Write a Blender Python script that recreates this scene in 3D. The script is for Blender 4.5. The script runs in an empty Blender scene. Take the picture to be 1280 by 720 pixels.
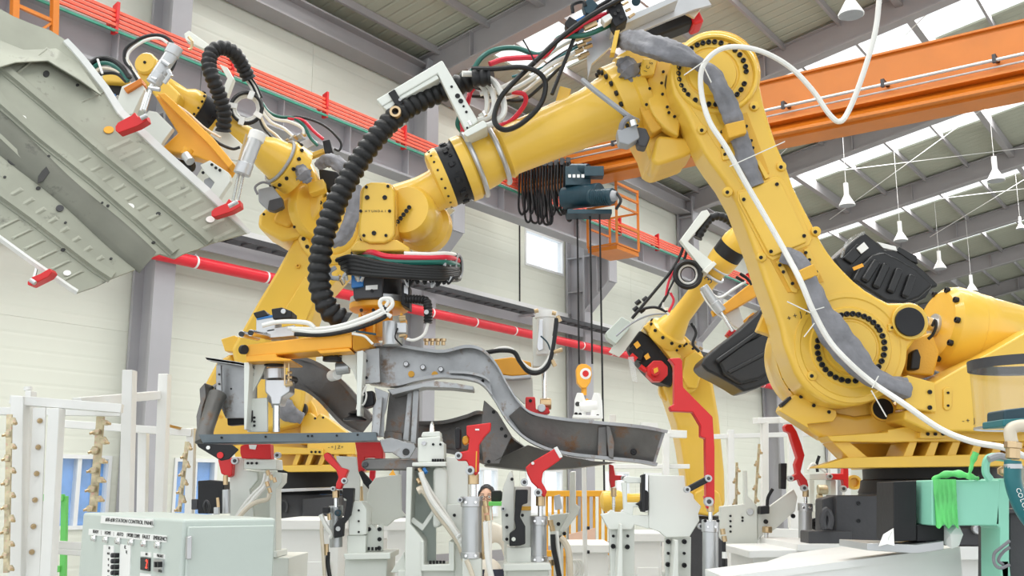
import bpy, bmesh, math, random
from mathutils import Vector, Matrix

random.seed(7)
S = bpy.context.scene
COL = S.collection
# ---------------------------------------------------------------- camera
FPX = 1293.0                                   # focal length in pixels of a 1280 wide frame
PITCH = math.atan(255 / FPX)
SP, CP = math.sin(PITCH), math.cos(PITCH)
CAMZ = 1.6
cam_data = bpy.data.cameras.new('camera')
cam_data.sensor_width = 36.0
cam_data.lens = FPX / 1280 * 36.0
cam_data.clip_start = 0.05
cam_data.clip_end = 400
cam = bpy.data.objects.new('camera', cam_data)
COL.objects.link(cam)
cam.location = (0, 0, CAMZ)
cam.rotation_euler = (math.radians(90) + PITCH, 0, 0)
S.camera = cam
# ---------------------------------------------------------------- world, light, exposure
w = bpy.data.worlds.new('overcast_sky')
S.world = w
w.use_nodes = True
wn = w.node_tree.nodes
wn['Background'].inputs[0].default_value = (0.93, 0.97, 1.0, 1)
wn['Background'].inputs[1].default_value = 1.22
S.view_settings.view_transform = 'Standard'
S.view_settings.look = 'None'
S.view_settings.gamma = 1
S.view_settings.use_curve_mapping = False
S.view_settings.exposure = 0.38


def area(name, loc, target, sx, sy, power, col=(1, 1, 1)):
    d = bpy.data.lights.new(name, 'AREA')
    d.shape = 'RECTANGLE'
    d.size, d.size_y, d.energy, d.color = sx, sy, power, col
    o = bpy.data.objects.new(name, d)
    COL.objects.link(o)
    o.location = loc
    o.rotation_euler = (Vector(target) - Vector(loc)).to_track_quat('-Z', 'Y').to_euler()
    return o


A35 = math.atan(936 / (FPX * CP + 255 * SP))
U = Vector((math.sin(A35), math.cos(A35), 0))        # along the long wall, away from the camera
V = Vector((-math.cos(A35), math.sin(A35), 0))       # towards the long wall
ZZ = Vector((0, 0, 1))


def B(t, d, h):
    """building coordinates: t along the long wall, d towards it (wall face at 15 m), h up"""
    return U * t + V * d + ZZ * h


# daylight through the translucent roof strips, one lamp lying under each strip along the slope
for t_sky in (-3.1, 3.6, 10.32, 17.12, 23.82, 30.8, 37.6, 44.4):
    q_ = area('skylight_strip', B(t_sky + 2.22, 4.8, 11.42 + .19 * 10.2 - .004), B(t_sky + 2.22, 4.8, 0), 1.9, 17.4, 860, (1.0, 0.99, 0.97))
    Y_ = (V * 1.0 - ZZ * 0.19).normalized()
    X_ = U.copy()
    Z_ = X_.cross(Y_)
    if Z_.z < 0:
        X_, Z_ = -X_, -Z_
    q_.rotation_euler = Matrix((X_, Y_, Z_)).transposed().to_euler()


def ray(px, py):
    fw = FPX * CP - (360 - py) * SP
    return Vector(((px - 640) / fw, 1, (FPX * SP + (360 - py) * CP) / fw))


def W(px, py, y):
    """the place in the hall seen at photo pixel (px, py) and y metres ahead"""
    r = ray(px, py)
    return Vector((r.x * y, y, CAMZ + r.z * y))


def WT(px, py, t):
    """same, on the cross plane t of the building"""
    r = ray(px, py)
    return W(px, py, t / (r.x * U.x + U.y))


def WD(px, py, d):
    """same, on the long plane d of the building"""
    r = ray(px, py)
    return W(px, py, d / (r.x * V.x + V.y))


def PX(n, y):
    """length in metres of n pixels at y metres ahead"""
    return n * y / FPX


# ---------------------------------------------------------------- materials
MATS = {}


def mat(name, col, rough=0.5, metal=0.0, var=0.06, scale=6.0, bump=0.0, bscale=60.0, wear=None, wearamt=0.45,
        coat=0.0, trans=0.0, emit=None, estr=0.0, spec=0.5, alpha=1.0):
    m = bpy.data.materials.new(name)
    m.use_nodes = True
    nt = m.node_tree
    N, L = nt.nodes, nt.links
    b = N['Principled BSDF']
    b.inputs['Roughness'].default_value = rough
    b.inputs['Metallic'].default_value = metal
    b.inputs['Coat Weight'].default_value = coat
    b.inputs['Transmission Weight'].default_value = trans
    b.inputs['Specular IOR Level'].default_value = spec
    b.inputs['Alpha'].default_value = alpha
    if emit:
        b.inputs['Emission Color'].default_value = (*emit, 1)
        b.inputs['Emission Strength'].default_value = estr
    tc = N.new('ShaderNodeTexCoord')
    nz = N.new('ShaderNodeTexNoise')
    nz.inputs['Scale'].default_value = scale
    nz.inputs['Detail'].default_value = 5
    L.new(tc.outputs['Object'], nz.inputs['Vector'])
    cr = N.new('ShaderNodeValToRGB')
    lo = [max(0, c * (1 - var)) for c in col]
    hi = [min(1, c * (1 + var)) for c in col]
    cr.color_ramp.elements[0].color = (*lo, 1)
    cr.color_ramp.elements[1].color = (*hi, 1)
    cr.color_ramp.elements[0].position = 0.3
    cr.color_ramp.elements[1].position = 0.7
    L.new(nz.outputs['Fac'], cr.inputs[0])
    out = cr.outputs[0]
    if wear:
        n2 = N.new('ShaderNodeTexNoise')
        n2.inputs['Scale'].default_value = scale * 2.3
        n2.inputs['Detail'].default_value = 8
        n2.inputs['Roughness'].default_value = 0.7
        L.new(tc.outputs['Object'], n2.inputs['Vector'])
        r2 = N.new('ShaderNodeValToRGB')
        r2.color_ramp.elements[0].position = 1 - wearamt
        r2.color_ramp.elements[1].position = min(1, 1 - wearamt + 0.12)
        L.new(n2.outputs['Fac'], r2.inputs[0])
        mx = N.new('ShaderNodeMixRGB')
        mx.inputs[2].default_value = (*wear, 1)
        L.new(r2.outputs[0], mx.inputs[0])
        L.new(out, mx.inputs[1])
        out = mx.outputs[0]
    L.new(out, b.inputs['Base Color'])
    if bump:
        n3 = N.new('ShaderNodeTexNoise')
        n3.inputs['Scale'].default_value = bscale
        L.new(tc.outputs['Object'], n3.inputs['Vector'])
        bp = N.new('ShaderNodeBump')
        bp.inputs['Strength'].default_value = bump
        bp.inputs['Distance'].default_value = 0.01
        L.new(n3.outputs['Fac'], bp.inputs['Height'])
        L.new(bp.outputs[0], b.inputs['Normal'])
    MATS[name] = m
    return m


def ribbed(name, col, axis, freq, depth, rough=0.5, var=0.05):
    """sheet cladding with fine parallel grooves along the direction `axis` (object space, vector)"""
    m = mat(name, col, rough, var=var, scale=0.6)
    nt = m.node_tree
    N, L = nt.nodes, nt.links
    tc = N.new('ShaderNodeTexCoord')
    dp = N.new('ShaderNodeVectorMath')
    dp.operation = 'DOT_PRODUCT'
    dp.inputs[1].default_value = tuple(Vector(axis) * freq)
    L.new(tc.outputs['Object'], dp.inputs[0])
    sn = N.new('ShaderNodeMath')
    sn.operation = 'FRACT'
    L.new(dp.outputs['Value'], sn.inputs[0])
    cr = N.new('ShaderNodeValToRGB')
    cr.color_ramp.elements[0].position = 0.0
    cr.color_ramp.elements[0].color = (0, 0, 0, 1)
    cr.color_ramp.elements[1].position = 0.16
    cr.color_ramp.elements[1].color = (1, 1, 1, 1)
    e = cr.color_ramp.elements.new(0.86)
    e.color = (1, 1, 1, 1)
    e = cr.color_ramp.elements.new(1.0)
    e.color = (0, 0, 0, 1)
    L.new(sn.outputs[0], cr.inputs[0])
    bp = N.new('ShaderNodeBump')
    bp.inputs['Strength'].default_value = 1.0
    bp.inputs['Distance'].default_value = depth
    L.new(cr.outputs[0], bp.inputs['Height'])
    L.new(bp.outputs[0], N['Principled BSDF'].inputs['Normal'])
    return m


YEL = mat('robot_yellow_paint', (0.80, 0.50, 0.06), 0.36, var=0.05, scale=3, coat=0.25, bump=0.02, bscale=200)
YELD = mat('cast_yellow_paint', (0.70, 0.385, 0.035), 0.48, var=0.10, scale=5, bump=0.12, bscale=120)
ORG = mat('crane_orange_paint', (0.62, 0.185, 0.014), 0.42, var=0.07, scale=1.5)
AMB = mat('amber_orange_paint', (0.86, 0.40, 0.03), 0.42, var=0.06)
BLK = mat('black_oxide_steel', (0.014, 0.014, 0.016), 0.5, metal=0.0, var=0.3, bump=0.05, spec=0.35)
RUB = mat('black_hose_rubber', (0.011, 0.011, 0.012), 0.42, var=0.25, bump=0.05, spec=0.4)
PLAS = mat('black_moulded_plastic', (0.010, 0.010, 0.011), 0.36, var=0.3, scale=12, bump=0.12, bscale=14)
DGR = mat('dark_grey_cast_iron', (0.050, 0.050, 0.055), 0.5, metal=0.1, var=0.15, bump=0.1)
JIG = mat('pale_grey_green_jig_paint', (0.73, 0.75, 0.70), 0.42, var=0.03, scale=4, wear=(0.52, 0.50, 0.44), wearamt=0.34)
WHT = mat('white_steel_paint', (0.84, 0.84, 0.82), 0.42, var=0.03, wear=(0.55, 0.52, 0.45), wearamt=0.30)
PANP = mat('pale_green_cabinet_paint', (0.53, 0.59, 0.55), 0.4, var=0.015, bump=0.06, bscale=300)
RED = mat('red_clamp_paint', (0.64, 0.010, 0.012), 0.42, var=0.08, coat=0.08)
REDP = mat('red_water_pipe_paint', (0.72, 0.016, 0.032), 0.38, var=0.05)
REDC = mat('red_orange_conductor_cover', (0.88, 0.13, 0.07), 0.45, var=0.05)
GRNC = mat('green_conductor_cover', (0.05, 0.30, 0.20), 0.5, var=0.1)
GREEN_H = mat('dark_green_hose', (0.012, 0.13, 0.10), 0.35, var=0.1)
RED_H = mat('red_hose', (0.70, 0.02, 0.05), 0.35, var=0.08)
WHITE_H = mat('white_hose', (0.80, 0.79, 0.75), 0.38, var=0.04)
TAN_H = mat('cream_air_hose', (0.68, 0.60, 0.48), 0.35, var=0.06)
CHR = mat('bright_steel', (0.78, 0.78, 0.78), 0.22, metal=1.0, var=0.05)
STL = mat('brushed_steel', (0.55, 0.55, 0.56), 0.38, metal=0.9, var=0.10)
ALU = mat('cast_aluminium', (0.52, 0.53, 0.54), 0.36, metal=0.6, var=0.06)
BRS = mat('brass_fitting', (0.56, 0.41, 0.24), 0.3, metal=0.9, var=0.15)
GALV = mat('yellow_zinc_plate', (0.55, 0.48, 0.32), 0.35, metal=0.6, var=0.3, scale=25, wear=(0.62, 0.36, 0.30), wearamt=0.46)
COLG = mat('grey_violet_structural_paint', (0.39, 0.385, 0.405), 0.5, var=0.05, scale=1.2)
RAFG = mat('grey_rafter_paint', (0.34, 0.325, 0.33), 0.55, var=0.06, scale=0.8)
CLOTH = mat('grey_cable_wrap_fabric', (0.20, 0.20, 0.22), 0.5, var=0.25, scale=14, bump=0.7, bscale=26)
PRESS = mat('grey_pressed_steel', (0.33, 0.335, 0.34), 0.33, metal=0.7, var=0.30, scale=5, wear=(0.21, 0.15, 0.11), wearamt=0.45, bump=0.08)
PRESSD = mat('dark_oily_pressed_steel', (0.15, 0.145, 0.14), 0.38, metal=0.65, var=0.35, scale=4, wear=(0.20, 0.11, 0.06), wearamt=0.45, bump=0.1)
PANEL = mat('green_grey_primed_sheet', (0.33, 0.34, 0.28), 0.5, metal=0.25, var=0.16, scale=3, wear=(0.13, 0.13, 0.11), wearamt=0.42, bump=0.15, bscale=8)
PANELE = mat('bright_sheet_edge', (0.80, 0.81, 0.79), 0.4, metal=0.1, var=0.08)
BLUEG = mat('blue_grey_motor_paint', (0.012, 0.045, 0.065), 0.45, var=0.12)
GREYM = mat('grey_plug_plastic', (0.33, 0.34, 0.36), 0.45, var=0.06)
MINT = mat('mint_green_paint', (0.28, 0.66, 0.50), 0.42, var=0.03)
GFILM = mat('bright_green_plastic_film', (0.12, 0.62, 0.16), 0.3, var=0.3, scale=9, bump=0.3, bscale=18)
GPAINT = mat('bright_green_rail_paint', (0.14, 0.55, 0.12), 0.42)
TEAL = mat('teal_rubber_hose', (0.01, 0.14, 0.16), 0.35, var=0.1)
LABW = mat('white_label', (0.85, 0.85, 0.83), 0.5, var=0.02)
INK = mat('black_ink', (0.03, 0.03, 0.03), 0.6, var=0.1)
BLUE = mat('blue_valve_plastic', (0.02, 0.16, 0.45), 0.4)
SAFE = mat('safety_rail_yellow', (0.85, 0.42, 0.03), 0.45)
WOODP = mat('pink_board', (0.75, 0.50, 0.38), 0.6, var=0.08)
WALLM = ribbed('cream_wall_cladding', (0.74, 0.755, 0.66), (0, 0, 1), 4.0, 0.0035, 0.45, var=0.03)
ROOFM = ribbed('olive_roof_sheet', (0.40, 0.41, 0.325), tuple(U), 3.0, 0.02, 0.55, var=0.04)
CONC = mat('grey_floor_concrete', (0.38, 0.38, 0.36), 0.5, var=0.12, scale=0.7, bump=0.05)
WFRAME = mat('white_window_frame', (0.82, 0.83, 0.82), 0.4, var=0.02)
LAMPW = mat('white_enamel_shade', (0.80, 0.80, 0.78), 0.35, var=0.02)


def glass(name, tint, mixv=0.12, rough=0.02):
    m = bpy.data.materials.new(name)
    m.use_nodes = True
    nt = m.node_tree
    N, L = nt.nodes, nt.links
    N.remove(N['Principled BSDF'])
    t = N.new('ShaderNodeBsdfTransparent')
    t.inputs[0].default_value = (*tint, 1)
    g = N.new('ShaderNodeBsdfGlossy')
    g.inputs['Roughness'].default_value = rough
    x = N.new('ShaderNodeMixShader')
    x.inputs[0].default_value = mixv
    L.new(t.outputs[0], x.inputs[1])
    L.new(g.outputs[0], x.inputs[2])
    L.new(x.outputs[0], N['Material Output'].inputs[0])
    return m


GLS = glass('clear_window_glass', (0.96, 0.98, 1.0), 0.06)
ACR = glass('scratched_clear_acrylic', (0.93, 0.92, 0.88), 0.10, 0.15)
BAG = glass('clear_polythene_film', (0.90, 0.90, 0.88), 0.22, 0.2)


def film(name, col):
    m = mat(name, col, 0.5, var=0.25, scale=3, bump=0.5, bscale=5)
    return m


BLUF = film('blue_tarpaulin', (0.20, 0.42, 0.80))


# ---------------------------------------------------------------- mesh building
def catmull(pts, n=6):
    pts = [Vector(p) for p in pts]
    if len(pts) < 3:
        return pts
    P = [pts[0] * 2 - pts[1]] + pts + [pts[-1] * 2 - pts[-2]]
    out = []
    for i in range(1, len(P) - 2):
        a, b, c, d = P[i - 1], P[i], P[i + 1], P[i + 2]
        for k in range(n):
            t = k / n
            out.append(0.5 * ((2 * b) + (c - a) * t + (2 * a - 5 * b + 4 * c - d) * t * t + (3 * b - a - 3 * c + d) * t ** 3))
    out.append(pts[-1])
    return out


def resample(pts, step):
    out = [pts[0]]
    acc = 0.0
    for a, b in zip(pts, pts[1:]):
        L = (b - a).length
        if L < 1e-9:
            continue
        pos = 0.0
        while acc + (L - pos) >= step:
            pos += step - acc
            acc = 0.0
            out.append(a.lerp(b, pos / L))
        acc += L - pos
    return out


def perp(d):
    d = d.normalized()
    a = Vector((0, 0, 1)) if abs(d.z) < 0.9 else Vector((1, 0, 0))
    x = d.cross(a).normalized()
    return x, d.cross(x).normalized()


class G:
    def __init__(s):
        s.v, s.f = [], []

    def add(s, vs, fs):
        o = len(s.v)
        s.v += [Vector(q) for q in vs]
        s.f += [tuple(i + o for i in f) for f in fs]
        return s

    def prism(s, pts, n):
        k = len(pts)
        n = Vector(n)
        vs = [Vector(p) for p in pts] + [Vector(p) + n for p in pts]
        fs = [tuple(range(k)), tuple(range(2 * k - 1, k - 1, -1))]
        fs += [(i, (i + 1) % k, k + (i + 1) % k, k + i) for i in range(k)]
        return s.add(vs, fs)

    def poly(s, px, y, th):
        """plate whose face has the outline px (photo pixels) at y metres ahead, th metres thick"""
        return s.prism([W(a, b, y) for a, b in px], (0, th, 0))

    def box(s, c, sx, sy, sz, ax=None):
        c = Vector(c)
        X, Y, Z = ax if ax else (Vector((1, 0, 0)), Vector((0, 1, 0)), Vector((0, 0, 1)))
        X, Y, Z = X * sx / 2, Y * sy / 2, Z * sz / 2
        return s.prism([c - X - Y - Z, c + X - Y - Z, c + X - Y + Z, c - X - Y + Z], Y * 2)

    def bb(s, t0, t1, d0, d1, h0, h1):
        """box in building coordinates"""
        return s.prism([B(t0, d0, h0), B(t1, d0, h0), B(t1, d0, h1), B(t0, d0, h1)], V * (d1 - d0))

    def bar(s, p0, p1, w, h, up=ZZ):
        p0, p1 = Vector(p0), Vector(p1)
        d = (p1 - p0).normalized()
        x = d.cross(Vector(up))
        if x.length < 1e-4:
            x = d.cross(Vector((0, 1, 0)))
        x.normalize()
        z = x.cross(d).normalized()
        x, z = x * w / 2, z * h / 2
        return s.prism([p0 - x - z, p0 + x - z, p0 + x + z, p0 - x + z], p1 - p0)

    def lathe(s, p0, d, prof, seg=24, caps=True):
        p0, d = Vector(p0), Vector(d).normalized()
        x, y = perp(d)
        vs, fs = [], []
        for (q, r) in prof:
            for k in range(seg):
                a = 2 * math.pi * k / seg
                vs.append(p0 + d * q + (x * math.cos(a) + y * math.sin(a)) * r)
        for i in range(len(prof) - 1):
            for k in range(seg):
                k2 = (k + 1) % seg
                fs.append((i * seg + k, i * seg + k2, (i + 1) * seg + k2, (i + 1) * seg + k))
        if caps:
            fs.append(tuple(range(seg - 1, -1, -1)))
            m = (len(prof) - 1) * seg
            fs.append(tuple(range(m, m + seg)))
        return s.add(vs, fs)

    def cyl(s, p0, p1, r0, r1=None, seg=16):
        p0, p1 = Vector(p0), Vector(p1)
        return s.lathe(p0, p1 - p0, [(0, r0), ((p1 - p0).length, r0 if r1 is None else r1)], seg)

    def tube(s, pts, r, seg=8, n=6, smooth=True, flat=None):
        P = catmull(pts, n) if smooth else [Vector(p) for p in pts]
        vs, fs = [], []
        T = [(P[min(i + 1, len(P) - 1)] - P[max(i - 1, 0)]).normalized() for i in range(len(P))]
        x, y = perp(T[0])
        for i, p in enumerate(P):
            x = (x - T[i] * x.dot(T[i])).normalized()
            y = T[i].cross(x)
            rr = r(i / (len(P) - 1)) if callable(r) else r
            for k in range(seg):
                a = 2 * math.pi * k / seg
                vs.append(p + (x * math.cos(a) + y * math.sin(a)) * rr)
        for i in range(len(P) - 1):
            for k in range(seg):
                k2 = (k + 1) % seg
                fs.append((i * seg + k, i * seg + k2, (i + 1) * seg + k2, (i + 1) * seg + k))
        fs.append(tuple(range(seg - 1, -1, -1)))
        m = (len(P) - 1) * seg
        fs.append(tuple(range(m, m + seg)))
        return s.add(vs, fs)

    def ribs(s, pts, r, pitch, seg=12):
        """corrugated hose"""
        P = resample(catmull(pts, 10), pitch / 4)
        n = len(P)
        return s.tube(P, lambda q: r * (1.0, 0.96, 0.80, 0.90)[int(round(q * (n - 1))) % 4], seg, smooth=False)

    def build(s, name, m, parent=None, bevel=0.0, ang=38, seg=2):
        me = bpy.data.meshes.new(name)
        if not s.v:
            raise ValueError(name)
        c = sum(s.v, Vector()) / len(s.v)
        me.from_pydata([p - c for p in s.v], [], s.f)
        bm = bmesh.new()
        bm.from_mesh(me)
        bmesh.ops.recalc_face_normals(bm, faces=bm.faces)
        bm.to_mesh(me)
        bm.free()
        me.shade_smooth()
        me.set_sharp_from_angle(angle=math.radians(ang))
        me.materials.append(m)
        o = bpy.data.objects.new(name, me)
        COL.objects.link(o)
        o.location = c
        if parent:
            o.parent = parent
            o.location = c - wloc(parent)
        if bevel:
            b = o.modifiers.new('bevel', 'BEVEL')
            b.width = bevel
            b.segments = seg
            b.limit_method = 'ANGLE'
            b.angle_limit = math.radians(40)
            b.harden_normals = True
        return o


def wloc(o):
    p = Vector(o.location)
    while o.parent:
        o = o.parent
        p = p + Vector(o.location)
    return p


def thing(name, label, cat, loc, group=None):
    o = bpy.data.objects.new(name, None)
    o.empty_display_size = 0.1
    COL.objects.link(o)
    o.location = loc
    o['label'] = label
    o['category'] = cat
    if group:
        o['group'] = group
    return o


def tag(o, label, cat, group=None):
    o['label'] = label
    o['category'] = cat
    if group:
        o['group'] = group
    return o


def struct(o):
    o['kind'] = 'structure'
    return o


def copy_tree(o, off=None, parent=None):
    c = o.copy()
    COL.objects.link(c)
    c.parent = parent
    if off is not None:
        c.location = Vector(o.location) + Vector(off)
    for ch in o.children:
        copy_tree(ch, None, c)
    return c


BOLTM = {}


def bolt(parent, p, n, r=0.011, h=0.012, m=None, name='bolt', hexa=False):
    """socket head screw; all copies share one unit mesh per material"""
    m = m or BLK
    key = (m.name, hexa)
    if key not in BOLTM:
        g = G()
        if hexa:
            g.lathe((0, 0, 0), (0, 0, 1), [(0, 1.25), (0.08, 1.25), (0.1, 1.0), (0.9, 1.0), (1.0, 0.85)], 6)
        else:
            g.lathe((0, 0, 0), (0, 0, 1), [(0, 1), (0.85, 1), (1, .88), (1, .5), (.45, .45)], 10)
        me = bpy.data.meshes.new('bolt')
        me.from_pydata(g.v, [], g.f)
        bm = bmesh.new()
        bm.from_mesh(me)
        bmesh.ops.recalc_face_normals(bm, faces=bm.faces)
        bm.to_mesh(me)
        bm.free()
        me.materials.append(m)
        BOLTM[key] = me
    o = bpy.data.objects.new(name, BOLTM[key])
    COL.objects.link(o)
    o.scale = (r, r, h)
    o.rotation_euler = Vector(n).to_track_quat('Z', 'Y').to_euler()
    o.parent = parent
    o.location = Vector(p) - wloc(parent)
    return o


def bolts(parent, pxs, y, r=0.006, h=0.006, m=None, n=(0, -1, 0)):
    for a, b in pxs:
        bolt(parent, W(a, b, y) , n, r, h, m)


def text(parent, s, p, xdir, ydir, size, m, name='lettering', width=None):
    cu = bpy.data.curves.new(name, 'FONT')
    cu.body = s
    cu.size = size
    cu.extrude = 0.0004
    cu.align_x = 'CENTER'
    cu.align_y = 'CENTER'
    tmp = bpy.data.objects.new(name, cu)
    me = bpy.data.meshes.new_from_object(tmp)
    bpy.data.objects.remove(tmp)
    me.materials.append(m)
    if width:
        xs = [q.co.x for q in me.vertices]
        k = width / max(1e-6, (max(xs) - min(xs)))
        for q in me.vertices:
            q.co.x *= k
    o = bpy.data.objects.new(name, me)
    COL.objects.link(o)
    X = Vector(xdir).normalized()
    Y = (Vector(ydir) - X * Vector(ydir).dot(X)).normalized()
    Z = X.cross(Y)
    R = Matrix((X, Y, Z)).transposed()
    o.rotation_euler = R.to_euler()
    o.parent = parent
    o.location = Vector(p) - (wloc(parent) if parent else Vector())
    return o


def circ(cx, cy, r, n, a0=0.0, a1=360.0, closed=False):
    k = n if abs(a1 - a0 - 360) < 1e-6 else n - 1
    return [(cx + r * math.cos(math.radians(a0 + (a1 - a0) * i / k)), cy + r * math.sin(math.radians(a0 + (a1 - a0) * i / k))) for i in range(n)]
# ================================================================ the hall
TC = [-3.1, 3.6, 10.32, 17.12, 23.82, 30.8, 37.6, 44.4, 51.2, 58.0, 64.8]       # column lines along the long wall
KR = 0.19                                                                # roof slope
RIDGE = -4.0


def roof_h(d):
    return 11.42 + KR * (15 - max(d, 2 * RIDGE - d))


struct(G().bb(-8, 72, -19, 15.6, -0.3, 0).build('floor', CONC))
wl = bpy.data.objects.new('wall_left', None)
COL.objects.link(wl)
wl.location = B(20, 15.1, 0)
struct(wl)
WINS = []                                  # openings: t0, t1, h0, h1
for a, b in ((7.05, 8.1), (8.9, 10.0), (11.2, 12.1), (14.4, 15.5), (19.4, 20.5), (21.7, 23.4), (25.6, 27.0), (27.9, 29.3)):
    WINS.append((a, b, 1.03, 2.17))
WINS.append((21.68, 23.55, 7.42, 8.42))
# cladding panels between vertical joints; those with openings are split round them
joints = [-8, -3.1, 3.6, 7.0, 10.32, 14.0, 17.12, 21.45, 23.82, 27.4, 30.8, 34.2, 37.6, 41, 44.4, 51.2, 58, 64.8, 72]


def cut(t0, t1, h0, h1, wins):
    wins = [q for q in wins if q[0] < t1 - .01 and q[1] > t0 + .01 and q[2] < h1 - .01 and q[3] > h0 + .01]
    if not wins:
        return [(t0, t1, h0, h1)]
    a, b, c, d = wins[0]
    out = []
    if c > h0: out += cut(t0, t1, h0, c, wins[1:])
    if d < h1: out += cut(t0, t1, d, h1, wins[1:])
    c2, d2 = max(c, h0), min(d, h1)
    if a > t0: out += cut(t0, a, c2, d2, wins[1:])
    if b < t1: out += cut(b, t1, c2, d2, wins[1:])
    return out


for a, b in zip(joints, joints[1:]):
    for h0, h1 in ((0, 4.2), (4.2, 8.0), (8.0, 11.5)):
        g = G()
        for q in cut(a + .004, b - .004, h0 + .0015, h1 - .0015, WINS):
            g.bb(q[0], q[1], 15.0, 15.12, q[2], q[3])
        g.build('cladding_panel', WALLM, wl)
for a in joints[1:-1]:
    G().bb(a - .03, a + .03, 15.03, 15.1, 0, 11.5).build('joint_strip', DGR if abs(a - 21.45) < .01 else WALLM, wl)
G().bb(21.43, 21.47, 14.98, 15.0, 5.9, 8.6).build('black_seam', BLK, wl)
for i, (a, b, h0, h1) in enumerate(WINS):
    wd = bpy.data.objects.new('window_%d' % (i + 1), None)
    COL.objects.link(wd)
    wd.location = B((a + b) / 2, 15.05, h0)
    struct(wd)
    f = .06
    g = G()
    g.bb(a, b, 14.97, 15.14, h0, h0 + f).bb(a, b, 14.97, 15.14, h1 - f, h1)
    g.bb(a, a + f, 14.97, 15.14, h0 + f, h1 - f).bb(b - f, b, 14.97, 15.14, h0 + f, h1 - f)
    g.build('window_frame', WFRAME, wd)
    m = (a + b) / 2
    if h0 < 5: G().bb(m - .035, m + .035, 14.99, 15.1, h0 + f, h1 - f).build('mullion', WFRAME, wd)
    for p, q in ((a + f, m - .035), (m + .035, b - f)):
        G().bb(p, q, 15.04, 15.05, h0 + f, h1 - f).build('pane', GLS, wd)
        if h0 < 3 and a < 16:
            G().bb(p, q, 15.10, 15.11, h0 + f, h1 - f).build('blue_film', BLUF, wd)
struct(G().bb(-8, 72, 14.93, 15.0, 0, 0.25).build('baseboard_left', RAFG))
# far gable wall
g = G()
g.prism([B(72, 15.1, 0), B(72, -19, 0), B(72, -19, 11), B(72, RIDGE, roof_h(RIDGE)), B(72, 15.1, 11.4)], U * 0.15)
struct(g.build('wall_back', WALLM))

# columns
for t in TC[1:]:
    c = thing('steel_column', 'x', 'column', B(t, 14.7, 0), 'steel columns along the long wall')
    c['label'] = 'grey H section steel column standing against the cream wall of the hall'
    g = G().bb(t - .2, t + .2, 14.36, 14.42, 0, 11.3)
    g.build('room_flange', COLG, c)
    G().bb(t - .2, t + .2, 14.9, 14.96, 0, 11.3).build('wall_flange', COLG, c)
    G().bb(t - .02, t + .02, 14.42, 14.9, 0, 11.3).build('web', COLG, c)
    for h in (6.05, 6.95, 7.9, 8.6, 10.6):
        for sg in (-1, 1):
            G().bb(t + sg * .02, t + sg * .2, 14.42, 14.9, h, h + .03).build('stiffener', COLG, c)
    # haunch that carries the crane runway
    G().prism([B(t - .02, 14.36, 6.45), B(t - .02, 13.62, 7.18), B(t - .02, 13.62, 7.9), B(t - .02, 14.36, 7.9)], U * .04).build('haunch_web', COLG, c)
    G().prism([B(t - .2, 14.36, 6.40), B(t - .2, 13.62, 7.13), B(t - .2, 13.62, 7.18), B(t - .2, 14.36, 6.45)], U * .4).build('haunch_flange', COLG, c)
    G().bb(t - .2, t + .2, 13.57, 14.36, 7.9, 7.94).build('haunch_top', COLG, c)
    G().bb(t - .2, t + .2, 13.57, 13.62, 7.15, 7.9).build('haunch_end', COLG, c)
    G().bb(t - .2, t + .2, 13.95, 13.98, 6.85, 7.9).build('stiffener', COLG, c)
for i, t in enumerate(TC[1:]):
    lab = ['column out of view on the left',
           'grey H section column behind the hoisted floor panel on the left',
           'grey H section column behind the black corrugated hose, with rafter joint in view',
           'grey H section column behind the hoist cables beside the bright upper window',
           'grey H section column behind the wrist of the small middle robot',
           'grey H section column just past the small middle robot forearm']
for o in [q for q in COL.objects if q.name.startswith('steel_column')]:
    pass
cols = [q for q in COL.objects if q.get('category') == 'column']
LABS = {1: 'tall grey H column on the left, behind the held sheet metal floor pan',
        2: 'tall grey H column behind the bent pale bracket of the large robot forearm',
        3: 'tall grey H column with haunch behind the hoist ropes, right of the bright window',
        4: 'tall grey H column in the wall corner behind the middle robot, dark at its top',
        5: 'tall grey H column just right of the corner behind the large robot upper arm'}
for i, c in enumerate(cols):
    if i in LABS:
        c['label'] = LABS[i]
        del c['group']
    else:
        c['label'] = 'grey H column of the long wall hidden behind the robots'
        c['group'] = 'hidden wall columns'

# roof
roof = bpy.data.objects.new('ceiling', None)
COL.objects.link(roof)
roof.location = B(24, 0, 12)
struct(roof)


def roofslab(t0, t1, d0, d1, z0, z1):
    """slab following the roof slope between d0 and d1"""
    g = G()
    ds = [d0] + ([RIDGE] if d0 < RIDGE < d1 else []) + [d1]
    for p, q in zip(ds, ds[1:]):
        g.prism([B(t0, p, roof_h(p) + z0), B(t0, q, roof_h(q) + z0), B(t0, q, roof_h(q) + z1), B(t0, p, roof_h(p) + z1)], U * (t1 - t0))
    return g


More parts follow.
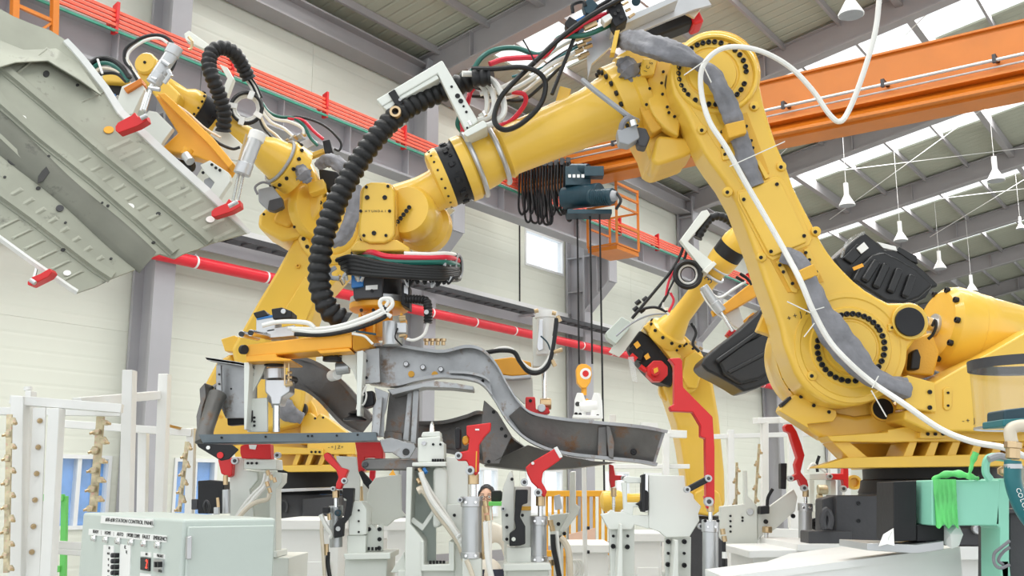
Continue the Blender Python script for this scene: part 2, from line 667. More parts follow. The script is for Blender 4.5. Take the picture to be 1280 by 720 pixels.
SKY = glass('translucent_roof_sheet', (0.97, 0.98, 0.97), 0.05)
for i, t in enumerate(TC):
    n = TC[i + 1] if i + 1 < len(TC) else 72
    if i > 0:
        # tapered haunch rafter
        g = roofslab(t - .14, t + .14, -19, 15, -.09, -.06)
        g.build('rafter_top_flange', RAFG, roof)
        roofslab(t - .016, t + .016, -19, 14.9, -.70, -.09).build('rafter_web', RAFG, roof)
        roofslab(t - .16, t + .16, -19, 14.4, -.74, -.70).build('rafter_bottom_flange', RAFG, roof)
        for d in (13.2, 9.0, 4.5):
            for sg in (-1, 1):
                G().prism([B(t + sg * .02, d, roof_h(d) - .70), B(t + sg * .14, d, roof_h(d) - .70), B(t + sg * .14, d, roof_h(d) - .09), B(t + sg * .02, d, roof_h(d) - .09)], V * .03).build('rafter_stiffener', RAFG, roof)
    s0, s1 = t + 1.25, t + 3.2          # skylight strip beyond each rafter
    roofslab(t - .05 if i else -8, s0, -19, 15.3, 0, .05).build('roof_sheet', ROOFM, roof)
    roofslab(s1, n - .05, -19, 15.3, 0, .05).build('roof_sheet', ROOFM, roof)
    roofslab(s0, s1, -19, 13.6, .02, .035).build('skylight_sheet', SKY, roof)
    roofslab(s0, s1, 13.6, 15.3, 0, .05).build('roof_sheet', ROOFM, roof)
ds = [14.2 - 1.42 * k for k in range(22)]
for k, d in enumerate(ds):
    for i, t in enumerate(TC[:-1]):
        n = TC[i + 1]
        if k % 4 == 2:
            G().prism([B(t, d - .09, roof_h(d) - .34), B(t, d + .09, roof_h(d) - .34), B(t, d + .09, roof_h(d) - .005), B(t, d - .09, roof_h(d) - .005)], U * (n - t)).build('roof_strut', RAFG, roof)
        else:
            G().prism([B(t, d - .035, roof_h(d) - .17), B(t, d + .035, roof_h(d) - .17), B(t, d + .035, roof_h(d) - .005), B(t, d - .035, roof_h(d) - .005)], U * (n - t)).build('purlin', RAFG, roof)
# eave beam along the wall top
for a, b in zip(TC, TC[1:]):
    e = G()
    e.bb(a + .02, b - .02, 14.45, 14.93, 11.18, 11.22)
    e.bb(a + .02, b - .02, 14.45, 14.93, 10.72, 10.76)
    e.bb(a + .02, b - .02, 14.66, 14.69, 10.76, 11.18)
    e.build('eave_beam', RAFG, roof)
# tie rods bracing the roof
for (t0, d0, t1, d1) in ((24.4, 12, 30.6, 5), (24.4, 5, 30.6, 12), (31.2, 12, 37.4, 4.5), (31.2, 4.5, 37.4, 12), (38, 10, 44, 3), (38, 3, 44, 10)):
    G().cyl(B(t0, d0, roof_h(d0) - .4), B(t1, d1, roof_h(d1) - .4), .012, seg=6).build('tie_rod', WHT, roof)

# ---------------------------------------------------------------- things on the long wall
# crane runway beam
rb = thing('crane_runway_beam', 'long grey riveted crane runway beam under the red conductor rails', 'beam', B(20, 13.75, 7.95))
for a, b in zip(TC[1:], TC[2:]):
    G().bb(a + .01, b - .01, 13.55, 13.95, 7.95, 8.0).build('bottom_flange', COLG, rb)
    G().bb(a + .01, b - .01, 13.55, 13.95, 8.56, 8.6).build('top_flange', COLG, rb)
    G().bb(a + .01, b - .01, 13.74, 13.77, 8.0, 8.56).build('web', COLG, rb)
    for k in range(1, 4):
        t = a + (b - a) * k / 4
        G().bb(t - .012, t + .012, 13.57, 13.74, 8.0, 8.56).build('stiffener', COLG, rb)
G().bb(4, 58, 13.72, 13.78, 8.6, 8.68).build('crane_rail', DGR, rb)
# conductor bars
cr_ = thing('conductor_rails', 'bundle of orange red conductor bars with a green earth bar along the crane beam', 'conductor rail', B(20, 13.45, 8.6))
for k in range(4):
    G().bb(4, 58, 13.30 + .012 * k, 13.34 + .012 * k, 8.50 + .078 * k, 8.545 + .078 * k).build('conductor_bar', REDC, cr_)
G().bb(4, 58, 13.30, 13.34, 8.415, 8.45).build('earth_bar', GRNC, cr_)
for k in range(20):
    t = 6.2 + k * 2.2
    g = G().prism([B(t, 13.30, 8.40), B(t, 13.42, 8.40), B(t, 13.42, 8.86), B(t, 13.30, 8.90)], U * .05)
    g.bb(t, t + .05, 13.30, 13.56, 8.57, 8.61)
    g.build('hanger', RED, cr_)
# wall girt, cable ladder, red pipe
gt = struct(G().bb(-3, 66, 14.42, 14.97, 5.98, 6.02).bb(-3, 66, 14.42, 14.46, 5.70, 5.98).build('trim_1', COLG))
struct(G().bb(-3, 66, 14.90, 14.98, 6.10, 6.38).build('trim_2', WHT))
lad = thing('cable_ladder', 'dark cable ladder tray running along the cream wall above the red pipe', 'cable tray', B(20, 14.45, 6.15))
for d in (13.98, 14.28):
    G().bb(4, 60, d - .015, d + .015, 5.88, 5.98).build('side_rail', DGR, lad)
for k in range(80):
    t = 8.2 + k * .36
    G().bb(t - .02, t + .02, 13.995, 14.265, 5.90, 5.93).build('rung', DGR, lad)
for k, z in enumerate((5.945,)):
    G().tube([B(4 + 4 * i, 14.05 + .08 * k + .01 * math.sin(i * 2 + k), z) for i in range(14)], .02, 6, 3).build('cable', RUB, lad)
for t in (13.8, 20.6, 27.2):
    G().bar(B(t, 14.95, 5.85), B(t, 13.95, 5.85), .06, .05).build('bracket', COLG, lad)
rp = thing('water_pipe', 'bright red water pipe running along the cream wall below the cable ladder', 'pipe', B(20, 14.5, 5.65))
G().cyl(B(5, 14.2, 5.40), B(58, 14.2, 5.40), .105, seg=20).build('pipe', REDP, rp)
for k in range(18):
    t = 10.75 + k * 1.55
    G().cyl(B(t, 14.2, 5.40), B(t + .04, 14.2, 5.40), .112, seg=20).build('pipe_band', WHT, rp)
for t in TC[2:8]:
    G().bb(t + .45, t + .49, 14.2, 14.99, 5.50, 5.54).build('pipe_bracket', COLG, rp)

# ---------------------------------------------------------------- overhead crane girder
TG = 19.2
gd = thing('crane_girder', 'big orange overhead travelling crane girder crossing the hall', 'crane', B(TG, 13, 8.85))
H0, H1 = 8.42, 9.70
G().bb(TG - .30, TG + .30, -14, 13.26, H0, H0 + .05).build('bottom_flange', ORG, gd)
G().bb(TG - .26, TG + .26, -14, 13.26, H0 + .05, H1 - .04).build('box_web', ORG, gd)
G().bb(TG - .34, TG + .34, -14, 13.9, H1 - .04, H1).build('top_flange', ORG, gd)
G().bb(TG - .50, TG - .262, -14, 13.2, H0 + .30, H0 + .36).build('side_channel', ORG, gd)
G().prism([B(TG - .262, -14, H0 + .05), B(TG - .52, -14, H0 + .04), B(TG - .52, -14, H0 + .09), B(TG - .262, -14, H0 + .3)], V * 27).build('lower_skirt', ORG, gd)
G().cyl(B(TG - .62, -14, H0 + .53), B(TG - .62, 13, H0 + .53), .030, seg=10).build('festoon_track', STL, gd)
G().cyl(B(TG - .56, -14, H0 + .42), B(TG - .56, 13, H0 + .42), .020, seg=8).build('festoon_track', STL, gd)
for k in range(12):
    d = 12.4 - 1.9 * k
    g = G().bb(TG - .64, TG - .24, d, d + .06, H0 + .60, H0 + .64)
    g.bb(TG - .66, TG - .60, d, d + .06, H0 + .48, H0 + .62)
    g.build('track_bracket', DGR, gd)
G().bb(TG - .26, TG + .26, 13.26, 13.9, H0 + .55, H1 - .04).build('end_neck', ORG, gd)
G().bb(TG - .9, TG + .9, 13.55, 13.95, 8.82, 9.2).build('end_truck', ORG, gd)
for t in (TG - .75, TG + .75):
    G().cyl(B(t, 13.68, 8.81), B(t, 13.82, 8.81), .125, seg=18).build('wheel', DGR, gd)
# service basket at the girder end
bk = thing('service_basket', 'orange steel service basket hanging under the crane girder beside the blue hoist', 'basket', WT(755, 300, TG - .1))
def bkp(px, py, t): return WT(px, py, t)
t0, t1 = TG - .75, TG + .25
pa, pb = WT(754, 300, t0), WT(790, 312, t0)
D0 = WT(757, 300, t0).dot(V); D1 = WT(724, 300, t1).dot(V)
dA, dB = 11.0, 11.75
def bkbar(a, b, s=.055): G().bar(a, b, s, s).build('frame_bar', ORG, bk)
hb, ht = 7.0, 8.45
tA, tB = TG + .3, TG + 1.3
for t in (tA, tB):
    for d in (dA, dB):
        bkbar(B(t, d, hb), B(t, d, ht if d == dA else 7.9))
for h in (hb, 7.45, 7.9):
    bkbar(B(tA, dA, h), B(tB, dA, h), .04)
    bkbar(B(tA, dB, h), B(tB, dB, h), .04)
for h in (hb, 7.9):
    bkbar(B(tA, dA, h), B(tA, dB, h), .04)
    bkbar(B(tB, dA, h), B(tB, dB, h), .04)
for h in (8.15, 8.4):
    bkbar(B(tA, dA, h), B(tB, dA, h), .05)
G().bb(tA, tB, dA, dB, hb - .12, hb - .03).build('basket_floor', ORG, bk)
# access ladder frame top left
lf = thing('crane_access_frame', 'orange crane access frame above the floor pan at the top left corner', 'ladder', WD(40, 20, 13.0))
for x in (17, 67):
    a, b = WD(x, 60, 13.0), WD(x + 3, -60, 13.0)
    G().bar(a, b, .09, .09).build('post', ORG, lf)
G().bar(WD(17, 5, 13.0), WD(67, 27, 13.0), .05, .05).build('rail', ORG, lf)
G().bar(WD(20, -40, 13.0), WD(70, -20, 13.0), .05, .05).build('rail', ORG, lf)
G().bar(WD(40, 45, 13.0), WD(67, 27, 13.0), .035, .035).build('brace', ORG, lf)
# hoist
ho = thing('electric_hoist', 'dark blue green electric wire hoist under the orange crane girder', 'hoist', WT(740, 250, TG - .3))
def hp(px, py, dt=-.75): return WT(px, py, TG + dt)
a, b = hp(706, 248), hp(750, 243)
G().cyl(a, b, .25, seg=20).build('rope_drum', BLUEG, ho, .01)
G().cyl(hp(738, 247, -.95), hp(766, 245, -.95), .17, seg=18).build('motor', BLUEG, ho, .01)
G().cyl(hp(765, 245, -.95), hp(771, 244.5, -.95), .13, .09, seg=18).build('motor_cover', GREYM, ho)
for k in range(9):
    x = 741 + 2.4 * k
    G().cyl(hp(x, 246.5, -.95), hp(x + .8, 246.4, -.95), .185, seg=18).build('cooling_fin', BLUEG, ho)
G().box(hp(722, 222), .55, .30, .42).build('control_box', BLUEG, ho, .01)
G().box(hp(742, 216), .42, .28, .22).build('trolley', BLUEG, ho, .01)
G().box(hp(736, 268), .95, .5, .10).build('bottom_frame', BLUEG, ho, .01)
G().cyl(hp(715, 212), hp(735, 212), .13, seg=16).build('trolley_wheel', BLUEG, ho)
G().tube([hp(768, 238, -.95), hp(776, 250, -.95), hp(770, 262, -.95)], .03, 6).build('cable', RUB, ho)
for k in range(4):
    G().box(hp(712 + 5.5 * k, 220, -1.0), .06, .01, .07).build('vent_slot', LABW, ho)
for x in (721.5, 737.5, 749.5):
    a = hp(x, 268, -.75)
    bt = W(x, 470 if x < 740 else 760, a.y)
    G().cyl(a, Vector((a.x, a.y, 1.6 + (-.6 if x > 740 else W(x, 455, a.y).z - 1.6))), .022, seg=6).build('wire_rope', RUB, ho)
# festoon cables
fs = thing('festoon_cables', 'curtain of black festoon cable loops hanging from the crane track', 'cable', WT(680, 235, TG - .6))
rnd = random.Random(4)
for k in range(17):
    x = 650 + k * 3.7
    dn = 268 + rnd.uniform(-8, 10) + (4 if k < 10 else 0)
    wd_ = rnd.uniform(5, 9)
    tt = TG - .62 + rnd.uniform(-.08, .08)
    P = [WT(x, 207 - (x - 650) * .06, tt), WT(x - 1, 235, tt), WT(x + rnd.uniform(-2, 1), dn - 8, tt), WT(x + wd_ / 2, dn, tt), WT(x + wd_, dn - 8, tt), WT(x + 3, 235, tt), WT(x + 3, 206 - (x - 650) * .06, tt)]
    G().tube(P, .028, 6, 4).build('cable_loop', RUB, fs)
for k in range(9):
    p = WT(651 + k * 7.4, 206 - k * .5, TG - .62)
    G().box(p, .1, .12, .16).build('cable_trolley', DGR, fs)
# hook block
hk = thing('hook_block', 'yellow crane hook block with red and white disc hanging on the ropes', 'hook', W(729, 500, 21))
yk = hp(730, 460).y
G().poly(circ(729, 470, 1, 1) and [(720, 462), (722, 457), (727, 454.5), (733, 455), (739, 459), (740, 468), (738, 478), (733, 485), (727, 485), (721, 478)], yk - .12, .24).build('block_housing', AMB, hk, .02)
G().cyl(W(732, 467, yk - .14), W(732, 467, yk - .12), PX(7, yk), seg=20).build('disc', LABW, hk)
G().cyl(W(732, 467, yk - .155), W(732, 467, yk - .14), PX(4, yk), seg=12).build('disc_centre', RED, hk)
G().cyl(W(730, 484, yk), W(730, 494, yk), .06, seg=10).build('hook_shank', AMB, hk)
G().tube([W(730, 492, yk), W(726, 496, yk), W(727, 501, yk), W(731, 503, yk), W(735, 499, yk)], .035, 8).build('hook', AMB, hk)

# pendant lamps
def lamp(px, py, t, s, label, cable=2.0):
    p = WT(px, py, t)
    s *= .78
    o = thing('pendant_lamp', label, 'lamp', p)
    G().lathe(p, (0, 0, 1), [(0, s), (.02, s * 1.0), (s * 1.3, s * .34), (s * 1.45, s * .30)], 24).build('lamp_shade', LAMPW, o)
    G().lathe(p - ZZ * .01, (0, 0, 1), [(0, s * .92), (.012, s * .92)], 24).build('lamp_lens', GREYM, o)
    G().cyl(p + ZZ * s * 1.45, p + ZZ * (s * 2.9), s * .30, seg=14).build('ballast_housing', WHT, o)
    dd = p.dot(V)
    G().cyl(p + ZZ * s * 2.9, Vector((p.x, p.y, roof_h(dd) - .1)), .007, seg=5).build('lamp_cord', WHT, o)
    return o


for (px, py, t, s, l) in (
        (1064, 19, 14.5, .24, 'conical white pendant lamp at the very top, above the looping white cable'),
        (1245, 226, 27.5, .28, 'white pendant lamp near the right edge, hung on a long cord'),
        (1059, 257, 27.5, .28, 'white pendant lamp just above the raised black bumper part'),
        (1126, 301, 33, .28, 'white pendant lamp right of the black bumper part, second down the diagonal row'),
        (1175, 336, 38.5, .29, 'white pendant lamp above the large yellow cylinder, third down the diagonal row'),
        (1215, 364, 43.5, .29, 'small white pendant lamp touching the top of the big yellow cylinder'),
        (1276, 286, 40, .20, 'tiny white pendant lamp at the right edge between two rafters')):
    lamp(px, py, t, s, l)
# ================================================================ the large robot in the foreground
ZF = Vector((0, -1, 0))


def plate(name, px, y, th, m, parent, bevel=.008):
    return G().poly(px, y, th).build(name, m, parent, bevel)


def cylpx(name, cx, cy, rpx, y, th, m, parent, bevel=.004, seg=40):
    """disc or short cylinder whose face is at y metres ahead and whose axis points towards the camera side"""
    c = W(cx, cy, y)
    return G().cyl(c, c + Vector((0, th, 0)), PX(rpx, y), seg=seg).build(name, m, parent, bevel)


def ringpx(name, cx, cy, r0, r1, y, th, m, parent, seg=48):
    c = W(cx, cy, y)
    a, b = PX(r0, y), PX(r1, y)
    return G().lathe(c, (0, 1, 0), [(0, a), (0, b), (th, b), (th, a), (0, a)], seg, caps=False).build(name, m, parent)


r1 = thing('industrial_robot', 'huge yellow six axis robot arching over the foreground, its base at the right', 'robot', W(1165, 690, 4.1))
YA = 3.88        # face of the upper arm
# --- upper arm casting
arm_px = ([(843, 118)] + circ(895, 93, 57, 22, 172, 372) + [
    (956, 130), (962, 150), (972, 180), (984, 207), (993, 233), (1004, 255), (1015, 276), (1022, 290), (1029, 303),
    (1036, 314), (1045, 326), (1056, 338), (1068, 350), (1083, 362), (1098, 371), (1112, 378)]
    + circ(1138, 402, 25, 8, 255, 400) + [(1146, 424), (1137, 437), (1131, 452), (1128, 468), (1119, 482)]
    + circ(1060, 434, 74, 12, 45, 165) + [(980, 430), (976, 410), (968, 385), (956, 352), (945, 318), (933, 285), (920, 252), (905, 225), (890, 205), (880, 190), (868, 165), (856, 140)])
plate('upper_arm', arm_px, YA, .20, YEL, r1, .022)
# rim and recess of the elbow
c = W(895, 93, YA)
P1 = PX(1, YA)
G().lathe(c, (0, -1, 0), [(-.01, 57 * P1), (.012, 56 * P1), (.018, 54 * P1), (.016, 51 * P1), (.002, 49 * P1), (-.01, 49 * P1)], 64).build('elbow_rim', YEL, r1)
c = W(890, 92, YA)
G().lathe(c, (0, -1, 0), [(-.01, 49 * P1), (.006, 48 * P1), (.007, 36.5 * P1), (.001, 35 * P1), (.001, 33 * P1), (.010, 31.5 * P1), (.011, 0.1 * P1)], 64).build('elbow_cover', YEL, r1)


def ringbolts(cx, cy, rx, ry, angs, y, r, h=.012):
    for a in angs:
        a = math.radians(a)
        bolt(r1, W(cx + rx * math.cos(a), cy - ry * math.sin(a), y), (0, -1, 0), r, h)


ang = [20, 31, 42, 53, 64, 75, 84, 93, 102, 111, 4, -9, -20, -31, -43, -57, -68, -100, -111, -122, 207, 217, 227, 172, 182, 192, 140, 152]
ringbolts(890, 92, 42.5, 39, [3, 12, 24, 36, 48, 60, 66 + 9, 86, 96, 106, 116, 128, 158, 170, 181, 192, 204, 214, 224, 240, 254, 264, 276, -53, -43, -32, -20], YA - .006, PX(3.4, YA))
# lower joint dish
c = W(1063, 434, YA)
G().lathe(c, (0, -1, 0), [(-.02, 72 * P1), (.004, 70 * P1), (.004, 64 * P1), (-.001, 62 * P1), (-.001, 52 * P1), (.008, 50 * P1), (.008, 37 * P1), (.001, 35.5 * P1), (.001, 33.5 * P1), (.007, 32 * P1), (.008, .1 * P1)], 64).build('shoulder_cover', YEL, r1)
ringbolts(1063, 434.5, 42, 42, [9 + 11 * k for k in range(-4, 3)] + [38, 48, 58, 67, 77, 87, 97, 107, 116, 168, 179, 190, 200, 211, 221, 232, 243, 254, 265, 278], YA - .006, PX(3.6, YA))
bolt(r1, W(1052, 412, YA - .006), ZF, PX(3.5, YA), .01)
# black pivot cap
cylpx('pivot_boss', 1138, 402, 23, YA - .02, .05, YEL, r1)
cylpx('pivot_cap', 1138, 402, 18.5, YA - .032, .02, BLK, r1, .003)
plate('grease_port', [(1110, 405), (1119, 404), (1121, 413), (1111, 414)], YA - .01, .02, YEL, r1, .003)
bolts(r1, [(1115, 409.5)], YA - .011, .005, .004)
# raised edges of the cable channel
plate('channel_edge', [(860, 128), (884, 122), (938, 225), (945, 240), (982, 318), (975, 326), (935, 247), (925, 228)], YA - .004, .02, YEL, r1, .004)
plate('cover_plate', [(924, 241), (967, 224), (973, 224), (978, 230), (1009, 296), (1008, 303), (967, 320), (962, 318), (925, 248)], YA - .018, .03, YEL, r1, .006)
plate('cover_frame', [(922, 238), (970, 219), (978, 222), (985, 232), (1016, 298), (1012, 306), (966, 326), (958, 320), (922, 250)], YA - .007, .02, YEL, r1, .005)
bolts(r1, [(971, 230.5), (929.5, 249.5), (1005, 295), (963.5, 314.5)], YA - .019, PX(2.4, YA), .006)
for cx, cy in ((942, 134), (877, 163), (976, 209), (909, 240.5), (1019, 290), (951, 322), (1014.5, 470)):
    G().lathe(W(cx, cy, YA + .004), ZF, [(0, PX(7, YA)), (.016, PX(6, YA)), (.018, PX(4.5, YA)), (.018, PX(.2, YA))], 20).build('lifting_boss', YEL, r1)
    bolt(r1, W(cx, cy, YA - .014), ZF, PX(2.4, YA), .005)
# recesses where the cable wrap runs
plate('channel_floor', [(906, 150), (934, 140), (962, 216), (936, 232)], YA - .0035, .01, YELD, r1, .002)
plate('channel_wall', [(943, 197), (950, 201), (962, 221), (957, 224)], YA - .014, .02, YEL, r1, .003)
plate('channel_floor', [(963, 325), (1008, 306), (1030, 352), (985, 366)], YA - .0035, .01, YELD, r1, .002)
# cable clamps on the arm
plate('clamp_base', [(896, 158), (906, 153), (918, 152), (940, 176), (930, 184), (914, 199), (904, 200)], YA - .012, .014, YEL, r1, .003)
bolts(r1, [(902, 165), (903, 184), (906, 193), (939, 176), (941, 185), (933, 158)], YA - .014, PX(2, YA), .006)
plate('cable_clamp', [(906, 155), (931, 149), (934, 166), (911, 173)], YA - .085, .08, YELD, r1, .006)
plate('clamp_base', [(970, 327), (976, 323), (994, 360), (998, 361), (996, 366), (990, 365)], YA - .012, .014, YEL, r1, .003)
plate('clamp_base', [(1005, 312), (1011, 309), (1025, 342), (1022, 350), (1016, 348)], YA - .012, .014, YEL, r1, .003)
bolts(r1, [(974.5, 331.5), (979, 340), (990.5, 354.5), (1007, 316), (1011.5, 325), (1020, 340)], YA - .014, PX(2.2, YA), .006)
plate('cable_clamp', [(998, 338), (1018, 329), (1024, 344), (1004, 351)], YA - .085, .08, YELD, r1, .006)
# cable wrap
def wrap(pts, rs, m=CLOTH, name='cable_wrap', parent=None, bumps=.07, seg=14):
    P = [W(*p) for p in pts]
    n = len(rs)
    rn = random.Random(len(pts))
    def rr(q):
        x = q * (n - 1)
        i = min(int(x), n - 2)
        return (rs[i] + (rs[i + 1] - rs[i]) * (x - i)) * (1 + bumps * math.sin(q * 60) * math.sin(q * 23))
    g = G().tube(P, rr, 28, 8)
    C_ = catmull(P, 8)
    ph = [rn.uniform(0, 6.3) for _ in range(6)]
    for i, c_ in enumerate(C_):                      # folds along the sleeve
        q = i / (len(C_) - 1)
        for k in range(28):
            a = 2 * math.pi * k / 28
            f = .10 * math.sin(3 * a + ph[0] + 5 * q) + .07 * math.sin(5 * a + ph[1] - 9 * q) + .05 * math.sin(9 * a + ph[2] + 22 * q) + .04 * math.sin(2 * a + 31 * q + ph[3])
            v = g.v[i * 28 + k] - c_
            v = v * (1 + f)
            v.y *= .7
            g.v[i * 28 + k] = c_ + v
    return g.build(name, m, parent or r1, ang=50)


ya = YA - .04
wrap([(770, 52, 4.0), (790, 51, 3.92), (820, 60, ya - .03), (850, 69, ya - .05), (876, 80, ya - .03)], [PX(q, 3.9) for q in (8, 14, 16, 14, 8)])
wrap([(870, 77, ya - .02), (888, 90, ya - .03), (900, 110, ya - .03), (912, 135, ya - .02), (920, 160, ya), (927, 180, ya + .01), (934, 205, ya + .02), (945, 232, ya + .03)], [PX(q, 3.9) for q in (8, 11, 12, 13, 11, 12, 12, 9)])
wrap([(980, 318, ya + .02), (995, 325, ya), (1008, 340, ya - .02), (1016, 362, ya - .02), (1026, 390, ya - .03), (1040, 416, ya - .04), (1062, 444, ya - .05), (1086, 468, ya - .05), (1110, 480, ya - .05), (1132, 487, ya - .02)], [PX(q, 3.9) for q in (11, 11, 10, 10, 13, 17, 19, 17, 13, 11, 13)])
# white cable looping from the crane down along the arm
wc = G().tube([W(1100, -12, 3.6), W(1094, 40, 3.62), W(1078, 95, 3.66), W(1062, 136, 3.7), W(1050, 152, 3.7), W(1036, 142, 3.7), W(1015, 112, 3.7), W(985, 82, 3.7), W(945, 62, 3.7), W(905, 60, 3.72), W(880, 80, 3.74), W(876, 110, 3.76), (W(886, 150, 3.75)), W(908, 185, 3.74), W(930, 225, 3.75), W(955, 268, 3.75), W(980, 312, 3.74), W(1000, 350, 3.70), W(1016, 388, 3.70), W(1036, 425, 3.70), W(1060, 452, 3.68), W(1090, 478, 3.68), W(1130, 505, 3.6), W(1175, 536, 3.55), W(1215, 552, 3.5), W(1256, 560, 3.45), W(1290, 575, 3.45)], .0105, 8, 6)
tag(wc.build('white_cable', WHITE_H), 'thick white cable looping across the large robot elbow and down its upper arm', 'cable')
for lab, a, b in (('short white cable tie on the wrap left of the large elbow cover', (855, 94), (884, 74)), ('white cable tie end in the middle of the large elbow cover', (880, 84), (889, 103)), ('long white cable tie crossing the channel of the large upper arm', (912, 208), (981, 177)), ('white cable tie pointing left above the large shoulder joint', (984, 377), (1013, 391)), ('white cable tie pointing down left above the large shoulder joint', (1005, 421), (1018, 404)), ('white cable tie pointing down over the dark hole of the large turret', (1089, 488), (1108, 521)), ('short white cable tie band round the wrap above the large shoulder joint', (1013, 389), (1030, 384)), ('short white cable tie band round the wrap below the large shoulder joint', (1090, 485), (1098, 470))):
    tag(G().bar(W(a[0], a[1], 3.66), W(b[0], b[1], 3.66), .006, .003).build('cable_tie', WHITE_H), lab, 'cable tie', 'cable ties on the large robot arm')
# arm marks
for x, y, s in ((986.5, 398, '+'), (994, 395, '+'), (1001, 393, 'J'), (1008, 390, '2')):
    text(r1, s, W(x, y, YA - .004), (1, 0, .2), (-.2, 0, 1), .030, INK)
# --- elbow housing between arm and forearm
YE = YA + .20
G().cyl(W(893, 96, YE), W(893, 96, YE + .04), PX(60, YE), seg=48).build('elbow_flange', YELD, r1, .005)
plate('gearbox_flange', circ(870, 112, 62, 20, 110, 260) + [(862, 60)], YE - .07, .06, YEL, r1, .01)
bolts(r1, [(829, 90), (827, 104), (828, 118), (834, 134), (843, 146), (836, 141), (808, 131), (812, 111)], YE - .08, PX(2, YE), .006)
plate('gearbox_slot', [(833, 92), (836, 110), (843, 128), (852, 142), (846, 138), (837, 124), (831, 106)], YE - .078, .01, BLK, r1, .001)
plate('elbow_housing', [(768, 70), (785, 60), (812, 58), (838, 62), (850, 80), (866, 130), (870, 170), (864, 192), (822, 207), (812, 200), (806, 180), (790, 150), (775, 120)], YE + .02, .28, YEL, r1, .02)
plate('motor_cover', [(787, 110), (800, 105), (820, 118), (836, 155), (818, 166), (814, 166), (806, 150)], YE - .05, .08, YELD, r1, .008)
bolts(r1, [(794.5, 121), (813, 111)], YE - .052, PX(2, YE), .006)
plate('block_head', [(804, 73), (823, 72), (818, 93), (802, 95), (800, 88)], YE - .10, .10, YEL, r1, .006)
for x, y, s in ((807, 89, 'I'), (810, 84, 'C'), (814, 79, 'S')):
    text(r1, s, W(x, y, YE - .102), (.35, 0, .95), (-.95, 0, .35), .02, INK)
plate('lower_housing', [(822, 168), (866, 172), (868, 190), (856, 196), (822, 207), (813, 200)], YE - .04, .2, YEL, r1, .02)
wrap([(778, 78, YE - .05), (788, 88, YE - .08), (795, 100, YE - .06)], [PX(q, 4) for q in (10, 14, 6)], bumps=.3)
plate('clamp_bar', [(769, 38), (775, 37), (769, 66), (763, 66)], 3.92, .05, YEL, r1, .003)
# dark motor behind the elbow and red ring
mo = G()
mo.bar(W(782, 52, 4.3), W(860, 22, 4.3), .11, .10)
mo.build('elbow_motor', BLK, r1, .015)
G().bar(W(858, 24, 4.3), W(871, 19, 4.3), .12, .12).build('motor_band', RED, r1, .012)
plate('motor_emblem', [(828, 26), (831, 22), (838, 22), (841, 23), (836, 26)], 4.225, .004, SAFE, r1, 0)
# --- forearm
YFA = 4.18
a0 = W(790, 124, YFA)
a1 = W(500, 245, YFA)
ax = (a1 - a0).normalized()
def fa(s): return a0 + ax * s
px2m = lambda x: (W(x, 0, YFA) - W(790, 0, YFA)).length / abs(ax.x) if x < 790 else -(W(x, 0, YFA) - W(790, 0, YFA)).length / abs(ax.x)
R = lambda n: PX(n, YFA)
prof = [(px2m(806), R(42)), (px2m(800), R(58)), (px2m(788), R(58)), (px2m(786), R(54)), (px2m(768), R(54)), (px2m(766), R(44)), (px2m(755), R(41)), (px2m(738), R(37)), (px2m(640), R(33)), (px2m(634), R(36)), (px2m(630), R(33)), (px2m(622), R(33)), (px2m(614), R(36)), (px2m(598), R(38)), (px2m(592), R(44)), (px2m(582), R(44))]
G().lathe(a0, ax, prof, 48).build('forearm_tube', YEL, r1, 0, ang=30)
for x in (783, 765, 633, 622):
    pass
G().lathe(a0, ax, [(px2m(583), R(43)), (px2m(580), R(40)), (px2m(564), R(40)), (px2m(562), R(40))], 40).build('wrist_joint_band', BLK, r1)
G().lathe(a0, ax, [(px2m(563), R(40)), (px2m(561), R(41)), (px2m(551), R(38)), (px2m(549), R(31))], 40).build('wrist_flange', YEL, r1)
x_, y_ = perp(ax)
for k in range(20):
    an = 2 * math.pi * k / 20
    q = x_ * math.cos(an) + y_ * math.sin(an)
    bolt(r1, fa(px2m(575)) + q * R(39.5), q, PX(2.6, YFA), .006)
    bolt(r1, fa(px2m(767.5)) + q * R(49), ax, PX(3.6, YFA), .012)
    bolt(r1, fa(px2m(556)) + q * R(39), q, PX(1.6, YFA), .004)
for k in range(12):
    an = 2 * math.pi * k / 12
    q = x_ * math.cos(an) + y_ * math.sin(an)
    G().box(fa(px2m(572)) + q * R(40.5), R(6), R(4), R(7), (ax, q, ax.cross(q))).build('band_block', BLK, r1, .002)
G().bar(W(700, 134, YFA - .02), W(707, 110, YFA - .02), .02, .05).build('lug', YEL, r1, .004)
G().bar(W(728, 122, YFA - .02), W(778, 88, YFA - .02), .10, .03).build('top_rib', YEL, r1, .004)
# u-bolts round the forearm carrying the bracket
for x in (601, 629):
    c = fa(px2m(x - 3))
    pts = []
    for k in range(22):
        an = math.radians(-20 + 220 * k / 21)
        pts.append(c + (Vector((0, -1, 0)) * math.sin(an) + ax.cross(Vector((0, 1, 0))).normalized() * -1 * math.cos(an)) * R(39 if x > 610 else 43) )
    G().tube(pts, .011, 8, 2).build('u_bolt', STL, r1)
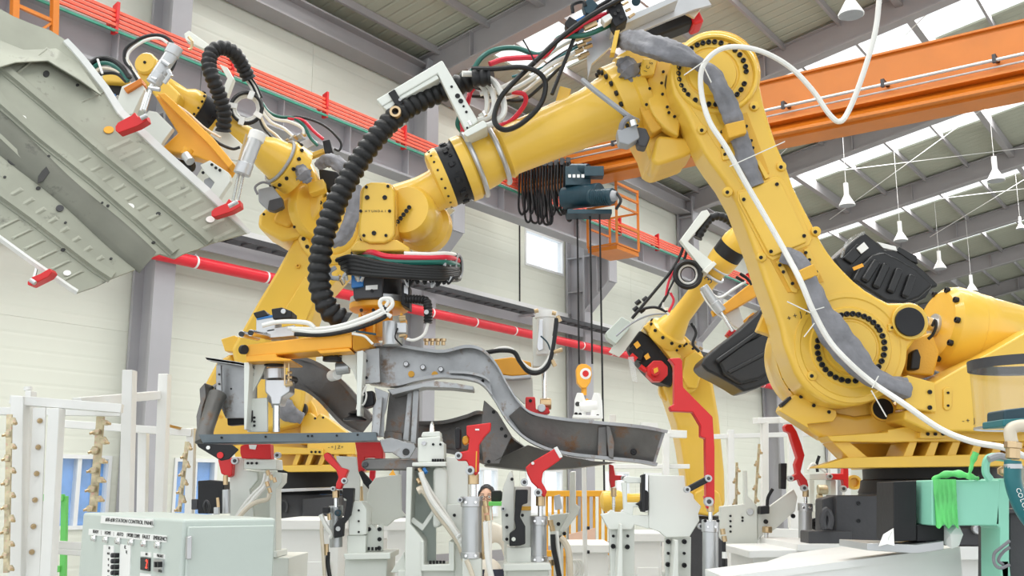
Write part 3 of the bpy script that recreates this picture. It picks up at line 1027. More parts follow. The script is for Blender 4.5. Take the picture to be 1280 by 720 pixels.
# rod under elbow with connector
G().tube([W(728, 100, 3.98), W(742, 112, 3.95), (W(768, 132, 3.94)), W(787, 146, 3.95), W(797, 151, 4.0)], .011, 8, 4).build('drain_tube', GREYM, r1)
G().tube([W(776, 168, 3.95), W(778, 155, 3.93), W(786, 148, 3.93), W(796, 158, 3.95)], .012, 8, 5).build('cable', CLOTH, r1)
plate('connector_box', [(771, 162), (796, 156), (800, 172), (786, 181), (774, 178)], 3.93, .07, GREYM, r1, .006)
plate('connector_block', [(796, 158), (808, 160), (813, 172), (808, 184), (798, 182), (795, 168)], 3.94, .07, DGR, r1, .008)
G().cyl(W(793, 158, 3.92), W(791, 151, 3.92), .018, seg=10).build('connector_nut', CHR, r1)
# --- wrist
YW = 4.10
neck = [(549, 208), (530, 214), (508, 224), (497, 232), (490, 240), (486, 262), (492, 284), (510, 282), (530, 274), (545, 262), (562, 254)]
G().lathe(W(556, 232, YFA), (W(498, 262, YFA + .02) - W(556, 232, YFA)), [(0, R(31)), (R(12), R(27)), (R(30), R(27)), (R(48), R(30)), (R(60), R(32))], 32).build('wrist_neck', YEL, r1)
G().bar(W(527, 272, YW), W(537, 268, YW), .03, .03).build('wrist_port', BLK, r1, .004)
G().lathe(W(507, 262, YFA - .10), (.25, 1, -.05), [(0, R(30)), (.03, R(34)), (.10, R(34)), (.12, R(30)), (.2, R(30)), (.22, R(36)), (.27, R(36))], 40).build('wrist_hub', YEL, r1)
for k in range(6):
    bolt(r1, W(494 + 3.5 * k, 282 - 4.5 * k, YFA - .115), ZF, PX(2.8, YFA), .008)
head = [(452, 236), (456, 230), (463, 227), (481, 227), (489, 231), (493, 238), (493, 292), (489, 300), (480, 304), (462, 304), (453, 300), (448, 292), (448, 280)]
plate('wrist_head_cover', head, YW - .10, .06, YEL, r1, .012)
plate('wrist_head', [(450, 236), (458, 228), (488, 228), (496, 238), (498, 292), (490, 303), (456, 304), (447, 292)], YW - .045, .2, YELD, r1, .012)
bolts(r1, [(458, 234), (485, 233), (451, 264), (487, 264), (455, 294.5), (482.5, 294.5)], YW - .102, PX(2, YW), .006)
bolts(r1, [(459, 247), (481, 247), (467.5, 291.5)], YW - .102, PX(3, YW), .005)
for k, s in enumerate('HYUNDAI'):
    text(r1, s, W(457.5 + 4 * k, 264, YW - .102), (1, 0, 0), (0, 0, 1), .013, INK)
plate('wrist_skirt', [(437, 312), (446, 301), (496, 299), (512, 309), (512, 322), (504, 314), (440, 314)], YW - .08, .24, YEL, r1, .008)
# --- shoulder, turret, counterbalance
YT = YA + .22
G().lathe(W(1052, 441, YT - .02), (0, 1, 0), [(0, PX(83, YT)), (.06, PX(84, YT)), (.08, PX(81, YT)), (.25, PX(78, YT))], 64).build('shoulder_flange', YEL, r1, 0)
plate('mount_tab', [(946, 413), (958, 385), (974, 392), (978, 418), (966, 420)], YT, .05, YEL, r1, .006)
for a in range(160, 262, 11):
    bolt(r1, W(1052 + 79 * math.cos(math.radians(a)), 441 - 79 * math.sin(math.radians(a)), YT - .022), ZF, PX(2, YT), .006)
tur = [(973, 513), (992, 492), (1030, 512), (1070, 520), (1130, 512), (1200, 470), (1300, 440), (1300, 560), (1212, 555), (1040, 552), (1028, 549)]
plate('turret_casting', tur, YT - .04, .10, YEL, r1, .02)
plate('turret_core', [(1085, 500), (1130, 505), (1300, 440), (1300, 560), (1110, 552)], YT + .05, .45, YEL, r1, .02)
plate('turret_front_plate', [(973, 513), (994, 493), (1046, 513), (1046, 521), (1042, 527), (1010, 530), (1012, 536)], YT - .09, .05, YEL, r1, .006)
bolts(r1, [(1001, 496), (1017, 507), (1036, 515)], YT - .092, PX(2.2, YT), .006)
plate('rubber_stop', [(976, 505), (988, 495), (990, 498), (978, 509)], YT - .10, .04, BLK, r1, .002)
cylpx('cable_hole', 1104, 511, 13.5, YT - .052, .02, BLK, r1, .001)
ringpx('hole_rim', 1104, 511, 13, 15, YT - .056, .02, YEL, r1)
# skirt of the turret: upper lip, ribs, lower flange
plate('turret_lip', [(1034, 545), (1110, 540), (1110, 537), (1152, 530), (1152, 538), (1300, 540), (1300, 552), (1152, 552), (1112, 553), (1040, 552)], YT - .14, .14, YEL, r1, .005)
plate('flange_block', [(1152, 531), (1183, 535), (1183, 548), (1150, 548)], YT - .17, .05, YEL, r1, .004)
bolts(r1, [(1159.5, 542.5), (1169, 542.5), (1178.5, 542.5)], YT - .172, PX(2.1, YT), .005)
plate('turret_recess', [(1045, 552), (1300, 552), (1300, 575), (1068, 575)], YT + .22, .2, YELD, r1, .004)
plate('turret_floor', [(1110, 570), (1300, 566), (1300, 583), (1116, 584)], YT - .05, .5, YEL, r1, .004)
plate('turret_base_flange', [(1058, 572), (1300, 566), (1300, 582), (1062, 585), (1020, 585), (1022, 583)], YT - .14, .10, YEL, r1, .005)
plate('turret_web', [(1040, 552), (1062, 552), (1088, 574), (1062, 574)], YT - .11, .12, YEL, r1, .004)
for x in (1128, 1155, 1182, 1210, 1236, 1262):
    plate('turret_rib', [(x + 9, 552), (x + 19, 552), (x + 12, 573), (x, 573)], YT - .12, .2, YEL, r1, .003)
plate('turret_side_bracket', [(1133, 470), (1135, 469), (1168, 478), (1171, 514), (1167, 515), (1132, 509)], YA - .06, .1, YEL, r1, .006)
bolts(r1, [(1162, 490), (1162, 509.5)], YA - .062, PX(2.8, YA), .006)
plate('turret_side_plate', [(1166, 479), (1200, 460), (1240, 439), (1300, 405), (1300, 541), (1160, 539), (1130, 525), (1132, 512), (1166, 515)], YA - .02, .25, YEL, r1, .01)
plate('access_plate', [(1179, 487), (1183, 484), (1188, 484), (1191, 488), (1190, 509), (1187, 513), (1182, 513), (1179, 509)], YA - .027, .02, YEL, r1, .004)
bolts(r1, [(1185, 491), (1185, 507)], YA - .028, PX(1.6, YA), .004)
for x, s in ((1204, '-'), (1210, '+'), (1218, 'J')):
    text(r1, s, W(x, 526, YA - .022), (1, 0, 0), (0, 0, 1), .025, INK)
# gap behind the boss, spring pivot
plate('pivot_fork', [(1138, 425), (1165, 415), (1175, 440), (1168, 470), (1135, 468), (1128, 450)], YA + .14, .2, YELD, r1, .01)
plate('pivot_stop', [(1140, 440), (1148, 435), (1152, 446), (1150, 462), (1138, 462)], YA + .10, .1, BLK, r1, .008)
# counterbalance cylinder
cb0, cb1 = W(1176, 409, YA + .28), W(1330, 450, YA + .36)
cax = (cb1 - cb0).normalized()
q = PX(1, YA + .28)
G().lathe(cb0, cax, [(-8 * q, 20 * q), (-7 * q, 44 * q), (0, 52 * q), (10 * q, 55 * q), (30 * q, 55 * q), (31 * q, 54 * q), (50 * q, 54 * q), (52 * q, 53 * q), (160 * q, 53 * q)], 56).build('balancer_cylinder', YEL, r1, ang=30)
cx_, cy_ = perp(cax)
for k in range(10):
    an = 2 * math.pi * k / 10
    qv = cx_ * math.cos(an) + cy_ * math.sin(an)
    bolt(r1, cb0 + qv * 47 * q - cax * 4 * q, -cax, PX(4, 4.1), .016)
G().lathe(cb0 - cax * 22 * q, cax, [(0, 9 * q), (22 * q, 9 * q)], 20).build('balancer_rod', CHR, r1)
G().lathe(cb0 - cax * 11 * q, cax, [(0, 15 * q), (8 * q, 15 * q)], 20).build('balancer_rod_seal', ALU, r1)
G().tube([W(1165, 408, 3.93), W(1169, 400, 3.92), W(1170, 408, 3.92), W(1166, 418, 3.93), W(1160, 424, 3.94)], .006, 6, 4).build('breather_tube', RUB, r1)
# --- base ring and pedestal
bc = W(1165, 600, 4.40)
G().lathe(Vector((bc.x, bc.y, W(0, 616, 4.1).z)), (0, 0, 1), [(0, .30), (.02, .29), (.05, .285), (.055, .275), (.115, .275)], 56).build('base_ring', BLK, r1)
G().lathe(Vector((bc.x, bc.y, W(0, 640, 4.1).z)), (0, 0, 1), [(0, .34), (.06, .30), (.09, .29)], 56).build('base_neck', DGR, r1)
plate('base_body', [(1045, 619), (1132, 619), (1132, 684), (1045, 684)], 4.02, .14, DGR, r1, .006)
plate('base_shoulder', [(1028, 624), (1046, 619), (1046, 664), (1028, 664)], 4.06, .10, DGR, r1, .006)
plate('base_foot', [(1011, 664), (1065, 664), (1065, 680), (1011, 680)], 3.97, .12, DGR, r1, .004)
plate('base_rear', [(1095, 622), (1240, 622), (1240, 684), (1095, 684)], 4.17, .5, DGR, r1, .006)
bolts(r1, [(1073, 629), (1073, 651)], 4.02, PX(2.5, 4), .004)
G().tube([W(1030, 661, 3.96), W(1028, 648, 3.96), W(1033, 638, 3.96), W(1038, 648, 3.96), W(1036, 661, 3.96)], .014, 8, 5).build('lifting_eye', DGR, r1)
plate('base_body_right', [(1185, 640), (1262, 640), (1262, 684), (1185, 684)], 4.02, .6, DGR, r1, .006)
plate('base_foot_right', [(1196, 660), (1262, 660), (1262, 682), (1196, 682)], 3.97, .55, DGR, r1, .004)
G().tube([W(1236, 660, 3.96), W(1232, 650, 3.96), W(1242, 644, 3.96), W(1250, 650, 3.96), W(1248, 661, 3.96)], .014, 8, 5).build('lifting_eye', DGR, r1)
bolts(r1, [(1220, 661)], 3.96, .02, .02, ALU)
plate('rating_label', [(1106, 648), (1117, 648), (1117, 657), (1106, 657)], 4.015, .004, LABW, r1, 0)

pl_ = [('side_bracket', [(527, 254), (545, 262), (552, 275), (551, 283), (527, 289)], 4.38), ('side_bracket', [(550, 270), (562, 258), (569, 262), (553, 277)], 4.36)]
for nm, p_, y_ in pl_:
    plate(nm, p_, y_, .02, JIG, r1, .003)
G().tube([W(545, 284, 4.37), W(549, 292, 4.36), W(550, 312, 4.34)], .008, 8, 4).build('hose', WHITE_H, r1)
# ================================================================ dress pack of the large robot
def hose(parent, pts, rpx, y, m, name='hose', n=6, seg=8):
    P = [W(p[0], p[1], p[2] if len(p) > 2 else y) for p in pts]
    return G().tube(P, PX(rpx, y), seg, n).build(name, m, parent)


def chan(top, bot, y, dep, m, parent, name='rail', th=.006, lip=.012, y2=None):
    """pressed steel channel: web at y with flanges folded towards the camera side"""
    n = len(top)
    ys = [y + ((y2 if y2 is not None else y) - y) * i / (n - 1) for i in range(n)]
    T = catmull([W(a, b, ys[i]) for i, (a, b) in enumerate(top)], 5)
    Bo = catmull([W(a, b, ys[i]) for i, (a, b) in enumerate(bot)], 5)
    F = Vector((0, -dep, 0))
    for nm, prof in (('web', 0), ('top_flange', 1), ('bottom_flange', 2)):
        vs, fs = [], []
        for a, b in zip(T, Bo):
            up = (a - b).normalized() * th
            if prof == 0: q = [a, b, b + Vector((0, th, 0)), a + Vector((0, th, 0))]
            if prof == 1: q = [a, a + F, a + F - up * 2.5, a + F - up * 2.5 + Vector((0, th, 0)), a + F - up + Vector((0, th, 0)), a - up]
            if prof == 2: q = [b, b + F, b + F + up * 2.5, b + F + up * 2.5 + Vector((0, th, 0)), b + F + up + Vector((0, th, 0)), b + up]
            vs += q
        k = len(q)
        for i in range(len(T) - 1):
            for j in range(k):
                j2 = (j + 1) % k
                fs.append((i * k + j, i * k + j2, (i + 1) * k + j2, (i + 1) * k + j))
        fs.append(tuple(range(k - 1, -1, -1)))
        fs.append(tuple(range(len(vs) - k, len(vs))))
        G().add(vs, fs).build(nm, m, parent, ang=50)


YB = 4.0
dp = thing('cable_bracket', 'pale grey bent bracket clamped on the large robot forearm above its wrist', 'bracket', W(595, 160, YB))
plate('bracket_arm', [(470, 124), (552.5, 74.7), (598, 151), (582, 163), (547, 92), (504, 117), (478, 133)], YB, .05, JIG, dp, .006)
plate('bracket_lip', [(478, 133), (546, 93), (549, 98), (504, 123), (484, 138)], YB + .005, .09, JIG, dp, .004)
plate('bracket_foot', [(580, 164), (604, 150), (609, 154), (609, 158), (584, 171), (580, 168)], YB - .03, .12, JIG, dp, .004)
plate('hose_strap', [(485, 116), (493, 111), (503, 128), (500, 133), (494, 130)], YB - .008, .06, BLK, dp, .003)
for x, y, r in ((564.5, 108.5, 1.8), (572, 120, 3.4), (576, 126.5, 3.4), (579.5, 133, 1.6), (583, 140, 1.8), (584, 160, 1.6)):
    bolt(dp, W(x, y, YB - .001), ZF, PX(r, YB), .003)
bolt(dp, W(500, 125, YB - .01), ZF, PX(2, YB), .006, ALU)
G().lathe(W(494, 139, YB - .04), (0, 1, 0), [(0, PX(4.5, YB)), (0, PX(7.5, YB)), (.03, PX(7.5, YB)), (.03, PX(4.5, YB)), (0, PX(4.5, YB))], 24, caps=False).build('brass_ring', BRS, dp)
for q in (-1, 1):
    bolt(dp, W(598 - q * 9, 151 + q * 6, YB - .0), (-.5, 0, 1), PX(2.6, YB), .02, CHR, hexa=True)
pts = [W(613, 97, 4.08), W(595, 98, 4.1), W(565, 110, 4.1), W(535, 122, 4.08), W(505, 138, 4.04), W(478, 163, 4.0), W(452, 197, 3.98), W(427, 240, 3.96), W(408, 285, 3.95), W(400, 325, 3.95), W(400, 360, 3.96), W(412, 388, 3.98), W(434, 404, 4.0)]
tag(G().ribs(pts, PX(15, 4.0), .036, 18).build('corrugated_hose', RUB, None, ang=60), 'thick black corrugated hose bowing down from the pale bracket to the gripper', 'hose')

# hoses and cables over the forearm: each one a thing of its own
HS = [
    ('thick white cable arching down beside the bracket foot, outermost of the white ones', WHITE_H, 4.2, 4.02, [(578, 92), (595, 93), (615, 100), (627, 118), (630, 140), (620, 152), (606, 158)]),
    ('thick white cable arching beside the bracket foot, middle of the white ones', WHITE_H, 4.0, 4.06, [(578, 98), (598, 99), (613, 110), (618, 130), (612, 145), (598, 150)]),
    ('white cable looping inside the others next to the bracket foot', WHITE_H, 3.6, 4.09, [(580, 103), (600, 106), (608, 120), (608, 138), (600, 146)]),
    ('black hose forming a tall closed loop above the large robot forearm', RUB, 3.6, 3.98, [(590, 86), (620, 86), (650, 84), (672, 90), (682, 105), (676, 130), (655, 152), (635, 162), (622, 158), (618, 145), (626, 122), (645, 100), (668, 78), (700, 48), (735, 22), (770, 2), (800, -12)]),
    ('dark green hose arching high over the forearm cables', GREEN_H, 3.6, 4.05, [(590, 90), (602, 72), (620, 62), (645, 60), (672, 68), (690, 60), (700, 47), (730, 44), (752, 36), (768, 28)]),
    ('dark green hose dipping low behind the bracket foot', GREEN_H, 3.2, 4.16, [(576, 140), (572, 155), (578, 165), (586, 172)]),
    ('red hose crossing above the forearm cables to the valve block', RED_H, 3.8, 4.04, [(612, 80), (630, 74), (655, 72), (680, 70), (695, 52), (720, 36), (745, 22), (765, 16)]),
    ('red hose showing inside the black loop over the forearm', RED_H, 3.2, 4.12, [(622, 158), (640, 150), (656, 130), (655, 118), (640, 115)]),
    ('red hose dropping behind the bracket leg', RED_H, 3.4, 4.18, [(605, 104), (590, 112), (584, 130), (576, 150), (580, 170)]),
    ('white cable running straight up to the brass fittings, lowest of the pair', WHITE_H, 3.2, 4.08, [(618, 116), (640, 112), (665, 98), (690, 80), (715, 68), (728, 62)]),
    ('white cable running straight up to the brass fittings, uppermost of the pair', WHITE_H, 3.0, 4.10, [(600, 118), (630, 108), (660, 90), (690, 65), (712, 52), (726, 48)]),
    ('thin white cable running up beside the black loop', WHITE_H, 2.2, 4.14, [(612, 126), (648, 118), (676, 98), (704, 78), (726, 70)]),
    ('black cable crossing diagonally down from the valve block to the forearm', RUB, 2.6, 4.03, [(690, 118), (700, 92), (712, 62), (722, 38), (740, 14), (775, -8)]),
    ('black cable running between the white ones above the forearm', RUB, 2.6, 4.16, [(596, 110), (625, 112), (655, 104), (690, 76), (722, 56)]),
    ('black cable lying lowest over the forearm behind the loop', RUB, 2.4, 4.2, [(590, 120), (615, 122), (650, 126), (672, 112), (700, 84), (726, 60)]),
    ('thin blue black cable ending at the brass fittings', TEAL, 2.0, 4.12, [(640, 96), (680, 84), (708, 66), (728, 55)]),
]
for i, (lab, m, r, y, p) in enumerate(HS):
    o = hose(None, [(a, b, y + .02 * math.sin(k + i)) for k, (a, b) in enumerate(p)], r, y, m, 'hose')
    tag(o, lab, 'hose', 'hoses and cables over the large robot forearm')
tag(G().ribs([W(613, 96, 4.0), W(600, 97, 4.0), W(588, 98, 4.0)], PX(13, 4.0), .03, 16).build('hose_sleeve', RUB, None), 'short black sleeve where the white cables leave the corrugated hose', 'sleeve')
# valve plate on top of the elbow
vp = thing('valve_plate', 'bare metal valve plate with black manifold and brass fittings above the large robot elbow', 'valve plate', W(760, 60, 4.1))
plate('mounting_plate', [(735, 100), (733, 52), (740, 42), (790, 18), (875, -18), (890, 6), (868, 12), (835, 25), (800, 40), (762, 60), (740, 80)], 4.16, .02, STL, vp, .003)
plate('plate_edge', [(760, 30), (845, -6), (848, 0), (764, 38)], 4.06, .1, ALU, vp, .003)
plate('manifold', [(759, 6), (775, -2), (785, 24), (770, 34), (765, 26)], 3.98, .09, BLK, vp, .006)
for x, y in ((768, 6), (773, 13), (777, 21), (769, 17)):
    G().cyl(W(x, y, 3.965), W(x, y, 3.985), PX(2.4, 4), seg=12).build('port', INK, vp)
plate('valve_body', [(706, 28), (712, 20), (722, 26), (716, 37), (708, 34)], 4.0, .06, BLK, vp, .004)
plate('valve_body', [(728, 4), (738, -4), (748, 6), (740, 18), (732, 16)], 4.0, .06, BLUEG, vp, .004)
plate('valve_block', [(716, 26), (742, 12), (750, 20), (724, 36)], 4.03, .06, BLUE, vp, .004)
plate('pressure_switch', [(751, 22), (762, 16), (766, 22), (756, 29)], 3.97, .05, LABW, vp, .004)
G().bar(W(730, 36, 4.0), W(746, 29, 4.0), .02, .018).build('union', BRS, vp)
for x, y in ((725, 48), (727, 56), (724, 63), (731, 68), (735, 58), (734, 50), (728, 71)):
    G().cyl(W(x - 5, y + 2, 4.08), W(x + 5, y - 2, 4.08), PX(3, 4), seg=6).build('fitting', BRS, vp)
for a, b in (((786, 22), (793, 17)), ((778, 6), (785, 2)), ((782, 14), (788, 11))):
    G().cyl(W(*a, 4.0), W(*b, 4.0), PX(2, 4), seg=8).build('fitting', BRS, vp)
G().cyl(W(795, 2, 4.1), W(795, 2, 4.06), PX(6, 4), seg=20).build('plug', BLUEG, vp, .003)
G().tube([W(716, 16, 4), W(716, 6, 4), W(728, 2, 4), W(732, 8, 4)], .008, 6, 5).build('wire', RUB, vp)
plate('painted_bracket', [(835, 4), (876, -8), (878, 8), (868, 22), (856, 16)], 4.2, .02, TAN_H, vp, .003)
tag(G().tube([W(654, 50, 3.95), W(662, 64, 3.95), W(670, 80, 3.95)], .0035, 6, 3).build('cable_tie', RUB), 'thin black cable tie sticking up from the hoses above the forearm', 'cable tie')

# ================================================================ tool and gripper below the wrist
YG = 4.02
gp = thing('frame_gripper', 'amber gripper beam with tool changer hanging under the large robot wrist', 'gripper', W(470, 400, YG))
c = lambda x, y, yy=YG: W(x, y, yy)
G().lathe(c(476, 322, 4.16), (0, 0, -1), [(0, PX(38, 4)), (.02, PX(40, 4)), (.05, PX(34, 4)), (.06, PX(30, 4))], 8).build('adapter_plate', BLK, gp, .004)
G().cyl(c(474, 336, 4.16), c(474, 374, 4.16), PX(30, 4), seg=28).build('tool_changer_core', BLK, gp)
plate('changer_block', [(440, 338), (478, 336), (478, 372), (442, 374)], 4.02, .2, DGR, gp, .005)
plate('blue_valve', [(439, 340), (454, 338), (454, 358), (439, 360)], 4.0, .06, BLUE, gp, .004)
plate('serial_label', [(457, 357), (472, 356), (472, 361.5), (457, 362.5)], 4.015, .004, LABW, gp, 0)
bolts(gp, [(465, 363.5)], 4.015, .006, .006)
plate('changer_side', [(502, 352), (512, 356), (512, 386), (501, 380)], 4.03, .1, BLK, gp, .005)
plate('changer_side_label', [(505, 356), (510, 358), (510, 368), (505, 366)], 4.026, .004, STL, gp, 0)
G().lathe(c(474, 373, 4.16), (0, 0, -1), [(0, PX(38, 4)), (.024, PX(38, 4)), (.026, PX(36, 4))], 40).build('changer_ring', ALU, gp, .002)
G().lathe(c(474, 381, 4.16), (0, 0, -1), [(0, PX(39, 4)), (.022, PX(39, 4)), (.03, PX(35, 4)), (.031, PX(18, 4)), (.14, PX(18, 4))], 40).build('flange_disc', AMB, gp, .002)
for x in (448, 466, 500):
    plate('gusset', [(x, 391), (x + 3, 391), (x + 3, 416), (x, 416)], 4.06, .2, AMB, gp, .002)
for x in (452, 467):
    bolts(gp, [(x, 388)], 4.015, .007, .01)
# beam
G().prism([W(306, 431, 3.90), W(440, 414.5, 3.90), W(440, 435, 3.90), W(307, 447, 3.90)], (0, .16, 0)).build('cross_beam', AMB, gp, .008)
G().prism([W(440, 414.5, 3.90), W(467, 418, 4.05), W(467, 434, 4.05), W(441, 438, 3.90)], (0, .25, .0)).build('beam_end', AMB, gp, .006)
plate('beam_plate', [(307, 445), (345, 442), (346, 446), (364, 449), (364, 451), (308, 452)], 3.895, .22, AMB, gp, .003)
plate('beam_plate', [(396, 438), (436, 435), (440, 439), (400, 442)], 3.895, .22, AMB, gp, .003)
# valve cluster on the beam
plate('valve_base', [(320, 398), (344, 394), (344, 414), (320, 418)], 3.96, .12, ALU, gp, .004)
plate('valve_top', [(320, 397), (343, 393), (343, 396), (321, 400)], 3.955, .12, BLUE, gp, .002)
for p in ([(316, 391), (330, 387), (336, 394), (320, 398)], [(339, 386), (352, 384), (365, 389), (365, 397), (341, 399)]):
    plate('solenoid', p, 3.95, .1, BLK, gp, .004)
cylpx('gauge', 354, 389, 3.2, 3.94, .02, ALU, gp, .001, 16)
for x0, y0, x1, y1 in ((302, 417.5, 322, 422), (313.5, 416, 338, 421)):
    G().cyl(W(x0, y0, 3.86), W(x1, y1, 3.98), PX(4.2, 3.9), seg=16).build('silencer', CHR, gp)
    G().cyl(W(x0 - .6, y0, 3.855), W(x0 + .8, y0, 3.865), PX(3.4, 3.9), seg=16).build('silencer_mouth', INK, gp)
plate('manifold', [(333, 412), (368, 406), (368, 420), (334, 423)], 3.96, .08, STL, gp, .003)
G().cyl(W(306, 437, 3.88), W(303, 437, 3.89), PX(6, 3.9), seg=14).build('plug', BLK, gp)
for p, r, m in (([(328, 407), (345, 403), (365, 402), (385, 404), (393, 410)], 3, WHITE_H),
                ([(365, 412), (395, 415), (425, 411), (455, 402), (478, 392), (490, 382), (488, 374), (478, 374), (475, 380), (481, 390), (489, 396)], 2.8, WHITE_H),
                ([(360, 410), (395, 411), (425, 407), (452, 398), (475, 388), (485, 378), (480, 372)], 2.4, WHITE_H),
                ([(368, 418), (400, 419), (430, 415), (460, 406), (482, 395), (480, 382)], 2.6, RUB),
                ([(440, 417), (455, 420), (462, 426), (466, 430)], 1.6, WHITE_H),
                ([(445, 414), (470, 418)], 1.4, BLUEG)):
    hose(gp, p, r, 3.88, m, 'air_hose')
# support legs of the beam
plate('leg_plate', [(305, 453), (311, 453), (312, 457), (308, 537), (305, 537)], 3.92, .12, JIG, gp, .002)
plate('leg_web', [(311, 455), (333, 455), (330, 464), (316, 490), (316, 498), (334, 497), (334, 540), (309, 540)], 3.99, .02, JIG, gp, .003)
plate('leg_slot', [(315, 470), (317, 466), (316, 480), (314, 492), (312, 488)], 3.985, .006, INK, gp, 0)
plate('leg_slot', [(312, 513), (316, 513), (316, 526), (312, 530)], 3.985, .006, INK, gp, 0)
bolts(gp, [(318, 522), (318, 527), (318, 532), (310, 502), (308, 512)], 3.985, PX(1.6, 4), .004)
for x, y in ((343, 453), (416, 447)):
    cc = W(x, y, 4.0)
    G().lathe(cc + ZZ * .025, (0, 0, -1), [(0, PX(12, 4)), (.022, PX(12, 4))], 24).build('striped_pad', AMB, gp)
    for k in range(12):
        an = k * math.pi / 6
        p = cc + Vector((math.cos(an), math.sin(an), 0)) * PX(12, 4)
        G().box(p + ZZ * .014, .004, .016, .022, (Vector((math.cos(an), math.sin(an), 0)), Vector((-math.sin(an), math.cos(an), 0)), ZZ)).build('pad_stripe', BLK, gp)
    G().lathe(cc, (0, 0, -1), [(0, PX(12.5, 4)), (.014, PX(12.5, 4))], 24).build('pad_base', BLK, gp)
G().cyl(W(343, 461, 4.0), W(343, 474, 4.0), PX(13, 4), seg=20).build('clamp_cylinder', STL, gp, .003)
plate('clamp_head', [(331, 474), (362, 474), (362, 490), (352, 497), (350, 506), (339, 506), (338, 497), (331, 490)], 3.97, .1, STL, gp, .006)
G().cyl(W(345.5, 505, 4.0), W(345.5, 540, 4.0), PX(4.3, 4), seg=14).build('guide_rod', CHR, gp)
for x in (356, 361):
    G().cyl(W(x, 452, 3.95), W(x, 482, 3.95), PX(1.2, 4), seg=8).build('brass_tube', BRS, gp)
G().cyl(W(357, 482, 3.95), W(366, 480, 3.95), PX(2.2, 4), seg=8).build('fitting', BRS, gp)
for y in (466, 472, 478):
    G().cyl(W(359, y, 3.95), W(365, y, 3.95), PX(1.8, 4), seg=8).build('fitting', BRS, gp)
plate('leg_plate', [(446, 439), (454, 438), (454, 452), (450, 520), (446, 520)], 3.93, .10, JIG, gp, .002)
plate('leg_web', [(424, 442), (446, 440), (446, 478), (440, 462), (424, 448)], 3.99, .02, JIG, gp, .003)
G().cyl(W(420, 461, 4.05), W(437, 459, 4.05), PX(8, 4), seg=18).build('vacuum_valve', ALU, gp, .004)
G().cyl(W(414, 470, 4.1), W(422, 468, 4.05), PX(7, 4), seg=14).build('white_cap', LABW, gp, .004)
hose(gp, [(454, 482), (458, 494), (454, 506), (448, 502), (449, 492), (455, 494)], 1.2, 3.96, WHITE_H, 'air_hose')
hose(gp, [(458, 482), (449, 500), (446, 512)], 1.4, 3.95, WHITE_H, 'air_hose')
plate('sensor_cluster', [(452, 490), (466, 488), (468, 506), (455, 510)], 3.99, .08, BLK, gp, .006)
G().lathe(W(444, 514, 4.0), (0, 0, -1), [(0, .018), (.01, .03), (.016, .02), (.03, .045), (.036, .045)], 20).build('suction_cup', RUB, gp)
# lower right of the tool changer: cylinder and hoses
G().cyl(W(488, 402, 3.98), W(488, 432, 3.98), PX(10, 4), seg=20).build('clamp_cylinder', ALU, gp, .003)
plate('cylinder_block', [(496, 403), (508, 403), (508, 416), (496, 416)], 3.95, .05, ALU, gp, .003)
for y in (397, 400, 420):
    G().cyl(W(499, y, 3.95), W(507, y - 1, 3.95), PX(2.2, 4), seg=8).build('fitting', BRS, gp)
G().ribs([W(508, 374, 4.0), W(520, 374, 3.98), W(532, 376, 3.97), W(535, 385, 3.96), W(535, 404, 3.96)], PX(6, 4), .012, 10).build('elbow_hose', RUB, gp)
hose(gp, [(535, 404), (530, 418), (518, 425), (508, 424)], 2, 3.96, WHITE_H, 'air_hose')
hose(gp, [(497, 410), (494, 422), (503, 432)], 1, 3.94, RUB, 'air_hose')
G().cyl(W(533, 390, 3.93), W(533, 390, 3.96), PX(3, 4), seg=10).build('clip', ALU, gp)
# looped hose bundle
for i, (m, r, dy, dz) in enumerate(((RED_H, 4, 0, 0), (GREEN_H, 4, 6, 3), (RUB, 4.5, 14, 6), (RUB, 4, 20, 8), (WHITE_H, 3, -5, -2))):
    pts = [(452 - 8 * i, 317 + dy * .9, 4.1), (465, 315.5 + dy, 4.0), (482, 320.5 + dy, 3.96), (505, 322 + dy, 3.95), (535, 322.5 + dy * .9, 3.96), (558, 322 + dy, 4.0), (572, 326 + dy, 4.12), (570, 335 + dy * .7, 4.3), (545, 338 + dy * .5, 4.42), (500, 340, 4.5)]
    if i == 4: pts = pts[3:]
    hose(gp, pts, r, 4.0, m, 'looped_hose')
for i in range(5):
    hose(gp, [(422 + 3 * i, 325 + 4 * i, 4.0), (440, 321 + 5 * i, 3.95), (470, 328 + 4 * i, 3.93), (510, 334 + 3 * i, 3.93), (550, 336 + 3 * i, 3.96), (572, 336 + 2 * i, 4.08)], 3.4, 4.0, RUB, 'looped_hose')
for i in range(7):
    x = 560 + 2.2 * i
    cc = W(x, 333, 4.03 + .012 * i)
    pts = [cc + (Vector((.25, 1, .1)).normalized() * math.cos(a) + ZZ * math.sin(a)) * PX(17 - abs(i - 3) * .6, 4) for a in [k * math.pi / 8 for k in range(17)]]
    G().tube(pts, PX(2.5, 4), 6, 2).build('hose_binding', RUB if i % 3 else GREYM, gp)
hose(gp, [(420, 334), (412, 340), (414, 347), (424, 348)], 3, 3.97, GREYM, 'looped_hose')
rnd = random.Random(11)
for k in range(12):
    x, y = rnd.uniform(424, 470), rnd.uniform(338, 350)
    G().cyl(W(x, y, 3.97), W(x + rnd.uniform(-4, 4), y + 6, 3.98), PX(2.2, 4), seg=8).build('fitting', BRS if k % 2 else ALU, gp)
for k in range(14):
    x = 505 + k * 4.4
    hose(gp, [(x, 344 + rnd.uniform(-2, 2)), (x + rnd.uniform(-3, 5), 354 + rnd.uniform(-3, 5)), (x + 6, 346)], 1.8, 4.0, RUB if k % 4 else ALU, 'cable_bundle')

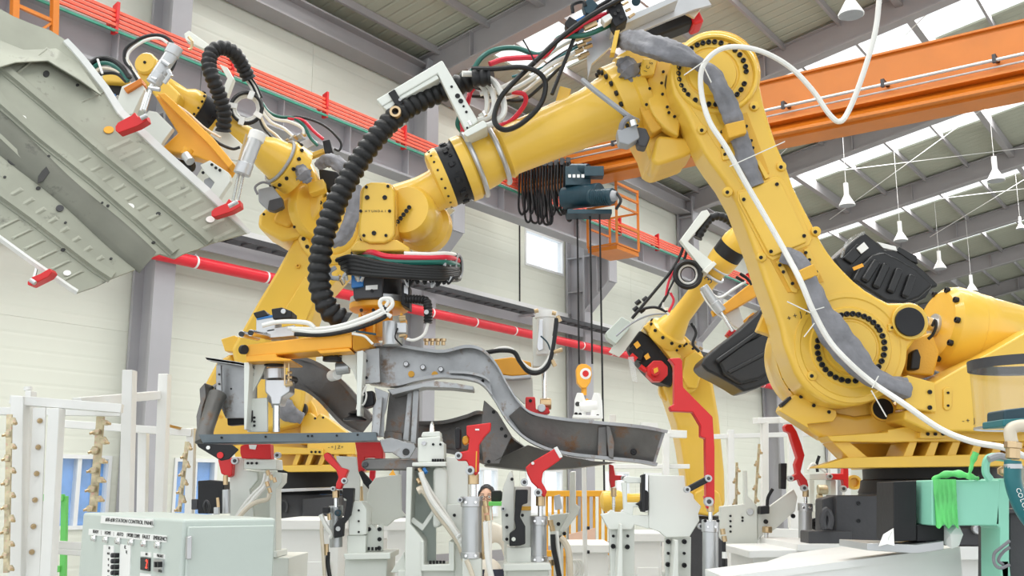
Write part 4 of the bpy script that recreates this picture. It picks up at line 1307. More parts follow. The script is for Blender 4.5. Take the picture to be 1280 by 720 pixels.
# far end of the gripper: amber block with clamp cylinder (right of the rail)
g2 = thing('rail_clamp_unit', 'amber block with upright silver clamp cylinder and red jaw holding the rail', 'clamp', W(665, 470, 4.35))
plate('amber_block', [(612, 450), (640, 446), (664, 453), (664, 468), (640, 470), (616, 466)], 4.36, .2, AMB, g2, .006)
plate('block_shim', [(618, 467), (640, 470), (664, 468), (664, 472), (640, 474), (620, 472)], 4.355, .2, ALU, g2, .002)
plate('support_web', [(628, 472), (666, 472), (667, 500), (655, 505), (640, 490)], 4.42, .03, JIG, g2, .003)
plate('cylinder_bracket', [(666, 396), (676, 396), (676, 432), (684, 432), (684, 458), (666, 458)], 4.33, .06, JIG, g2, .003)
G().lathe(W(683, 389, 4.28), (0, 0, -1), [(0, PX(13.5, 4.3)), (.015, PX(14.5, 4.3)), (.03, PX(14.5, 4.3)), (.032, PX(12, 4.3)), (.17, PX(12, 4.3)), (.172, PX(13, 4.3)), (.185, PX(13, 4.3))], 28).build('clamp_cylinder', LAMPW, g2, 0)
plate('pivot_plate', [(674, 399), (679, 399), (679, 437), (673, 439), (671, 434)], 4.20, .02, STL, g2, .003)
G().cyl(W(680.5, 456, 4.28), W(680.5, 500, 4.28), PX(3.2, 4.3), seg=12).build('piston_rod', CHR, g2)
G().cyl(W(675, 505, 4.26), W(689, 505, 4.26), PX(7, 4.3), seg=16).build('rod_clevis', BRS, g2, .003)
G().cyl(W(677, 510, 4.18), W(677, 510, 4.24), PX(5, 4.3), seg=16).build('clevis_pin', ALU, g2, .003)
plate('red_jaw', [(643, 516), (657, 513), (657, 496), (669, 496), (670, 512), (685, 509), (688, 516), (668, 523), (643, 523)], 4.20, .08, RED, g2, .005)
bolts(g2, [(663, 501)], 4.195, .007, .006)
for p, r, m in (([(606, 441), (625, 438), (642, 440), (650, 452), (660, 464), (672, 466), (684, 458), (690, 440), (694, 415), (696, 398)], 3, RUB),
                ([(606, 443), (625, 435), (640, 437), (652, 452), (664, 461), (676, 460), (687, 445), (692, 420)], 1.8, WHITE_H),
                ([(676, 420), (684, 428), (688, 438)], 1, BLUEG)):
    hose(g2, p, r, 4.2, m, 'air_hose')
for x0, y0, x1, y1 in ((692, 440, 703, 437), (690, 450, 694, 458), (668, 389, 673, 388), (690, 391, 695, 392), (697, 395, 700, 402)):
    G().cyl(W(x0, y0, 4.2), W(x1, y1, 4.2), PX(2.6, 4.3), seg=8).build('fitting', BRS, g2)
for k, lab in enumerate(('leftmost', 'second from left', 'third from left', 'rightmost')):
    tag(G().lathe(W(533 + k * 7, 431.5, 4.1), (0, 0, 1), [(0, .008), (.014, .008), (.016, .012), (.026, .012)], 8).build('brass_fitting', BRS), lab + ' of four small brass fittings standing on top of the rail', 'fitting', 'brass fittings on the rail top')

# ================================================================ pressed steel vehicle frame held by the gripper
fr = thing('vehicle_frame', 'dark pressed steel vehicle side rail frame lying on the red clamps under the amber gripper', 'vehicle frame', W(560, 520, 4.2))
chan([(464, 432), (495, 432), (525, 437), (555, 440), (583, 434), (603, 438), (620, 455), (634, 480), (648, 502), (664, 516), (700, 523), (750, 528), (800, 533), (832, 539)],
     [(464, 482), (495, 485), (525, 478), (555, 474), (588, 477), (604, 484), (618, 502), (634, 528), (655, 549), (680, 562), (712, 570), (755, 575), (795, 579), (818, 583)],
     4.12, .07, PRESS, fr, th=.005)
G().prism([W(700, 524, 4.07), W(750, 529, 4.07), W(800, 534, 4.07), W(828, 540, 4.07), W(816, 580, 4.10), W(755, 572, 4.10), W(700, 566, 4.10), W(655, 545, 4.10), W(636, 520, 4.09), W(650, 508, 4.08), W(664, 519, 4.07)], (0, .01, 0)).build('web_sleeve', PRESSD, fr, .002)
G().prism([W(758, 532, 4.03), W(763, 534, 4.03), W(768, 553, 4.03), W(767, 574, 4.03), W(761, 571, 4.03), W(759, 550, 4.03)], (0, .06, 0)).build('web_rib', PRESSD, fr, .003)
plate('web_joint', [(748, 534), (758, 533), (759, 571), (747, 570)], 4.06, .01, PRESSD, fr, .002)
for x, y, r in ((792, 565, 3), (507.5, 455, 2.6), (528.5, 459, 2.6), (551, 461.5, 2.6)):
    G().lathe(W(x, y, 4.10 if x < 600 else 4.06), ZF, [(0, PX(r + 1, 4.1)), (.004, PX(r, 4.1)), (.004, PX(r * .55, 4.1)), (-.001, PX(r * .5, 4.1))], 14).build('stamped_hole', BLK if x > 600 else STL, fr)
for x, y in ((514, 467.5), (543.5, 468)):
    cylpx('rust_plug', x, y, 4, 4.113, .004, SAFE, fr, 0, 16)
# folded lower flange strip
G().prism([W(484, 487, 4.0), W(500, 484, 4.0), W(545, 476, 4.0), W(570, 479, 4.0), W(592, 483, 4.0), W(592, 488, 4.0), W(565, 485, 4.0), W(530, 484, 4.0), W(490, 494, 4.0)], (0, .12, 0)).build('seat_flange', PRESS, fr, .003)
chan([(562, 465), (585, 466), (603, 470), (612, 476)], [(562, 474), (585, 476), (603, 482), (616, 496)], 4.06, .05, PRESS, fr, th=.004)
bolts(fr, [(582, 472.5), (603.5, 476)], 4.055, PX(2, 4), .003)
# underside box and lower cross channel
chan([(520, 528), (555, 527), (583, 520), (600, 515), (620, 524), (640, 548)], [(520, 560), (555, 566), (583, 572), (610, 582), (650, 585), (690, 583)], 4.45, .08, PRESSD, fr, th=.006, y2=4.35)
G().prism([W(605, 500, 4.2), W(622, 515, 4.2), (W(640, 545, 4.2)), W(624, 580, 4.2), W(604, 580, 4.2), W(600, 540, 4.2)], (0, .02, 0)).build('gusset_plate', PRESSD, fr, .003)
bolts(fr, [(617, 515), (611, 577), (627, 536), (632, 545)], 4.195, PX(2.2, 4.2), .003)
G().prism([W(630, 570, 4.18), W(660, 556, 4.18), W(700, 568, 4.16), W(740, 576, 4.14), W(770, 578, 4.14), W(720, 585, 4.18), (W(660, 588, 4.2)), W(604, 582, 4.22)], (0, .25, .0)).build('lower_skin', PRESSD, fr, .004)
# end plates and uprights
plate('end_plate', [(455, 437), (474, 435), (475, 478), (455, 480)], 4.02, .012, PRESS, fr, .002)
bolts(fr, [(458, 451), (458, 472)], 4.015, PX(1.8, 4), .003)
plate('upright_web', [(487, 487), (516, 486), (524, 484), (523, 550), (507, 550), (481, 543)], 4.14, .012, PRESSD, fr, .003)
plate('upright_rib', [(509, 488), (516, 486), (511, 552), (503, 550)], 4.08, .07, PRESS, fr, .004)
plate('upright_flange', [(516, 487), (524, 488), (520, 555), (513, 553)], 4.05, .01, PRESS, fr, .003)
plate('upright_foot', [(481, 538), (503, 541), (503, 552), (479, 548)], 4.09, .06, PRESSD, fr, .003)
plate('corner_plate', [(468, 484), (486, 491), (483, 510), (480, 520), (480, 546), (464, 546), (466, 510), (471, 500)], 3.98, .012, PRESS, fr, .002)
G().prism([W(470, 500, 3.93), W(478, 496, 3.93), W(474, 545, 3.93), W(464, 546, 3.93)], (0, .08, 0)).build('corner_angle', PRESS, fr, .002)
# long front crossbar
BLG = mat('blue_grey_steel_bar', (0.13, 0.155, 0.17), 0.42, metal=0.6, var=0.2, scale=6)
G().prism([W(248, 543, 3.88), W(470, 540, 3.88), W(472, 551, 3.88), W(254, 555, 3.88)], (0, .006, 0)).build('crossbar_face', BLG, fr, .002)
G().prism([W(248, 543, 3.88), W(470, 540, 3.88), W(470, 541.5, 3.88), W(248, 544.5, 3.88)], (0, .07, 0)).build('crossbar_top', BLG, fr, .002)
G().prism([W(254, 553, 3.88), W(472, 550, 3.88), W(472, 551, 3.88), W(254, 555, 3.88)], (0, .10, 0)).build('crossbar_base', BLG, fr, .002)
bolts(fr, [(277, 547), (332, 546), (385, 545), (390, 545), (421, 544.5), (447, 543.5)], 3.878, PX(1.4, 3.9), .003)
# left end: bent tube, mount plate and rear curved rail
plate('left_plate', [(271, 453), (321, 458), (321, 523), (282, 523), (272, 500)], 4.05, .01, PRESS, fr, .003)
chan([(262, 449), (285, 452), (305, 455), (322, 459)], [(264, 452), (285, 456), (305, 459), (322, 463)], 4.03, .06, PRESS, fr, th=.004)
plate('plate_flange', [(270, 456), (276, 456), (277, 500), (270, 498)], 3.98, .02, PRESS, fr, .002)
bolts(fr, [(274, 468), (274, 480), (275, 490), (289, 486)], 3.975, PX(1.3, 4), .003)
G().tube([W(272, 494, 4.0), W(268, 504, 3.98), W(262, 522, 3.95), W(256, 540, 3.93), W(256, 552, 3.92)], lambda q: PX(12 - 2 * math.sin(q * 3), 4), 14, 5).build('bent_tube', PRESSD, fr)
plate('outer_shell', [(249, 486), (256, 478), (258, 496), (254, 508), (250, 530), (249, 548), (246, 548), (245, 520), (250, 502)], 3.99, .12, PRESSD, fr, .006)
plate('plug_yellow', circ(276, 521, 2.4, 12), 3.96, .004, SAFE, fr, 0)
chan([(362, 447), (385, 449), (410, 460), (435, 481), (455, 505), (468, 522)], [(362, 484), (383, 490), (400, 502), (416, 519), (432, 535), (450, 545)], 4.35, .07, PRESSD, fr, th=.006, y2=4.2)
G().tube([W(268, 486, 4.1), W(285, 476, 4.12), W(305, 470, 4.2), W(340, 470, 4.3), W(372, 476, 4.35)], PX(5, 4.1), 10, 5).build('cross_tube', PRESSD, fr)
plate('inner_bracket', [(290, 500), (310, 496), (310, 530), (284, 532), (283, 510)], 4.08, .05, BLK, fr, .006)
# triangular mounts and hinge arm
plate('mount_triangle', [(245, 554), (290, 556), (298, 562), (286, 574), (276, 576), (248, 559)], 3.84, .012, BLK, fr, .003)
cylpx('mount_hole', 260, 559.5, 2.4, 3.836, .006, LABW, fr, 0, 14)
cylpx('mount_plug', 275, 569, 4, 3.834, .008, RED, fr, 0, 16)
tri = [(474, 550), (488, 547), (518, 555), (520, 560), (512, 573), (502, 574), (490, 566), (480, 566)]
plate('mount_triangle', tri, 3.84, .012, PRESS, fr, .004)
G().lathe(W(507.5, 565, 3.84), ZF, [(0, PX(6, 3.9)), (.003, PX(6, 3.9)), (.003, PX(4.4, 3.9))], 20).build('mount_hole_rim', PRESS, fr)
cylpx('mount_hole', 507.5, 565, 4.4, 3.834, .006, INK, fr, 0, 18)
plate('hinge_arm', [(452, 576), (460, 573), (518, 573), (540, 568), (548, 580), (524, 588), (458, 588), (451, 583)], 3.90, .05, PRESSD, fr, .008)
cylpx('hinge_pin', 456.5, 580.5, 3.4, 3.89, .07, DGR, fr, .002, 14)
# ================================================================ robot behind on the left and the floor pan it holds
def pl(parent, y, items):
    """list of (name, material, outline, depth offset, thickness, bevel)"""
    for it in items:
        nm, m, px, dy, th = it[:5]
        plate(nm, px, y + dy, th, m, parent, it[5] if len(it) > 5 else .004)


def rod(parent, name, m, a, b, r, bevel=0, seg=16, r2=None):
    """round bar between two photo points (px, py, y); r in pixels at the first"""
    return G().cyl(W(*a), W(*b), PX(r, a[2]), PX(r2, b[2]) if r2 else None, seg).build(name, m, parent, bevel)


def tubeoflinks(parent, name, m, pts, rpx, y):
    return G().tube([W(a, b, y) for a, b in pts], PX(rpx, y), 8, 4).build(name, m, parent)


r2 = thing('industrial_robot', 'yellow robot at the left rear reaching up and holding the sheet metal floor pan', 'robot', W(375, 655, 6.9))
Y2 = 6.3
pl(r2, Y2, [
    ('upper_arm', YEL, [(392, 257), (380, 278), (366, 300), (345, 338), (322, 376), (302, 412), (288, 436), (296, 470), (302, 500), (330, 540), (372, 530), (380, 500), (385, 440), (389, 401), (398, 372), (413, 358), (438, 330), (447, 296), (448, 262), (430, 240), (408, 242)], 0, .30, .03),
    ('arm_side_plate', YEL, [(381, 345), (357, 384), (330, 424), (372, 424), (380, 405), (392, 378), (398, 360)], -.02, .03, .008),
    ('stop_lug', YEL, [(276, 424), (293, 419), (306, 426), (300, 440), (281, 439)], .15, .1, .006),
    ('elbow_housing', YEL, [(366, 187), (381, 189), (404, 238), (400, 262), (384, 290), (372, 296), (352, 302), (321, 284), (323, 268), (340, 250), (338, 238), (345, 215)], -.05, .35, .03),
    ('motor_cover', YELD, [(352, 250), (376, 236), (384, 262), (360, 284), (340, 276)], -.09, .08, .02),
    ('block_head', YEL, [(384, 228), (404, 223), (406, 236), (386, 242)], -.16, .1, .008),
    ('clamp_bar', YEL, [(378, 195), (404, 185), (406, 190), (380, 200)], -.14, .05, .004)])
G().lathe(W(416, 288, Y2 - .01), ZF, [(-.02, PX(46, Y2)), (.01, PX(45, Y2)), (.02, PX(42, Y2)), (.02, PX(34, Y2)), (0, PX(32, Y2)), (.01, PX(28, Y2)), (.01, 0.002)], 40).build('elbow_cover', YEL, r2)
for k in range(22):
    a = 2 * math.pi * k / 22
    bolt(r2, W(416 + 38 * math.cos(a), 288 + 38 * math.sin(a), Y2 - .03), ZF, PX(2.6, Y2), .01)
G().lathe(W(398, 262, Y2 - .02), Vector((.75, -.5, .1)), [(-.08, PX(38, Y2)), (-.04, PX(38, Y2)), (-.02, PX(35, Y2))], 40).build('gearbox_flange', YEL, r2)
bolt(r2, W(373, 333, Y2 - .001), ZF, PX(3, Y2), .02, YELD)
for x, y in ((374, 260), (378, 274), (368, 284), (352, 262), (330, 268)):
    bolt(r2, W(x, y, Y2 - .1), ZF, PX(1.7, Y2), .01)
# forearm
f0, f1 = W(366, 212, 6.12), W(196, 102, 5.55)
fx = (f1 - f0).normalized()
FL = (f1 - f0).length
def frac(x): return FL * (366 - x) / 170.0
Rr = lambda n: PX(n, 5.9)
G().lathe(f0, fx, [(frac(372), Rr(34)), (frac(352), Rr(34)), (frac(351), Rr(30)), (frac(346), Rr(27)), (frac(330), Rr(23)), (frac(322), Rr(18)), (frac(286), Rr(16)), (frac(280), Rr(18)), (frac(266), Rr(22)), (frac(262), Rr(22))], 36).build('forearm_tube', YEL, r2)
G().lathe(f0, fx, [(frac(263), Rr(21)), (frac(243), Rr(21))], 32).build('wrist_joint_band', BLK, r2)
G().lathe(f0, fx, [(frac(244), Rr(21)), (frac(240), Rr(21)), (frac(232), Rr(19)), (frac(225), Rr(13)), (frac(205), Rr(13))], 32).build('wrist_neck', YEL, r2)
xx, yy = perp(fx)
for k in range(14):
    a = 2 * math.pi * k / 14
    q = xx * math.cos(a) + yy * math.sin(a)
    bolt(r2, f0 + fx * frac(357) + q * Rr(34), q, Rr(2.6), .012)
    bolt(r2, f0 + fx * frac(241) + q * Rr(21), q, Rr(1.6), .008)
    bolt(r2, f0 + fx * frac(258) + q * Rr(21), q, Rr(1.6), .008)
for x in (349, 272):
    c0 = f0 + fx * frac(x)
    rad = Rr(31) if x > 300 else Rr(22.5)
    G().tube([c0 + (xx * math.cos(a) + yy * math.sin(a)) * rad for a in [k * math.pi / 8 for k in range(17)]], .010, 6, 2).build('u_bolt', GREYM, r2)
G().lathe(W(182, 79, 5.5), Vector((-.1, -1, 0)), [(-.12, PX(14, 5.5)), (0, PX(15, 5.5)), (.01, PX(13, 5.5))], 28).build('wrist_head', YEL, r2)
pl(r2, 5.5, [('wrist_block', YEL, [(172, 82), (190, 90), (212, 104), (226, 118), (218, 134), (200, 128), (182, 106), (170, 96)], .02, .12, .015),
             ('wrist_block', YEL, [(127, 96), (131, 88), (147, 90), (160, 98), (158, 104), (130, 102)], .0, .12, .01),
             ('tool_changer', BLK, [(128, 102), (160, 104), (158, 128), (144, 126), (132, 114)], .05, .12, .01),
             ('elbow_connector', GREYM, [(322, 236), (340, 232), (351, 246), (350, 258), (334, 262), (323, 252)], .55, .08, .01),
             ('elbow_connector', DGR, [(336, 250), (352, 246), (354, 258), (342, 264), (334, 262)], .54, .06, .008)])
bolt(r2, W(181, 78, 5.49), ZF, PX(2, 5.5), .006)
hose(r2, [(322, 243), (319, 234), (328, 228), (338, 230)], 1.6, 6.0, CLOTH, 'cable')
wrap([(398, 206, 6.1), (412, 200, 6.05), (430, 210, 6.0), (442, 230, 6.0)], [PX(q, 6) for q in (7, 9, 9, 7)], parent=r2)
wrap([(372, 208, 6.0), (380, 218, 5.98), (386, 228, 6.0)], [PX(q, 6) for q in (6, 10, 4)], parent=r2, bumps=.25)
wrap([(444, 232, 5.9), (442, 262, 5.9), (436, 280, 5.9), (428, 296, 5.9), (414, 305, 5.9)], [PX(q, 6) for q in (8, 9, 9, 9, 7)], parent=r2)
pl(r2, 6.2, [('motor', BLK, [(398, 210), (420, 214), (436, 226), (432, 242), (410, 238), (400, 226)], .1, .2, .01)])
# dress pack of the left robot
pl(r2, 6.15, [('mounting_plate', STL, [(341, 192), (388, 172), (398, 178), (366, 196), (345, 198)], .05, .02, .002),
              ('manifold', BLK, [(403, 176), (412, 174), (416, 190), (406, 192)], -.04, .06, .005)])
for p, r, m in (([(327, 128), (336, 140), (350, 146), (365, 147), (378, 155), (388, 172), (397, 182)], 2.2, GREEN_H),
                ([(360, 148), (378, 150), (392, 164), (404, 174)], 2.2, RED_H),
                ([(350, 148), (372, 146), (395, 152), (412, 162), (426, 178), (424, 188), (418, 186)], 1.6, RUB),
                ([(330, 134), (342, 148), (362, 152), (378, 160), (380, 168)], 2.2, WHITE_H),
                ([(326, 136), (338, 152), (354, 160), (366, 170)], 2, WHITE_H),
                ([(324, 140), (332, 158), (344, 168), (352, 176)], 1.8, TAN_H),
                ([(322, 142), (328, 158), (338, 170), (348, 180)], 1.4, RUB)):
    hose(r2, p, r, 6.05, m, 'hose')
for k in range(6):
    rod(r2, 'fitting', BRS if k % 2 else ALU, (353 + 5 * k, 176 - 2 * k, 6.1), (357 + 5 * k, 180 - 2 * k, 6.12), 2.2, seg=8)
for i, (m, rr_, s) in enumerate(((RUB, 19, 2.0), (WHITE_H, 17, 2.2), (WHITE_H, 14, 1.8), (RUB, 18, 1.6), (RUB, 20.5, 1.8))):
    hose(r2, [(308 + rr_ * math.cos(a), 135 + rr_ * math.sin(a) * .98, 5.75 + .015 * i) for a in [k * math.pi / 6 for k in range(13)]], s, 5.8, m, 'coiled_cable', 4)
for a in (30, 110, 190, 290):
    a = math.radians(a)
    G().bar(W(308 + 12 * math.cos(a), 135 + 12 * math.sin(a), 5.72), W(308 + 22 * math.cos(a), 135 + 22 * math.sin(a), 5.72), .014, .03).build('cable_tie', LABW, r2)
pl(r2, 5.8, [('bracket_arm', JIG, [(230, 42), (236, 38), (262, 56), (262, 64), (252, 60), (232, 50)], .1, .05, .004),
             ('bracket_leg', JIG, [(274, 80), (284, 84), (292, 98), (284, 120), (276, 116), (284, 98)], .1, .05, .004),
             ('forearm_bracket', JIG, [(268, 158), (276, 156), (320, 196), (310, 202), (262, 196), (258, 178)], -.1, .03, .004)])
hose(r2, [(236, 46), (240, 52), (239, 60), (236, 62)], 2, 5.85, BRS, 'hook')
tag(G().ribs([W(*p) for p in ((279, 164, 5.65), (280, 140, 5.6), (274, 118, 5.55), (266, 98, 5.5), (261, 80, 5.5), (266, 64, 5.52), (280, 60, 5.56), (294, 68, 5.62), (304, 84, 5.7), (312, 100, 5.75))], PX(10.5, 5.6), .034, 14).build('corrugated_hose', RUB, None, ang=60), 'black corrugated hose bent in a tight hairpin above the left robot forearm', 'hose')
for k, (dx, m) in enumerate(((0, RUB), (3, WHITE_H), (-3, WHITE_H), (5, RUB))):
    hose(r2, [(308 + dx, 96), (316 + dx, 108), (322 + dx, 122)], 1.7, 5.78, m, 'cable')
# shoulder, turret and base seen through the vehicle frame
pl(r2, 6.5, [
    ('turret_casting', YEL, [(256, 478), (270, 452), (290, 440), (300, 470), (330, 500), (352, 498), (368, 490), (384, 492), (394, 508), (400, 530), (440, 548), (446, 566), (444, 588), (350, 588), (340, 560), (262, 560), (256, 520)], 0, .5, .03),
    ('turret_side_plate', YEL, [(376, 520), (388, 515), (395, 522), (400, 516), (412, 524), (440, 545), (442, 556), (374, 556)], -.08, .2, .01),
    ('turret_lip', YEL, [(340, 557), (384, 560), (384, 552), (444, 552), (444, 568), (340, 568)], -.14, .16, .006),
    ('flange_block', YEL, [(386, 560), (404, 561), (404, 569), (386, 568)], -.17, .05, .003),
    ('turret_base_flange', YEL, [(342, 582), (448, 580), (448, 589), (360, 590)], -.14, .5, .005),
    ('side_flange', YEL, [(292, 558), (302, 556), (302, 572), (294, 574)], -.1, .3, .006)])
for x in (372, 388, 404, 420, 436):
    pl(r2, 6.4, [('turret_rib', YEL, [(x - 2, 568), (x + 4, 568), (x - 2, 584), (x - 8, 584)], -.02, .2, .002)])
bolts(r2, [(389.5, 565), (394.5, 565), (399.5, 565), (394, 523), (404, 522)], 6.32, PX(1.5, 6.4), .008)
cylpx('pivot_cap', 373, 511, 10, 6.34, .06, BLK, r2, .004)
wrap([(340, 494, 6.3), (350, 500, 6.28), (362, 516, 6.28), (378, 524, 6.3)], [PX(q, 6.3) for q in (9, 12, 11, 6)], parent=r2)
for k, s in enumerate('-+JZ+'):
    text(r2, s, W(411 + 4.2 * k, 559, 6.355), (1, 0, 0), (0, 0, 1), .028, INK)
bc2 = W(376, 600, 6.8)
G().lathe(Vector((bc2.x, bc2.y, W(0, 660, 6.5).z)), (0, 0, 1), [(0, .40), (.1, .36), (.16, .34), (.2, .33)], 40).build('base_neck', DGR, r2)
G().lathe(Vector((bc2.x, bc2.y, W(0, 618, 6.5).z)), (0, 0, 1), [(0, .34), (.02, .33), (.15, .32)], 40).build('base_ring', BLK, r2)
G().cyl(W(376, 615, 6.8), W(376, 611, 6.8), .42, seg=40).build('base_disc', STL, r2, .004)
pl(r2, 6.45, [('base_body', DGR, [(345, 618), (378, 618), (378, 654), (345, 654)], .05, .6, .005), ('base_body', DGR, [(378, 624), (420, 620), (420, 656), (378, 656)], -.05, .6, .005)])
hose(r2, [(350, 640), (350, 630), (355, 625), (359, 631), (358, 640)], 1.6, 6.42, DGR, 'lifting_eye')
rz0 = W(0, 656, 6.5).z
rs = thing('robot_riser', 'white steel riser carrying the left robot behind the fixtures', 'riser', (bc2.x, bc2.y, 0))
G().box((bc2.x + .1, bc2.y, rz0 - .04), 1.15, 1.0, .07).build('top_plate', WHT, rs, .005)
G().box((bc2.x + .1, bc2.y, (rz0 - .08) / 2), .9, .8, rz0 - .08).build('riser_body', WHT, rs, .005)
plate('access_door', [(347, 673), (382, 672), (382, 712), (347, 712)], 6.33, .04, WHT, rs, .004)

# ---------------------------------------------------------------- gripper of the left robot
g3 = thing('pan_gripper', 'amber beam gripper with white brackets and red pads holding the floor pan', 'gripper', W(240, 160, 5.3))
pl(g3, 5.25, [
    ('cross_beam', AMB, [(193, 119), (204, 118), (262, 176), (288, 208), (283, 216), (266, 204), (246, 196), (200, 186), (222, 166)], .05, .12, .01),
    ('beam_top', AMB, [(196, 117), (206, 116), (266, 172), (292, 204), (286, 210), (258, 178)], .0, .10, .006),
    ('white_bracket', JIG, [(176, 152), (186, 138), (196, 140), (216, 160), (204, 176), (194, 196), (180, 186), (184, 168)], -.02, .04, .004),
    ('side_bracket', JIG, [(147, 124), (152, 108), (176, 98), (180, 112), (166, 142), (156, 146), (148, 138)], -.06, .05, .004),
    ('orange_cap', ORG, [(154, 110), (176, 97), (178, 104), (158, 116)], -.08, .08, .004),
    ('end_bracket', JIG, [(250, 206), (262, 200), (286, 216), (288, 226), (272, 250), (258, 244), (268, 228), (256, 216)], -.04, .05, .004),
    ('foam_block', GREYM, [(254, 224), (268, 218), (276, 228), (270, 244), (256, 238)], -.02, .08, .01)])
bolts(g3, [(265, 206), (270, 210), (275, 213), (254, 216)], 5.2, PX(2, 5.2), .006)
rod(g3, 'clamp_cylinder', ALU, (216, 66, 5.1), (196, 96, 5.08), 9, .004, 20)
rod(g3, 'cylinder_head', ALU, (220, 58, 5.1), (214, 69, 5.1), 10.5, .004, 20)
rod(g3, 'cylinder_foot', ALU, (200, 92, 5.08), (191, 105, 5.08), 10, .004, 20)
rod(g3, 'piston_rod', CHR, (190, 106, 5.06), (180, 138, 5.04), 3.4)
rod(g3, 'guide_rod', CHR, (183, 116, 5.04), (176, 138, 5.04), 2)
for a, b in (((203, 76), (212, 82)), ((205, 104), (214, 92)), ((186, 110), (200, 112)), ((196, 100), (190, 98)), ((210, 88), (214, 96))):
    rod(g3, 'fitting', ALU, (*a, 5.05), (*b, 5.05), 3, seg=8)
rod(g3, 'clamp_cylinder', ALU, (320, 172, 5.25), (306, 208, 5.2), 9.5, .004, 20)
rod(g3, 'cylinder_head', LAMPW, (323, 165, 5.25), (319, 176, 5.25), 11, .004, 20)
rod(g3, 'cylinder_foot', ALU, (307, 204, 5.2), (302, 218, 5.2), 11, .004, 20)
rod(g3, 'brass_tube', BRS, (308, 168, 5.18), (299, 200, 5.16), 1.6, seg=8)
for q in (-3, 3):
    rod(g3, 'piston_rod', CHR, (302 + q, 214, 5.2), (294 + q, 252, 5.15), 2, seg=10)
red1 = [(144, 158), (147, 153), (164, 144), (168, 140), (172, 146), (182, 142), (184, 150), (172, 157), (148, 166), (144, 163)]
plate('red_pad', red1, 4.66, .06, RED, g3, .004)
plate('red_pad', [(264, 264), (268, 260), (282, 254), (286, 248), (290, 252), (300, 250), (301, 258), (290, 264), (268, 271), (264, 270)], 4.88, .06, RED, g3, .004)
plate('red_pad', [(34, 352), (40, 346), (50, 342), (62, 335), (65, 340), (60, 346), (48, 352), (38, 357), (34, 356)], 4.3, .06, RED, g3, .004)
rod(g3, 'pad_rod', CHR, (46, 335, 4.4), (42, 350, 4.4), 2, seg=8)
for a, b in (((176, 148), (184, 144)), ((286, 258), (297, 252)), ((38, 350), (44, 354))):
    rod(g3, 'pad_pin', ALU, (*a, 4.64 if a[0] > 60 else 4.28), (*b, 4.64 if a[0] > 60 else 4.28), 3, seg=10)
for p, r, m in (([(172, 100), (164, 86), (156, 76), (157, 62), (168, 52), (184, 45), (200, 44), (212, 50), (219, 62), (219, 76), (214, 88)], 2.4, RUB),
                ([(178, 104), (168, 90), (160, 78), (161, 66), (172, 56), (186, 49), (200, 48), (210, 54)], 2, WHITE_H),
                ([(176, 102), (165, 84), (158, 72)], 1.8, TAN_H),
                ([(216, 134), (232, 146), (250, 160), (272, 178), (290, 186), (300, 184)], 2, RUB),
                ([(222, 132), (236, 142), (256, 160), (276, 172)], 1.6, TAN_H),
                ([(108, 84), (122, 74), (138, 74), (152, 84), (162, 98)], 3.6, RUB),
                ([(110, 90), (124, 80), (138, 80), (152, 90), (160, 102)], 3, GREEN_H),
                ([(112, 96), (126, 86), (140, 87), (150, 92)], 2.4, TAN_H),
                ([(108, 100), (128, 92), (146, 92), (158, 102)], 2.6, RUB),
                ([(186, 206), (200, 210), (214, 206), (222, 198)], 2.4, RUB)):
    hose(g3, p, r, 5.3, m, 'hose')
for k in range(9):
    rod(g3, 'fitting', BLUE if k % 3 == 0 else (BRS if k % 2 else ALU), (130 + 4 * k, 118 + 2 * (k % 3), 5.32), (134 + 4 * k, 126, 5.34), 2.2, seg=8)
rod(g3, 'striped_pad', AMB, (236, 186, 5.2), (232, 194, 5.2), 7, seg=18)
rod(g3, 'swivel', STL, (232, 194, 5.18), (238, 202, 5.16), 6, seg=14)
G().ribs([W(204, 198, 5.4), W(222, 206, 5.38), (W(242, 208, 5.36))], PX(8, 5.3), .03, 12).build('short_corrugated_hose', RUB, g3, ang=60)
G().cyl(W(122, 74, 5.22), W(128, 92, 5.2), .006, seg=6).build('cable_tie', LABW, g3)

# ---------------------------------------------------------------- floor pan (underside seen from below)
PA, PB, PC = W(312.6, 289.5, 5.05), W(63, 37, 4.75), W(95, 365, 4.45)
PN = (PB - PA).cross(PC - PA).normalized()
if PN.y > 0: PN = -PN                      # normal towards the viewer
CAM0 = Vector((0, 0, CAMZ))


def pan(px, py, lift=0.0):
    r = ray(px, py)
    k = (PA + PN * lift - CAM0).dot(PN) / r.dot(PN)
    return CAM0 + r * k


fp = thing('floor_pan', 'large grey green pressed sheet metal car floor pan held up at the upper left', 'car body panel', pan(150, 200))
out = [(-60, -12), (-20, 4), (0, 11), (16, 20), (40, 30), (63, 38), (82, 50), (94, 63), (105, 76), (132, 111), (150, 140), (203, 190), (258, 240), (313, 290), (290, 297), (264, 304), (248, 311), (230, 317), (219, 323), (200, 317), (192, 320), (185, 328), (176, 334), (158, 341), (142, 347), (120, 358), (96, 366), (88, 361), (40, 328), (0, 299), (-70, 250)]
G().prism([pan(*q) for q in out], -PN * .012).build('pan_sheet', PANEL, fp)
rim = [(63, 38), (82, 50), (94, 63), (105, 76), (132, 111), (150, 140), (203, 190), (258, 240), (313, 290)]
vs = []
for q in rim:
    vs.append(pan(*q, .0) - PN * .0)
g = G()
for i, (a, b) in enumerate(zip(rim[1:], rim[2:])):
    w0, w1 = (3 + i * .4, 3.4 + i * .4) if i < 6 else (5, 1)
    g.prism([pan(a[0] - 3, a[1] + 1, .012), pan(b[0] - 3, b[1] + 1, .012), pan(b[0] + w1, b[1] - w1 * .7, .030), pan(a[0] + w0, a[1] - w0 * .7, .030)], -PN * .01)
g.build('bright_edge_flange', PANELE, fp)
e = G()
